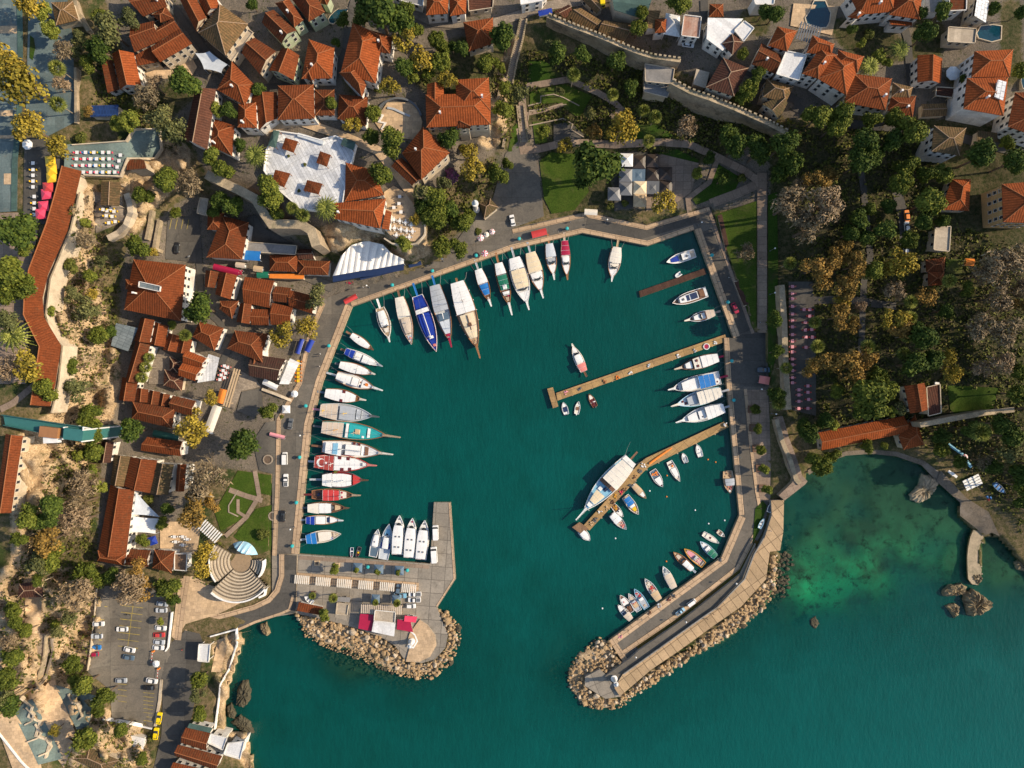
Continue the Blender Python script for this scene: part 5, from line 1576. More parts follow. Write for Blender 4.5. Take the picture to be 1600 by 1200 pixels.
LOOK = dict(d='dark green leafy tree', g='mid green leafy tree', l='bright yellow-green tree', o='olive-grey loose tree', y='golden yellow tree', a='orange-brown autumn tree', b='bare brown twiggy tree', p='small fan palm', P='big arching date palm', s='low green shrub', u='purple flowering shrub')
CATN = dict(p=('palm_tree', 'palm', 'fan palms of the gardens'), P=('date_palm', 'palm', 'date palms'), s=('shrub', 'shrub', 'shrubs'), u=('shrub', 'shrub', 'shrubs'))
def tree(t, px, py, rpx, hs=None):
    g = gz(px, py)
    r = rpx*S*1.1
    rr = RND.random()
    if t in 'pP':
        hgt = (r*2.0+3.0) if t == 'p' else r*1.25+2.0
        zc = g+hgt
    elif t in 'su':
        hgt = r*.9; zc = g+hgt
    else:
        hgt = r*(1.15+.25*rr)+1.2
        if hs: hgt *= hs
        zc = g+hgt*1.05
    x, y, _ = w(px, py, zc)
    nm, cat, grp = CATN.get(t, ('tree', 'tree', 'trees of the harbour slopes'))
    o = empty(nm, (x, y, g-.2), rr*6.28)
    if t in 'pP':
        o.scale = (r, r, r)
        tr = obj('trunk', TRP, o); tr.scale = (.35/r/.06 if t == 'P' else .22/r/.06, .35/r/.06 if t == 'P' else .22/r/.06, hgt/r)
        c = obj('crown', CR[t][RND.randrange(2)], o, (0, 0, hgt/r-1))
    else:
        o.scale = (r, r, hgt)
        if t not in 'su': obj('trunk', TRK[RND.randrange(3)], o)
        c = obj('crown', CR[t][RND.randrange(len(CR[t]))], o)
        if t in 'su': c.location[2] = -.6
    sz = ''
    auto(o, LOOK[t] if rpx < 20 or t in 'pPsu' else 'wide '+LOOK[t], px, py, cat, grp)
    return o
TREES = """@0,0
y 70 400 110 y 150 520 130 y 190 800 95 y 385 930 75 p 355 425 45 p 360 650 45 l 270 70 50 l 320 190 50 o 700 200 95 o 810 120 65 d 640 310 80 g 555 405 55 d 1175 530 100 o 1010 750 90 o 1090 820 85 s 840 640 50 l 820 760 60 l 740 780 45 l 1335 985 55 g 1400 1060 60 d 1440 700 55 l 1370 690 45 g 1040 1130 75 b 1180 1150 90 b 920 620 80 b 400 320 60 b 380 520 55 b 960 530 60 s 490 860 40 d 1580 30 40 y 200 30 80 g 640 120 50 d 1500 910 45 o 500 240 50 o 480 330 45 a 560 700 35
@400,0
d 780 90 130 d 900 130 90 g 660 110 60 g 950 80 60 g 550 130 45 y 930 240 75 y 1035 370 72 g 1130 250 50 g 1150 400 60 g 1170 300 50 d 920 420 65 y 1205 500 60 y 850 545 62 l 985 500 35 g 735 720 50 y 600 790 55 g 720 860 50 g 860 890 85 d 1210 870 75 d 1550 230 85 g 1430 400 60 d 1280 310 50 g 1490 390 35 g 1000 190 45 d 1230 300 35 s 760 550 35 g 780 1100 75 g 80 1170 70 P -10 965 70 d 20 570 45 g 470 650 40 d 500 270 30 l 1540 430 30 l 1560 560 45 l 1540 700 60 y 1330 960 60 y 1350 1060 80 g 1510 1100 70 o 1180 1140 50 u 1220 1100 60 s 1300 920 30 g 1570 1030 40 d 980 420 40 g 1080 470 40
@800,0
d 270 340 70 o 255 300 55 d 440 350 60 d 640 390 70 p 385 465 42 p 630 590 38 p 825 690 38 p 895 730 42 p 855 880 40 y 680 800 100 a 510 820 55 l 190 830 45 y 325 920 55 o 40 590 65 d 530 1040 160 d 450 1110 80 o 480 720 45 o 300 570 35 b 1090 800 70 d 740 560 60 d 1340 850 70 d 1400 910 80 d 1230 990 45 d 1500 890 65 d 1530 960 80 g 1470 560 55 g 1530 470 50 g 1440 620 50 g 790 180 50 g 810 90 40 g 1040 40 70 d 1570 80 50 l 1160 1090 40 d 1310 1120 55 s 1440 1110 35 g 1440 340 35
@1200,0
d 40 90 60 g 300 740 80 g 450 730 80 g 400 800 70 d 100 900 90 d 130 1020 80 d 60 1080 70 g 640 760 55 d 580 900 90 d 560 1030 90 g 780 740 55 g 880 830 85 d 760 880 70 d 640 980 70 a 300 1130 80 a 370 1090 60 b 200 1150 60 g 860 1050 70 g 820 1140 70 l 1080 1090 60 g 980 1100 60 d 1320 980 95 d 1510 1020 80 g 1480 900 45 P 830 300 60 P 640 410 62 l 690 350 40 l 740 400 30 d 980 220 70 d 940 100 50 d 1080 80 60 d 520 190 35 l 580 270 30 s 640 200 40 d 1225 490 32 d 1400 60 40 g 1560 450 50 d 1570 80 40
@0,300
d 110 250 120 g 80 520 100 g 170 590 70 g 30 640 70 l 165 370 45 P 70 900 88 y 180 1080 90 o 70 800 80 b 60 1100 80 g 870 350 75 d 1260 725 105 d 1450 90 75 d 1380 60 65 d 1340 120 45 g 1105 130 35 l 1075 830 30 p 1155 895 38 p 930 1035 33 p 910 1095 36 p 885 1160 36 g 440 1090 60 l 330 745 30 g 630 900 60 o 560 740 80 o 460 640 60 g 570 530 45 y 580 640 40 l 540 190 30 o 640 430 40 s 430 450 50 b 530 290 60 g 900 20 60 d 690 880 45 y 960 380 30 s 680 610 25
@400,300
P 435 95 74 g 100 60 75 g 130 140 50 p 225 100 38 p 290 145 42 o 380 640 75 y 170 880 85 y 320 850 75 o 340 700 50 g 1130 60 90 g 1110 160 80 d 1200 120 70 g 1290 200 70 g 1270 350 65 g 1160 350 65 d 1050 90 60 l 920 330 50 y 1000 170 40 s 860 320 30 g 1330 150 45 o 1060 10 70 s 1390 240 25
@800,300
y 945 70 85 b 1450 390 65 s 710 70 25 s 620 85 30
@1200,300
b 340 80 120 b 130 80 110 b 250 230 110 d 560 180 70 g 620 120 50 d 510 260 60 d 600 300 60 d 720 240 70 d 740 90 50 g 870 300 55 d 960 180 60 a 480 370 70 a 540 460 80 a 400 420 70 a 300 480 90 y 830 440 90 y 740 490 60 g 640 500 70 a 490 590 80 a 330 560 70 p 140 445 40 g 1000 60 90 a 450 780 80 y 460 700 55 a 520 840 55 b 570 720 40 b 800 620 70 a 980 660 70 p 895 685 42 p 890 785 42 p 875 900 42 p 850 1010 42 p 295 815 38 p 312 965 42 p 625 965 45 y 790 790 80 a 830 860 75 d 960 900 90 d 900 1080 90 d 1000 1040 80 a 350 1080 100 a 500 1090 100 a 600 1050 80 a 280 1100 70 p 1135 555 42 g 1240 610 48 b 1440 470 120 b 1330 520 80 b 1540 400 80 b 1420 660 90 b 1350 830 100 b 1480 850 100 b 1560 620 70 a 1580 720 60 y 1110 1030 60 y 1150 1130 60 d 1100 740 50 b 1440 1080 80 b 1340 1100 60 p 115 1100 38 d 40 800 60 d 50 1000 50 g 1560 1120 60 g 670 1170 70 d 1080 180 45
@0,600
y 1210 290 100 y 1220 200 55 d 830 300 85 d 1520 360 115 b 1310 570 140 a 1210 780 110 a 1330 740 60 g 560 190 75 g 590 260 60 g 590 430 70 g 600 330 60 o 480 30 80 b 540 620 90 b 500 740 90 b 480 860 100 l 185 820 70 d 330 760 80 d 290 850 70 a 290 980 90 g 130 970 50 g 340 1080 80 o 250 1110 80 l 630 640 40 l 580 530 30 d 700 1190 60 g 900 970 45 a 850 1170 80 g 540 1170 70 y 1290 1060 70 y 1260 1150 60 g 1020 870 45 s 910 730 40 d 1050 770 45 l 500 440 40 y 1320 80 50 g 300 30 70
@400,600
g 85 170 60 s 155 205 22 s 490 535 30 s 30 940 45
@1200,600
g 630 80 125 g 700 40 90 l 560 150 60 g 430 40 50 l 720 385 28 l 390 250 45 l 760 170 40 g 320 500 70 g 270 460 50 g 400 450 50 d 340 220 60 d 250 320 70 p 70 120 45 o 830 150 45 g 610 390 45 d 580 180 60 g 1190 480 45 p 1330 300 60 d 1260 280 60 d 1450 250 70 d 1500 330 80 o 1500 430 80 d 1400 520 60 b 1350 480 60 d 1560 560 80 d 1580 740 60 g 1580 640 60 d 1080 330 60 g 1540 60 60 g 1070 410 50 d 210 250 50 d 50 60 60
@0,900
b 480 120 110 b 820 60 110 a 900 80 80 g 1060 70 80 d 1090 150 45 g 120 290 50 g 100 220 45 g 170 340 40 g 90 500 70 g 60 640 70 d 80 780 80 o 40 760 60 g 470 550 60 g 530 680 70 g 650 750 70 l 480 650 45 g 540 1010 70 g 765 960 50 g 1255 640 55 o 1240 740 55 g 1250 860 50 l 1010 285 25 b 60 420 60 g 240 20 40 g 600 20 60 o 370 340 50 g 80 200 40 o 440 250 60 g 890 1140 40 y 350 960 40 l 350 300 30 g 620 830 45
@400,900
l 435 240 40 p 350 125 24 p 480 140 30 p 745 165 20 p 880 170 25"""
def run_trees():
    ox = oy = 0
    for line in TREES.splitlines():
        if line[0] == '@':
            ox, oy = [float(q) for q in line[1:].split(',')]; continue
        a = line.split()
        for i in range(0, len(a), 4):
            px, py = ox+float(a[i+1])/4, oy+float(a[i+2])/4
            tall = 1.1 if px > 1190 and a[i] in 'dg' else 1.0
            tree(a[i], px, py, float(a[i+3])/4, tall)
run_trees()
# trees standing just outside the frame on the eastern slope, whose shade falls across the gardens
for px, py, r in [(1632, 640, 26), (1640, 730, 26)]:
    tree('d', px, py, r, 1.3)

# undergrowth: nobody could count it
nosc = np.zeros(XX.shape, bool)
for q in LAWNS: nosc |= pip(q, XX, YY)
nosc = (nosc | (pave > .35)).astype(float)
def scatter(name, polys, per, mat, size, label):
    C = []; N = []; SZ = []
    for poly, dens in polys:
        poly = pts(poly)
        xs = [p[0] for p in poly]; ys = [p[1] for p in poly]
        A = (max(xs)-min(xs))*(max(ys)-min(ys))
        n = int(A*dens)
        X = min(xs)+NPR.rand(n)*(max(xs)-min(xs)); Y = min(ys)+NPR.rand(n)*(max(ys)-min(ys))
        cl = np.sin(X*.19+1.7*np.sin(Y*.11))*np.sin(Y*.23+1.3*np.sin(X*.13))+.35*NPR.randn(n)
        k = pip(poly, X, Y) & (cl > -.1) & (bil(nosc, GX[0], GY[0], STEP, X, Y) < .5)
        X, Y = X[k], Y[k]; Zz = gzs(X, Y)
        for r in range(per):
            q = .7*NPR.randn(len(X), 3)*np.array([1, 1, .35])
            kk = S*(HC-Zz)/HC
            C.append(np.stack([(X-800)*kk, (600-Y)*kk, Zz+.35], -1)+q)
            N.append(NPR.randn(len(X), 3)+np.array([0, 0, 1.1])); SZ.append(size*(.5+.9*NPR.rand(len(X))))
    me = quads_mesh(name, np.concatenate(C), np.concatenate(N), np.concatenate(SZ), [mat])
    tag(obj(name, me), label, name.replace('_', ' '), None, 'stuff')
G_ALL = [("150,60 240,60 260,180 300,230 250,230 230,200 150,170", .07), ("820,80 1000,100 1230,200 1210,250 1000,240 900,200 830,180", .10), ("1200,190 1480,200 1440,320 1600,400 1600,840 1540,760 1450,700 1230,640 1245,470 1235,300", .045),
         ("640,180 820,100 810,250 740,330 690,400 660,340", .08), ("540,90 660,60 680,120 600,200", .06), ("90,690 180,700 160,900 60,900 10,900 40,860", .06), ("0,900 140,890 160,1040 120,1080 0,1120", .035), ("105,300 190,400 190,560 120,640 85,560 75,470", .045), ("0,330 60,330 40,600 0,600", .05), ("100,1090 240,1150 240,1200 100,1200", .04), ("430,290 520,330 500,350 400,320", .06), ("700,-40 1000,-40 1000,0 700,0", .03), ("310,860 350,850 340,900 300,930", .05)]
scatter('undergrowth', G_ALL, 4, 'scrub_green', .36, 'green undergrowth covering the slopes and garden floor')
scatter('dry_scrub', [(p, d*.7) for p, d in G_ALL]+[("105,300 165,290 165,480 190,620 160,700 80,850 20,900 90,640", .05)], 3, 'scrub_dry', .28, 'dry brown scrub and leaf litter on the slopes')

# ================================================================ BOATS
def boat(label, bow, stern, beam, hull='white', rim='white', deck='white', spec='', kind='gulet', cat='boat', group=None):
    """bow, stern: photo px; beam in px. Parts: hull, gunwale, deck, then what the spec lists"""
    kz = S*(HC-1)/HC
    bx, by, _ = w(bow[0], bow[1], 1); sx, sy, _ = w(stern[0], stern[1], 1)
    L = math.hypot(bx-sx, by-sy); B = beam*kz
    th = math.atan2(by-sy, bx-sx)
    nm = {'gulet': 'wooden_boat', 'yacht': 'motor_yacht', 'small': 'small_boat', 'rib': 'inflatable_boat'}[kind]
    root = empty(nm, ((bx+sx)/2, (by+sy)/2, 0), th)
    tag(root, label, cat, group)
    fb = max(.45, min(1.9, .068*L)) if kind != 'yacht' else max(.7, min(1.9, .085*L))
    w0 = dict(gulet=.70, yacht=.88, small=.82, rib=.85)[kind]
    pw = dict(gulet=2.1, yacht=2.5, small=2.2, rib=2.6)[kind]
    def hw(t):
        t = max(0.0, min(1.0, t))
        if t < .42: return B/2*(w0+(1-w0)*math.sin(math.pi/2*t/.42))
        return B/2*max(.015, 1-((t-.42)/.58)**pw)
    def zg(t): return fb*(1+.55*max(0, (t-.45)/.55)**2+.12*(1-t)**2)
    def X(t): return (t-.5)*L
    n = 18
    ts = [i/n for i in range(n+1)]
    tk = .10 if L < 9 else .2
    mb = MB(); rm = MB(); dk = MB()
    for sgn in (1, -1):
        rows = []
        for t in ts:
            h = hw(t)
            rk = .06*L*max(0, (t-.75)/.25)**2
            rows.append([(X(t)-rk*1.2, 0, -.7), (X(t)-rk*.8, sgn*h*.62, -.3), (X(t)-rk*.3, sgn*h*.9, zg(t)*.45), (X(t), sgn*h, zg(t))])
        mb.grid(rows)
        rows = [[(X(t), sgn*(hw(t)+.05), zg(t)-.12), (X(t), sgn*(hw(t)+.05), zg(t)+.05), (X(t)-.01, sgn*max(0, hw(t)-tk), zg(t)+.05), (X(t)-.01, sgn*max(0, hw(t)-tk), zg(t)-.3)] for t in ts]
        rm.grid(rows)
    h = hw(0)
    mb.face([(X(0), -h, zg(0)), (X(0), h, zg(0)), (X(0), h*.9, zg(0)*.45), (X(0), h*.62, -.3), (X(0), 0, -.7), (X(0), -h*.62, -.3), (X(0), -h*.9, zg(0)*.45)])
    rm.box(X(0)+.05, 0, zg(0)-.3, .14, 2*h, .36)
    rows = [[(X(t), max(0, hw(t)-.06), zg(t)-.28), (X(t), 0, zg(t)-.22), (X(t), -max(0, hw(t)-.06), zg(t)-.28)] for t in ts]
    dk.grid(rows)
    mb.build('hull', hull, root, smooth=True)
    rm.build('gunwale', rim, root)
    dk.build('deck', deck, root)
    def band(t0, t1, f, z0, z1, camber=0.0, m=8, square=False):
        b = MB(); lo = []; hi = []
        tt = [t0+(t1-t0)*i/m for i in range(m+1)]
        R = [(X(t), hw(t)*f if not square else hw((t0+t1)/2)*f) for t in tt]
        top = [[(x, q*h_, z1+camber*(1-q*q)) for q in (1, .5, 0, -.5, -1)] for x, h_ in R]
        b.grid(top)
        for e in (0, 4):
            b.grid([[top[i][e], (top[i][e][0], top[i][e][1], z0)] for i in range(m+1)])
        for i in (0, m):
            b.grid([[p, (p[0], p[1], z0)] for p in top[i]])
        return b
    dz = lambda t: zg(t)-.25
    for tok in [s for s in spec.split(';') if s]:
        k, a = tok.split(':')
        a = a.split(',')
        if k == 'can':           # awning on posts: t0,t1,width,colour,height
            t0, t1, f, c = float(a[0]), float(a[1]), float(a[2]), a[3]
            h = float(a[4]) if len(a) > 4 else 2.2
            z = dz((t0+t1)/2)+h
            o = band(t0, t1, f, z-.10, z, .14).build('awning', c, root)
            p = MB()
            for t in (t0+.02, (t0+t1)/2, t1-.02):
                for s_ in (1, -1):
                    p.tube([(X(t), s_*hw(t)*f*.93, dz(t)), (X(t), s_*hw(t)*f*.93, z)], .05, 4)
            nb = max(2, int((t1-t0)*L/1.8))
            for i in range(nb+1):
                t = t0+(t1-t0)*i/nb
                p.tube([(X(t), hw(t)*f, z+.03), (X(t), 0, z+.17), (X(t), -hw(t)*f, z+.03)], .045, 4)
            p.build('awning_frame', 'ltgrey' if c not in ('grey',) else 'dkgrey', root)
        elif k == 'cab':         # deck house: t0,t1,width,height,colour
            t0, t1, f, h, c = float(a[0]), float(a[1]), float(a[2]), float(a[3]), a[4]
            z = dz((t0+t1)/2)
            o = band(t0, t1, f, z, z+h*.55).build('cabin', c, root)
            band(t0+.012, t1-.012, f*.96, z+h*.55, z+h*.86).build('window_band', 'window_glass', root)
            band(t0-.005, t1-.02, f*1.0, z+h*.86, z+h, .1).build('cabin_roof', c, root)
        elif k == 'dk':          # laid panel or cushions: t0,t1,width,colour
            t0, t1, f, c = float(a[0]), float(a[1]), float(a[2]), a[3]
            z = dz((t0+t1)/2)+(float(a[4]) if len(a) > 4 else .12)
            band(t0, t1, f, z-.25, z+.1).build('deck_pad' if c in ('blue', 'navy', 'azure', 'red', 'crimson', 'orange', 'yellow', 'green') else 'deck_panel', c, root)
        elif k == 'win':
            t, f = float(a[0]), float(a[1])
            z = dz(t)+(float(a[2]) if len(a) > 2 else .7)
            b = MB(); rows = []
            for i in range(9):
                q = -1+i/4
                x0 = X(t)-abs(q)**2*.10*L*.5
                rows.append([(x0+.25, q*hw(t)*f, z), (x0-.45, q*hw(t)*f*.93, z+.75)])
            b.grid(rows); b.build('windscreen', 'window_glass', root)
        elif k == 'mast':
            t, h = float(a[0]), float(a[1])
            b = MB(); b.tube([(X(t), 0, dz(t)), (X(t)-.1, 0, dz(t)+h)], .14, 6, r2=.07)
            b.tube([(X(t), -.9, dz(t)+h*.7), (X(t), .9, dz(t)+h*.7)], .05, 4)
            b.build('mast', a[2] if len(a) > 2 else 'white', root)
            b = MB()
            for q in (X(.985), X(.03)):
                b.tube([(X(t)-.1, 0, dz(t)+h), (q, 0, zg(.9))], .025, 3)
            b.build('rigging', 'dkgrey', root)
        elif k == 'boom':
            t0, t1 = float(a[0]), float(a[1])
            b = MB(); b.tube([(X(t0), 0, dz(.4)+2.6), (X(t1), 0, dz(.4)+2.6)], .16, 6); b.build('boom', a[2], root)
        elif k == 'spr':
            l = float(a[0]); b = MB()
            z = zg(1)
            b.prism([(X(.93), -.35, z-.1), (X(1)+l, -.16, z+.25), (X(1)+l, .16, z+.25), (X(.93), .35, z-.1)], [(X(.93), -.35, z+.12), (X(1)+l, -.16, z+.4), (X(1)+l, .16, z+.4), (X(.93), .35, z+.12)])
            for s_ in (1, -1): b.tube([(X(.93), s_*.5, z+.6), (X(1)+l, s_*.2, z+1.0)], .05, 4)
            b.build('bowsprit', a[1], root)
        elif k == 'gang':
            l = float(a[0]); b = MB()
            y = float(a[2]) if len(a) > 2 else 0
            z0 = zg(0); z1 = QZ+.2
            for s_ in (-.32, .32):
                b.tube([(X(0)+.3, y+s_, z0), (X(0)-l, y+s_, z1)], .09, 4)
            b.prism([(X(0)+.3, y-.3, z0-.06), (X(0)-l, y-.3, z1-.06), (X(0)-l, y+.3, z1-.06), (X(0)+.3, y+.3, z0-.06)], [(X(0)+.3, y-.3, z0), (X(0)-l, y-.3, z1), (X(0)-l, y+.3, z1), (X(0)+.3, y+.3, z0)])
            b.build('gangway', a[1], root)
            b = MB()
            for s_ in (-1, 1): b.tube([(X(0), s_*hw(0), zg(0)), (X(0)-l*.6, s_*hw(0)*1.4, (zg(0)+z1)/2-.25), (X(0)-l-1, s_*hw(0)*1.7, z1)], .05, 3)
            b.build('mooring_line', 'dkgrey', root)
        elif k == 'hat':
            t, y, s_, c = float(a[0]), float(a[1]), float(a[2]), a[3]
            z = dz(t)+(float(a[4]) if len(a) > 4 else .05)
            b = MB(); b.box(X(t), y*hw(t), z, s_, s_, .22, taper=.85); b.build('hatch', c, root)
        elif k == 'eng':
            b = MB(); b.box(X(0)-.25, 0, fb*.5, .5, .42, .75, taper=.8); b.box(X(0)-.3, 0, -.5, .18, .14, 1.0); b.build('outboard_motor', a[0], root)
        elif k == 'seat':
            t, c = float(a[0]), a[1]
            b = MB(); b.box(X(t), 0, dz(t)-.05, .38, hw(t)*1.75, .3); b.build('thwart', c, root)
        elif k == 'clut':        # nets, crates and ropes lying on the deck
            t0, t1, c = float(a[0]), float(a[1]), a[2]
            b = MB(); rr = random.Random(int(bow[0]*7+bow[1]))
            for i in range(10):
                t = t0+(t1-t0)*rr.random()
                b.box(X(t), rr.uniform(-.6, .6)*hw(t), dz(t), rr.uniform(.2, .7), rr.uniform(.2, .6), rr.uniform(.1, .4), rr.random()*3)
            b.build('deck_gear', c, root)
        elif k == 'rail':
            b = MB()
            for s_ in (1, -1):
                b.tube([(X(t), s_*max(0, hw(t)-.1), zg(t)+.75) for t in ts[1:]], .035, 4)
                for t in ts[1::2]: b.tube([(X(t), s_*max(0, hw(t)-.1), zg(t)), (X(t), s_*max(0, hw(t)-.1), zg(t)+.75)], .03, 4)
            b.build('rail', a[0], root)
        elif k == 'wheel':       # round life rings or fenders along the side
            b = MB()
            for i in range(5):
                t = .15+.15*i
                for s_ in (1, -1): b.lathe([(.05, zg(t)-.7), (.2, zg(t)-.5), (.2, zg(t)-.1), (.05, zg(t))], X(t), s_*(hw(t)+.22), 6)
            b.build('fender', a[0], root)
        elif k == 'flag':        # crescent and star on the aft awning
            t, z = float(a[0]), dz(.17)+2.2+.20
            b = MB(); R, r = 1.65, 1.32; cxp = X(t); off = .42
            m = 28
            for i in range(m):
                a0 = math.radians(40)+math.radians(280)*i/m; a1 = math.radians(40)+math.radians(280)*(i+1)/m
                q = []
                for aa in (a0, a1):
                    ph = aa
                    q.append(((cxp+R*math.cos(ph), R*math.sin(ph), z), (cxp+off+r*math.cos(ph), r*math.sin(ph), z)))
                b.face([q[0][0], q[1][0], q[1][1], q[0][1]])
            st = [(cxp+2.0+(.7 if i % 2 == 0 else .28)*math.cos(math.pi+i*math.pi/5), (.7 if i % 2 == 0 else .28)*math.sin(math.pi+i*math.pi/5), z) for i in range(10)]
            b.face(st); b.build('crescent_and_star', 'white', root)
    return root
def bt(s):
    f = s.split('|')
    a = [float(q) for q in f[1].split(',')]
    c = f[2].split(',')
    boat(f[0], (a[0], a[1]), (a[2], a[3]), a[4], c[0], c[1], c[2], f[3] if len(f) > 3 else '', f[4] if len(f) > 4 else 'gulet')
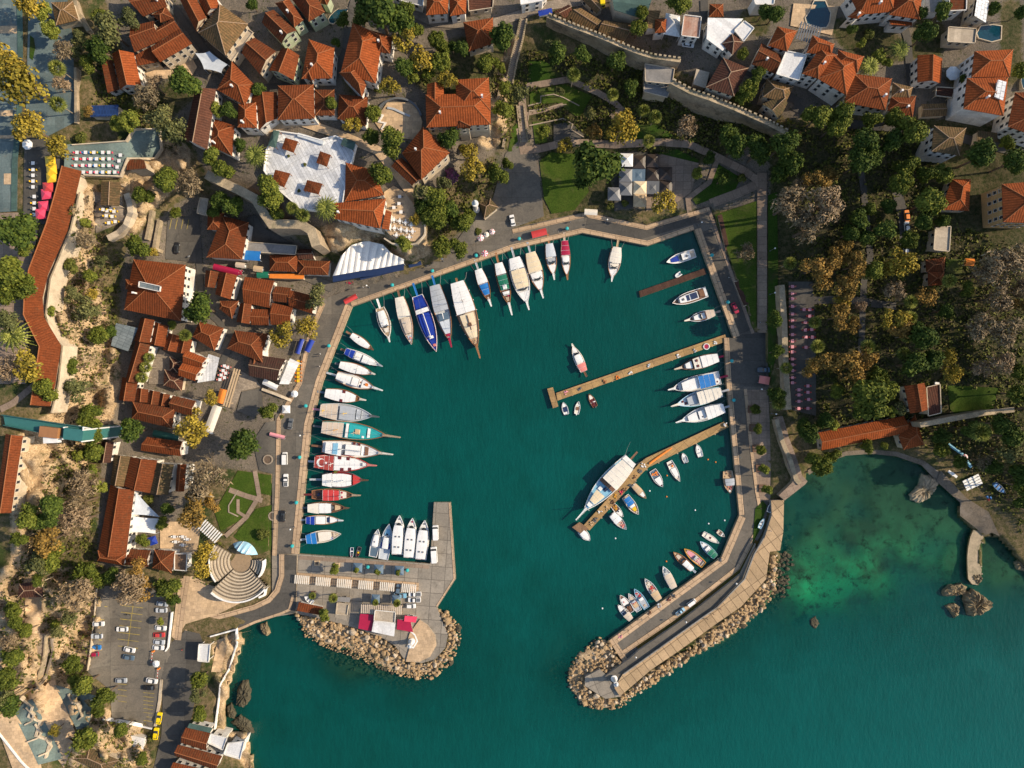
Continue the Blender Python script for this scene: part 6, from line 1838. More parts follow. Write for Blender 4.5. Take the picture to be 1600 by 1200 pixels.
BOATS = """white sailing gulet with a white deckhouse, first on the north quay|608,528.7,593.7,481,19|white,ivory,teakpale|cab:.12,.62,.62,1.5,white;dk:.66,.8,.5,ivory,.4;mast:.5,9;spr:1.6,white;gang:3.6,white;win:.64,.5,.9;rail:white
long boat with an ivory awning aft beside the blue gulet|643.7,538.7,625,465.6,20|ivory,wood,ivory|can:.0,.42,.95,ivory;cab:.45,.78,.62,1.5,beige;dk:.8,.9,.55,ltgrey;hat:.86,.1,.8,salmon,.1;mast:.55,8,grey;gang:3.4,brown;rail:white
blue-decked excursion gulet with white rails and a red trim|682.5,550,652.5,462.5,24|blue,white,blue|dk:.05,.22,.8,blue,.5;can:.24,.31,.9,white,2.0;dk:.33,.72,.72,blue,1.7;boom:.33,.74,white;hat:.73,0,1.6,white,1.2;dk:.78,.9,.6,blue,.3;mast:.34,10,white;mast:.74,9,white;gang:5.2,azure;hat:.88,.1,1.1,salmon,.3;rail:salmon;wheel:navy
grey-awned gulet with a pale grey deck and red bowsprit|703.7,533.7,680,447,24|ltgrey,wood,ltgrey|can:.0,.46,.93,grey;dk:.5,.62,.75,slate,1.2;dk:.63,.86,.72,ltgrey,1.3;mast:.52,9,white;hat:.88,-.1,1.4,crimson,.2;spr:2.4,crimson;gang:4.2,azure;boom:.5,.6,white
large gulet with a white aft awning, cream fore awning and wooden bow|746,545,715,442.5,31|ivory,wood,teakpale|can:.0,.46,.95,white,2.4;can:.48,.66,.72,cream,2.2;can:.67,.84,.74,cream,2.2;hat:.64,0,1.4,dkwood,2.4;boom:.5,.72,dkwood;clut:.86,.94,tan;mast:.3,11,dkwood;mast:.66,10,dkwood;spr:4,wood;gang:2,wood;wheel:ltgrey
small wooden-hulled boat under a white and bright blue awning|765,471,747.5,422,17|wood,wood,brown|can:.0,.44,.92,white,2.0;can:.46,.80,.78,azure,1.9;spr:2.2,white;gang:4.2,grey;dk:.86,.95,.4,beige
brown gulet with a green awning under a white folded sail|796,477.5,778.7,411,19|brown,wood,brown|can:.02,.28,.86,white,2.0;can:.30,.64,.78,green,2.0;hat:.58,0,1.6,white,2.1;cab:.68,.76,.7,1.2,white;hat:.78,.35,.7,crimson,.1;dk:.8,.9,.5,teakpale;spr:4,white;mast:.56,8,ltgrey;gang:4,wood
broad white boat with a white aft awning and sandy main awning|823.7,475,803.7,404,27|white,white,white|can:.0,.24,.86,white,2.0;can:.26,.66,.84,cream,2.2;win:.70,.8,.9;dk:.73,.95,.86,white,.2;spr:2.6,white;mast:.55,7,white;gang:4.4,grey;rail:white
cream-awned boat with a brown rail beside the broad white boat|846,457.5,828.7,396,23|wood,wood,white|can:.0,.48,.93,cream,2.2;cab:.5,.66,.8,1.4,white;win:.68,.7,.8;dk:.7,.93,.8,white,.2;spr:2.4,white;gang:4.4,grey;hat:.92,.1,.5,grey,.2
boat with a pale grey awning and white foredeck next to the crimson one|865,430.6,858,382,17|white,wood,white|can:.0,.42,.9,ltgrey,2.0;dk:.44,.6,.7,grey,.9;win:.62,.75,.8;dk:.66,.92,.8,white,.2;spr:1.8,white;gang:4,wood;hat:.62,.1,.7,orange,.6
slim boat with a crimson aft awning and white foredeck|886,432.5,882,377.5,15|wood,wood,white|can:.0,.41,.9,crimson,2.0;cab:.43,.62,.7,1.3,white;win:.65,.7,.7;dk:.68,.93,.8,white,.2;spr:1.4,wood;gang:3.4,beige
white boat with a cream roof moored alone on the north quay|956,435,963.7,387.5,20|white,wood,white|can:.0,.5,.88,ivory,2.1;cab:.52,.66,.7,1.3,ivory;win:.67,.7,.8;dk:.72,.93,.8,white,.2;spr:1.4,white;gang:4,tan;rail:white
white motor yacht with a blue cushion on its bow, nearest the park corner|1041,410,1086,395.5,15|white,white,white|dk:.58,.84,.62,blue,.3;win:.52,.72,.5;cab:.2,.5,.68,1.3,white;hat:.32,.1,.8,dkgrey,1.3;dk:.02,.18,.7,beige|yacht
grey-white motor yacht with a dark blue sun cover|1050,474,1104,456,18|ltgrey,white,brown|cab:.28,.82,.66,1.4,white;dk:.3,.48,.52,navy,1.6;dk:.52,.6,.5,navy,1.5;hat:.7,0,.9,dkgrey,1.4;can:.04,.10,.8,white,1.8;dk:.11,.24,.6,brown|yacht
small dark-hulled boat with a tan aft awning and pale bowsprit|1075,500,1115,489,15|dkgreen,ltgrey,brown|can:.0,.32,.92,beige,2.0;cab:.35,.8,.62,1.2,white;win:.56,.6,1.2;spr:1.6,ivory;gang:2.6,dkgrey
white-roofed yacht with a brown foredeck beside the narrow stone pier|1061,575,1120,559,20|ltgrey,brown,brown|can:.0,.44,.9,white,2.2;can:.45,.64,.9,ivory,2.0;hat:.55,.45,1.0,maroon,2.1;hat:.55,-.45,1.0,maroon,2.1;cab:.68,.86,.7,1.2,white;spr:2.2,beige;gang:2.6,crimson
long white yacht with a bright blue aft awning|1049,607.5,1124,590,23|white,white,white|can:.14,.46,.84,azure,2.4;cab:.47,.82,.74,1.7,white;hat:.9,.2,.8,navy,.1;hat:.88,-.4,.6,navy,.1;hat:.88,.5,.6,navy,.1;dk:.02,.12,.7,white;hat:.07,.5,.7,maroon;spr:1.8,white;gang:3.2,crimson;rail:navy|yacht
pale boat with a light blue rim and ivory panelled awning|1055.6,632.5,1125,612.5,23|sky,sky,ltgrey|can:.0,.18,.9,ivory,2.2;can:.19,.36,.9,ivory,2.2;can:.37,.52,.9,ivory,2.2;dk:.54,.74,.66,grey,1.0;hat:.78,.3,.9,maroon;hat:.84,-.3,.8,maroon;spr:2.2,ivory;gang:3.4,grey
white boat with a ribbed white awning at the inner end of the bent pier|1063,657.5,1129,637.5,22|white,ltgrey,white|can:.0,.42,.9,white,2.2;cab:.44,.6,.6,1.5,white;cab:.62,.85,.68,1.0,white;hat:.5,.3,.7,dkgrey,1.5;spr:2.2,white;gang:2.6,grey;rail:white
big white ferry boat with a blue deck and striped tan awning|911,797.5,984.5,717.5,31|white,white,ltblue|can:.08,.46,.93,ivory,3.0;dk:.46,.52,.9,brown,.8;can:.64,.82,.62,cream,1.8;dk:.83,.9,.6,white,1.0;hat:.56,.2,1.4,navy,.2;dk:.92,.97,.5,azure,.3;hat:.6,-.3,1.6,white,.3;spr:4.5,white;gang:4.0,brown;dk:.0,.07,.9,white,.5;rail:white;mast:.93,6,white
white boat with a pink chequered awning drifting alone mid-harbour|894.5,540,912.5,580,15|wood,ivory,white|can:.0,.3,.92,salmon,1.9;cab:.34,.66,.7,1.3,white;win:.7,.7,.6;dk:.74,.94,.7,white,.2;spr:.8,ivory;gang:2.4,brown
small open boat with a navy interior off the stone pier head|880,628.5,885.5,647.5,9|white,white,white|dk:.2,.6,.7,navy;dk:.65,.9,.7,white;eng:black|small
small white open boat between two others off the stone pier head|904.5,627,901,647,8|white,white,ivory|dk:.3,.55,.6,brown;seat:.7,white;eng:white|small
small boat with a maroon cockpit below the narrow stone pier|920.5,615.5,930.5,635.5,9|white,wood,maroon|dk:.6,.9,.7,ivory;seat:.35,white;clut:.1,.4,maroon;eng:dkgrey|small
tiny white skiff south of the bent pier, closest to the quay|1089.5,694.5,1095.5,714,9|white,white,white|dk:.45,.9,.7,white;hat:.6,0,.4,black;seat:.3,grey;eng:black|small
tiny grey and white skiff, second along the bent pier|1067,708,1073,723,8|white,white,grey|dk:.6,.9,.7,white;hat:.35,0,.7,grey;eng:black|small
double-ended white boat with an orange cockpit south of the bent pier|1062.5,752.5,1046,721,11|white,white,ivory|dk:.35,.75,.7,white,.25;hat:.25,.2,.8,orange;dk:.85,.95,.5,beige;seat:.15,maroon|small
white boat with a blue-grey open stern south of the bent pier|1035.6,761,1020,735,13|white,white,slate|dk:.45,.88,.75,white,.3;hat:.9,0,.5,maroon;clut:.1,.35,orange;seat:.2,orange|small
tan canvas-covered boat beside the middle of the bent pier|1010,779,989,757,10|ochre,tan,white|can:.05,.6,.95,tan,.9;dk:.62,.85,.7,white,.3;hat:.9,0,.5,brown|small
white boat with a bright blue canvas and yellow cushion|998,804,977,775.6,14|white,white,tan|can:.06,.45,.8,azure,1.4;cab:.48,.6,.6,1.0,white;dk:.62,.8,.5,yellow,.2;hat:.86,0,.7,beige|small
white skiff with a dark cockpit tied against the bent pier|974,808,957.5,789,10|white,white,brown|dk:.5,.9,.75,white,.2;hat:.55,0,.5,black,.3;clut:.15,.4,ochre;seat:.2,brown|small
boat with a plain white awning moored outside the skiff by the bent pier|979,827.5,956,803.5,13|white,ltgrey,beige|can:.0,.48,.95,white,1.4;clut:.55,.85,salmon;hat:.9,0,.5,grey|small
pale grey-white boat tied to the square timber landing|922,845,907,829,13|ltgrey,white,white|cab:.15,.6,.75,1.1,white;dk:.62,.9,.7,white,.2|small
boat with a grey awning and tan cluttered deck alone on the east quay|1141,770.6,1137.5,736,17|white,teakpale,tan|can:.32,.64,.85,grey,1.9;clut:.02,.3,brown;clut:.66,.85,salmon;dk:.86,.95,.5,white,.2|small
tiny tan dinghy near the inner corner of the mole|1132.5,839,1122,830,7|beige,ivory,beige|seat:.4,brown;seat:.65,white;eng:maroon|small
small cream open boat with a dark hatch near the inner corner of the mole|1124,849,1099,834,9|ivory,white,ivory|dk:.2,.85,.75,ivory,.2;hat:.45,0,.8,maroon,.2;eng:dkgrey|small
blue-rimmed boat with a green canvas over its stern|1094,846,1118,870,12|azure,sky,white|can:.02,.42,.92,green,1.3;cab:.45,.62,.7,1.0,white;dk:.64,.9,.75,white,.2;hat:.86,0,.6,dkgrey|small
orange-rimmed wooden boat with a pink cluttered deck|1069,857.5,1100,883,13|orange,ochre,beige|dk:.5,.8,.6,pink,.1;cab:.4,.5,.5,.9,grey;clut:.05,.4,pink;hat:.88,0,.7,brown;seat:.1,dkgrey|small
brown boat with a white aft awning beside the orange-rimmed one|1052,862.5,1081,889,12|brown,wood,brown|can:.0,.44,.78,white,1.6;win:.55,.7,.5;dk:.62,.8,.6,beige,.2;gang:1.8,ltgrey;dk:.85,.94,.5,tan|small
white bowed boat under a long flat beige awning by the mole|1036,885,1052.5,917.5,13|white,white,ltgrey|can:.0,.66,.95,beige,1.7;hat:.8,0,.9,slate;clut:.7,.85,grey|small
green-rimmed boat with a tan awning aft by the mole|1007.5,904,1029,936,13|green,ltgrey,beige|can:.0,.38,.97,tan,1.7;clut:.4,.6,red;clut:.62,.8,ivory;hat:.86,0,.6,slate|small
teal-rimmed boat with a grey open stern and red heap, by the mole|991,920,1011,950.6,12|teal,ltblue,grey|dk:.02,.4,.8,grey,.05;cab:.42,.55,.6,.9,white;clut:.58,.78,red;hat:.86,0,.6,slate;hat:.15,.1,.8,tan|small
grey boat with a red bundle between the white and teal-rimmed boats|982,927.5,999,955,11|dkgrey,white,grey|dk:.2,.45,.7,tan,.1;cab:.5,.6,.6,.9,grey;clut:.4,.5,red;hat:.85,0,.6,ltgrey;dk:.62,.8,.6,beige|small
white cabin boat with a dark brown stern by the mole|969,930,987,957.5,13|white,white,brown|dk:.45,.8,.75,white,.3;hat:.62,.2,.5,salmon,.4;clut:.05,.35,brown;win:.44,.7,.3|small
white bowed boat with a beige square awning, last along the mole|965.6,945.6,984.5,966,11|white,white,navy|can:-.05,.38,1.0,beige,1.6;dk:.6,.92,.8,white,.2;seat:.5,ltgrey;hat:.5,0,.5,navy|small
white-roofed boat nearest the quay bend on the west quay|582.5,546,550,524,13|white,wood,teakpale|can:.0,.84,.88,white,1.9;hat:.3,.6,.5,maroon,1.9;gang:2.6,brown;spr:.5,brown
white boat with a bright blue aft awning on the west quay bend|595,571,541,549,15|white,white,white|can:.0,.26,.9,blue,2.0;cab:.28,.48,.78,1.5,white;can:.5,.84,.82,white,1.9;mast:.4,7,ivory;spr:1.0,grey;gang:2.2,brown
all-white roofed boat below the blue-awned boat on the west quay|584,584,532.5,570,16|ivory,wood,white|can:.0,.5,.9,white,2.0;can:.52,.84,.84,white,1.9;boom:.5,.52,ivory;spr:.8,ivory;gang:2.2,dkgrey
white gulet with a red-brown stern and orange rings on deck|586,606,526,587,21|brown,wood,white|can:.03,.40,.55,white,2.2;cab:.42,.6,.6,1.5,white;hat:.78,.1,1.3,orange;hat:.72,.0,.7,brown;hat:.62,-.5,1.1,navy;clut:.45,.65,brown;dk:.66,.9,.72,white,.1;spr:3.4,white;gang:4,grey;rail:brown
smooth white-roofed boat with a varnished wooden bow|566,624,510,614,20|wood,wood,wood|can:.0,.84,.9,white,2.0;hat:.5,.72,1.2,maroon,2.0;hat:.46,-.72,1.2,maroon,2.0;spr:1.8,ivory;gang:3.4,slate
grey-decked gulet with yellow spars and a beige aft awning|584,650,503,640.5,27|ltgrey,ltgrey,grey|can:.0,.33,.93,beige,2.2;dk:.36,.66,.8,grey,1.6;boom:.06,.07,yellow;cab:.7,.78,.75,1.0,grey;mast:.5,10,yellow;mast:.08,7,yellow;hat:.93,0,.6,yellow;spr:2.5,dkgrey;gang:3.4,pink;dk:.68,.72,.7,ltgrey,1.0
turquoise-decked gulet with rope-wrapped masts and ornate bowsprit|606,680,504,667,27|ivory,wood,turq|can:.02,.34,.86,beige,2.2;clut:.15,.32,ochre;dk:.37,.41,.8,white,1.3;dk:.42,.68,.72,turq,1.3;dk:.70,.74,.72,white,.8;hat:.55,0,2.0,tan,1.5;mast:.26,11,ochre;mast:.55,12,tan;spr:5.4,teakpale;gang:3.6,dkgrey;hat:.64,-.6,.9,white,1.3;rail:wood
white gulet with a long cream cabin and many small red-brown benches|599,707.5,504,697.5,26|ivory,wood,white|can:.08,.34,.82,white,2.3;dk:.2,.28,.7,ltblue,2.5;cab:.40,.66,.62,1.7,white;dk:.7,.76,.7,brown;hat:.52,.78,1.0,maroon,.3;hat:.6,.78,1.0,maroon,.3;hat:.38,-.5,1.0,brown,.3;boom:.3,.66,grey;spr:4.2,ivory;gang:4.2,brown;mast:.36,10,white;rail:brown
white boat with a red awning bearing a white crescent and star|580,726,494,721,26|dkred,red,white|can:.0,.35,.9,flagred,2.2;flag:.12;can:.36,.82,.82,white,2.1;hat:.45,.7,1.4,maroon,2.1;hat:.6,.7,1.4,maroon,2.0;hat:.5,-.7,1.4,maroon,2.1;hat:.64,-.7,1.4,maroon,2.0;hat:.88,0,1.2,white,.4;spr:2.6,salmon;gang:3,grey;mast:.34,9,white
gulet with white awnings and a red foredeck beside the crescent boat|568,749.5,506,749,26|dkgrey,dkgrey,dkred|can:.0,.24,.9,white,2.3;can:.25,.72,.78,white,2.2;dk:.74,.97,.86,red,.3;mast:.3,9,white;mast:.55,10,white;spr:2.2,dkwood;gang:5.4,grey;clut:.0,.03,ochre
dark wooden boat with a salmon-red roof|555,773,487.5,772.5,18|dkwood,wood,dkwood|can:.28,.66,.93,red,2.1;dk:.66,.8,.8,ivory,.6;hat:.7,.5,.8,crimson,.6;hat:.7,-.5,.8,crimson,.6;clut:.05,.25,brown;hat:.15,.0,1.2,navy;spr:2.4,teakpale;gang:3,maroon;mast:.7,6,grey
cream-roofed boat with a brown hull below the salmon-roofed one|541,793,483,793,18|brown,brown,brown|can:.0,.3,.95,ivory,2.1;can:.31,.62,.85,white,2.0;win:.66,.7,.8;dk:.70,.84,.6,tan,.3;spr:1.4,brown;gang:2.4,dkgrey
white boat with a royal blue square awning aft, second from the pier corner|532.5,812.5,480,812,15|white,wood,white|can:.0,.26,.93,blue,2.0;cab:.28,.58,.78,1.4,white;dk:.6,.66,.6,navy,.5;dk:.68,.94,.8,white,.2;spr:1.2,white;gang:2.4,grey
boat with an azure awning aft, closest to the pier corner|533.5,834,480.4,841.6,19|ltgrey,ivory,beige|can:.0,.3,.97,azure,2.0;dk:.33,.7,.78,ivory,.6;hat:.68,-.6,1.1,blue,.3;clut:.75,.88,tan;gang:2.6,grey;dk:.76,.9,.5,beige
narrow white motor boat with a grey open stern at the pier|591,826.4,582.5,870,14|ltgrey,white,grey|cab:.4,.82,.66,1.2,white;dk:.02,.32,.8,slate,.0;hat:.42,.0,.6,white,.2;hat:.55,.2,.5,navy,1.2|yacht
grey motor boat with blue seats at the pier|608.6,818,599,873.7,17|slate,ltgrey,ltgrey|cab:.32,.64,.55,1.3,white;hat:.34,.6,1.1,blue,.4;hat:.42,.6,1.1,blue,.4;hat:.34,-.6,1.1,blue,.4;hat:.42,-.6,1.1,blue,.4;dk:.68,.84,.6,ltblue,.2;hat:.7,.1,.6,black,.4|yacht
tall white motor yacht at the pier beside the grey motor boat|625,804.5,620.8,866,19|white,white,white|cab:.05,.78,.86,2.2,white;win:.8,.72,.8;hat:.48,.3,.6,dkgrey,2.3;hat:.48,-.3,.6,dkgrey,2.3;hat:.22,.3,.6,dkgrey,2.3;hat:.22,-.3,.6,dkgrey,2.3;hat:.9,0,.6,dkgrey;dk:.0,.04,.8,dkred,.2|yacht
middle one of three matching white motor yachts at the pier|645,808.7,639.3,871,19|white,white,white|cab:.05,.78,.86,2.2,white;win:.8,.72,.8;hat:.48,.3,.6,dkgrey,2.3;hat:.48,-.3,.6,dkgrey,2.3;hat:.22,.3,.6,dkgrey,2.3;hat:.22,-.3,.6,dkgrey,2.3;hat:.9,0,.6,crimson;dk:.0,.04,.8,dkred,.2|yacht
white motor yacht of the matching three, beside the pier arm|664.3,812,657.6,873.7,19|white,white,white|cab:.05,.78,.86,2.2,white;win:.8,.72,.8;hat:.48,.3,.6,dkgrey,2.3;hat:.48,-.3,.6,dkgrey,2.3;hat:.22,.3,.6,dkgrey,2.3;hat:.22,-.3,.6,dkgrey,2.3;hat:.9,0,.6,dkgrey;dk:.0,.04,.8,crimson,.2|yacht
navy and white jet boat beside the pier, left of the yellow-edged one|549,873,549.5,856,5|navy,ltgrey,navy|hat:.6,0,.7,dkgrey;seat:.35,white;hat:.8,0,.4,crimson|rib
black and yellow jet boat beside the pier|556.5,873,562,855,6|black,dkgrey,black|hat:.5,0,.7,yellow;seat:.35,dkgrey;seat:.7,maroon|rib"""
for s in BOATS.splitlines(): bt(s)
# the U-shaped inflatable by the dark pontoon
ib = tag(empty('inflatable_boat', w(1059.5, 429.5, 0), 0.6), 'white U-shaped inflatable tender floating beside the dark brown pontoon', 'inflatable boat')
mb = MB(); mb.tube([(1.3, .62, .35), (-.5, .62, .35), (-1.1, .4, .38), (-1.3, 0, .4), (-1.1, -.4, .38), (-.5, -.62, .35), (1.3, -.62, .35)], .26, 8); mb.build('tube', 'white', ib)
mb = MB(); mb.box(.1, 0, .12, 1.9, .95, .1); mb.build('floor', 'ltgrey', ib)
mb = MB(); mb.box(.9, 0, .2, .12, .95, .45); mb.build('transom', 'grey', ib)
# boats hauled out on land
for lab, bow, st, bm, c, z in [('grey open dinghy on a patch of grass behind the mole road', (1204, 784), (1198.5, 799), 7, ('ltgrey', 'white', 'dkgrey'), QZ+.75), ('pale blue dinghy lying on the verge behind the mole road', (1191, 809), (1184, 824), 6, ('ltblue', 'sky', 'white'), QZ+.75), ('long blue covered boat under the trees beside the cove', (1560, 768), (1544, 754), 9, ('azure', 'slate', 'azure'), 4.0), ('white sailing dinghy parked beside the hut on the pier', (478, 930), (491, 940), 8, ('white', 'white', 'white'), QZ+.75)]:
    boat(lab, bow, st, bm, *c, 'seat:.3,dkgrey;seat:.6,dkgrey;dk:.75,.92,.6,%s' % c[2], 'small')
    SC.collection.objects
    o = [q for q in bpy.data.objects if q.get('label') == lab][0]
    o.location.z = z if z < 3 else gz(*bow)+.9

# ================================================================ CARS
def rr_ring(x0, x1, hwid, z, r=.35, n=5):
    out = []
    for cx_, cy_, a0 in ((x1-r, hwid-r, 0), (x0+r, hwid-r, 90), (x0+r, -hwid+r, 180), (x1-r, -hwid+r, 270)):
        for k in range(n):
            t = math.radians(a0+90*k/(n-1))
            out.append((cx_+r*math.cos(t), cy_+r*math.sin(t), z))
    return out
def car_kind(L, W, Hh, cab0, cab1, van=False, pickup=False):
    """shared meshes of one body style: body, glass, roof, wheels, lamps"""
    h = L/2; q = W/2
    b = MB()
    rows = [rr_ring(-h+.06, h-.06, q-.06, .28), rr_ring(-h, h, q, .5), rr_ring(-h+.02, h-.02, q, .78), rr_ring(-h+.08, h-.1, q-.08, .92 if not van else 1.05)]
    b.grid(rows, 0, True); b.cap(rows[-1]); b.cap(rows[0], 0, True)
    zb = rows[-1][0][2]
    g = MB(); r0 = rr_ring(cab0, cab1, q-.10, zb, .25); 
    i0, i1 = (.55, .75) if not van else (.12, .45)
    r1 = rr_ring(cab0+i0, cab1-i1, q-.26 if not van else q-.16, Hh-.04, .22)
    g.grid([r0, r1], 0, True)
    rf = MB(); ra = rr_ring(cab0+i0-.04, cab1-i1+.04, q-.23 if not van else q-.13, Hh-.05, .24); rb_ = rr_ring(cab0+i0+.1, cab1-i1-.1, q-.33 if not van else q-.2, Hh, .24)
    rf.grid([ra, rb_], 0, True); rf.cap(rb_)
    if pickup:
        rf.box((-h+cab0)/2+.05, 0, zb+.01, (cab0+h)-.3, W-.45, .03, mi=1)
    wh = MB()
    rows = []
    for y, r in ((-.11, .20), (-.11, .32), (.11, .32), (.11, .20)):
        rows.append([(r*math.cos(t), y, r*math.sin(t)) for t in [2*math.pi*k/12 for k in range(12)]])
    wh.grid(rows, 0, True); wh.cap(rows[0], 1); wh.cap(rows[-1], 1, True)
    hl = MB(); hl.box(0, 0, 0, .12, .36, .16)
    return dict(L=L, W=W, body=b.mesh('body', 'silver'), glass=g.mesh('window_glass', 'window_glass'), roof=rf.mesh('roof', ['silver', 'dkgrey']), wheel=wh.mesh('wheel', ['black', 'silver']), head=hl.mesh('headlight', 'white'), tail=hl.mesh('tail_light', 'red'))
SEDAN = car_kind(4.4, 1.8, 1.45, -1.75, 1.15)
HATCH = car_kind(4.0, 1.75, 1.5, -1.9, 1.05)
VAN = car_kind(5.2, 2.0, 2.3, -2.5, 2.0, van=True)
PICK = car_kind(5.0, 1.85, 1.65, -.75, 1.35, pickup=True)
def car(label, px, py, ang, color, K=SEDAN, cat='car', name='parked_car', z=None, sc=1.0):
    g = (gz(px, py)+.36) if z is None else z
    o = empty(name, w(px, py, g), math.radians(ang))
    o.scale = (sc, sc, sc)
    tag(o, label, cat)
    m = P(color)
    for k in ('body', 'roof'):
        c = obj(k, K[k], o)
        c.material_slots[0].link = 'OBJECT'; c.material_slots[0].material = m
    obj('window_glass', K['glass'], o)
    for x in (-.3, .29):
        for y in (-1, 1): obj('wheel', K['wheel'], o, (x*K['L'], y*(K['W']/2-.08), .32))
    for y in (-1, 1):
        obj('headlight', K['head'], o, (K['L']/2-.12, y*(K['W']/2-.35), .62))
        obj('tail_light', K['tail'], o, (-K['L']/2+.10, y*(K['W']/2-.35), .66))
    return o
QC = QZ+.05
CARS = [
 ('white car topmost along the far edge of the lower car park', 155.6, 973.7, 0, 'white', SEDAN), ('white saloon alone in the middle of the lower car park', 192.5, 982, 180, 'white', SEDAN), ('silver car between the white and blue ones on the car park edge', 153, 993, 180, 'silver', SEDAN),
 ('bright blue car on the far edge of the lower car park', 150.6, 1010.6, 0, 'azure', SEDAN), ('dark red hatchback lowest along the far car park edge', 147.5, 1021, 180, 'crimson', HATCH), ('white car parked askew above the slate-blue one', 204, 1014, -12, 'white', SEDAN),
 ('slate-blue car below the askew white car', 202.5, 1026, -10, 'slate', SEDAN), ('grey car half under the tree at the car park corner', 255, 942.5, -8, 'grey', SEDAN), ('silver estate beside the grey car at the car park corner', 253.7, 952.5, 180, 'silver', SEDAN),
 ('white car under the small shrub in the car park', 252.5, 980, -5, 'white', SEDAN), ('bright red car in the row by the white wall', 250, 991, 0, 'red', SEDAN), ('silver car between the red and white ones in the row', 250, 1002, -6, 'silver', SEDAN), ('white car last in the row beside the barrier', 248.7, 1010.6, -4, 'white', SEDAN),
 ('grey car beside the rubble wall at the car park', 191, 1062, 0, 'grey', SEDAN), ('white saloon leaving past the kerb wall of the car park', 238.7, 1062.5, -10, 'white', SEDAN), ('black car in the shadow of the leaving white saloon', 234, 1073.5, 180, 'black', SEDAN)]
for lab, px, py, a, c, K in CARS: car(lab, px, py, a, c, K)
car('yellow taxi, upper one of two by the kerb wall', 250, 1121, 80, 'taxi', SEDAN, 'taxi', 'taxi', sc=1.05)
car('yellow taxi, lower one of two beside the container roof', 245, 1145, 82, 'taxi', SEDAN, 'taxi', 'taxi', sc=1.05)
car('white van on the pier arm, closer to the tip', 681, 831.5, 92, 'white', VAN, 'van', 'van', QC, 1.12)
car('white minibus on the pier arm beside the motor yachts', 678.7, 866, 94, 'white', VAN, 'van', 'minibus', QC, 1.2)
car('white pickup beside the last slatted pergola on the pier', 648.7, 927.5, 180, 'white', PICK, 'pickup', 'pickup_truck', QC)
car('white pickup with dark bed, second beside the crimson awnings', 648, 936.5, 180, 'white', PICK, 'pickup', 'pickup_truck', QC)
car('pale blue silver pickup near the slatted pergola on the pier', 625.5, 930, 0, 'ltblue', PICK, 'pickup', 'pickup_truck', QC)
car('dark blue car squeezed between the slatted pergolas', 622.5, 920, 80, 'slate', HATCH, 'car', 'parked_car', QC+.14)
car('white car on the red paving beside the pier restaurant', 642, 946, 0, 'white', HATCH, 'car', 'parked_car', QC)
car('white van parked on the mole road', 1080, 941, 36, 'white', VAN, 'van', 'van', QC+.14, .74)
car('sky blue pickup parked on the mole road', 1062.5, 955, 36, 'sky', PICK, 'pickup', 'pickup_truck', QC+.14, .8)
car('white car standing on the square by the mosque', 800.6, 345, 100, 'white', SEDAN)
car('dark red car driving along the east quay', 1147.5, 481.5, -66, 'crimson', SEDAN, z=QC+.05)
car('dark teal pickup on the east plaza', 1193, 578, 0, 'slate', PICK, 'pickup', 'pickup_truck', QC+.05)
car('white van on the west quay square beside the fountain ring', 446, 716, 90, 'white', VAN, 'van', 'van', sc=.95)
car('small white truck with a navy bed on the west quay road', 447.5, 750, 90, 'white', PICK, 'truck', 'small_truck')
car('dark car in shadow near the white parasols of the west quay', 454.5, 662, 80, 'dkgrey', SEDAN, z=QC)
car('dark car beside the round stone planter on the west quay', 442.5, 806, 88, 'black', SEDAN, z=QC)
car('white car parked in the upper street by the rust-roofed house', 1074.5, 71, -8, 'white', SEDAN)
car('yellow truck cut by the top edge in the upper street', 940, 3, 95, 'taxi', VAN, 'truck', 'small_truck')
car('orange taxi under the park trees', 1415.5, 338, 95, 'orange', SEDAN, 'taxi', 'taxi')
car('white car behind the orange taxi under the park trees', 1415.5, 356, 95, 'white', SEDAN)
car('pale car half hidden by the golden park tree', 1414, 391, 90, 'silver', HATCH)
car('black car alone in the small bazaar car park', 277, 388, 85, 'black', SEDAN)
car('white car beside the brown house and the shaded lawn', 1461, 606, 80, 'white', SEDAN)
car('silver car below the white one beside the brown house', 1455, 636, 70, 'silver', HATCH)
# painted bays of the car park
mb = MB()
def bay(x0, y0, x1, y1, wd=.8):
    dx, dy = x1-x0, y1-y0; l = math.hypot(dx, dy); nx, ny = -dy/l*wd/2, dx/l*wd/2
    n = max(1, int(l/8))
    for k in range(n):
        a, b = k/n, (k+1)/n
        q = [(x0+dx*a+nx, y0+dy*a+ny), (x0+dx*b+nx, y0+dy*b+ny), (x0+dx*b-nx, y0+dy*b-ny), (x0+dx*a-nx, y0+dy*a-ny)]
        mb.face([at(x, y, .31) for x, y in q])
for k in range(7):
    y = 946+k*10.5; bay(190-k*1.2, y, 224-k*1.4, y+4)
    bay(152-k*1.5, y, 168-k*1.5, y+2)
bay(208, 945, 199, 1015)
for k in range(8):
    bay(224, 1082+k*6.2, 241-k*.5, 1084+k*6.2); 
    if k < 5: bay(182, 1068+k*9, 198, 1070+k*9)
for k in range(4): bay(268+k*9, 343, 265+k*9, 358)
tag(mb.build('parking_bay_markings', M('bay_paint', (.42, .30, .05), (.22, .18, .06), 1.2)), kind='structure')
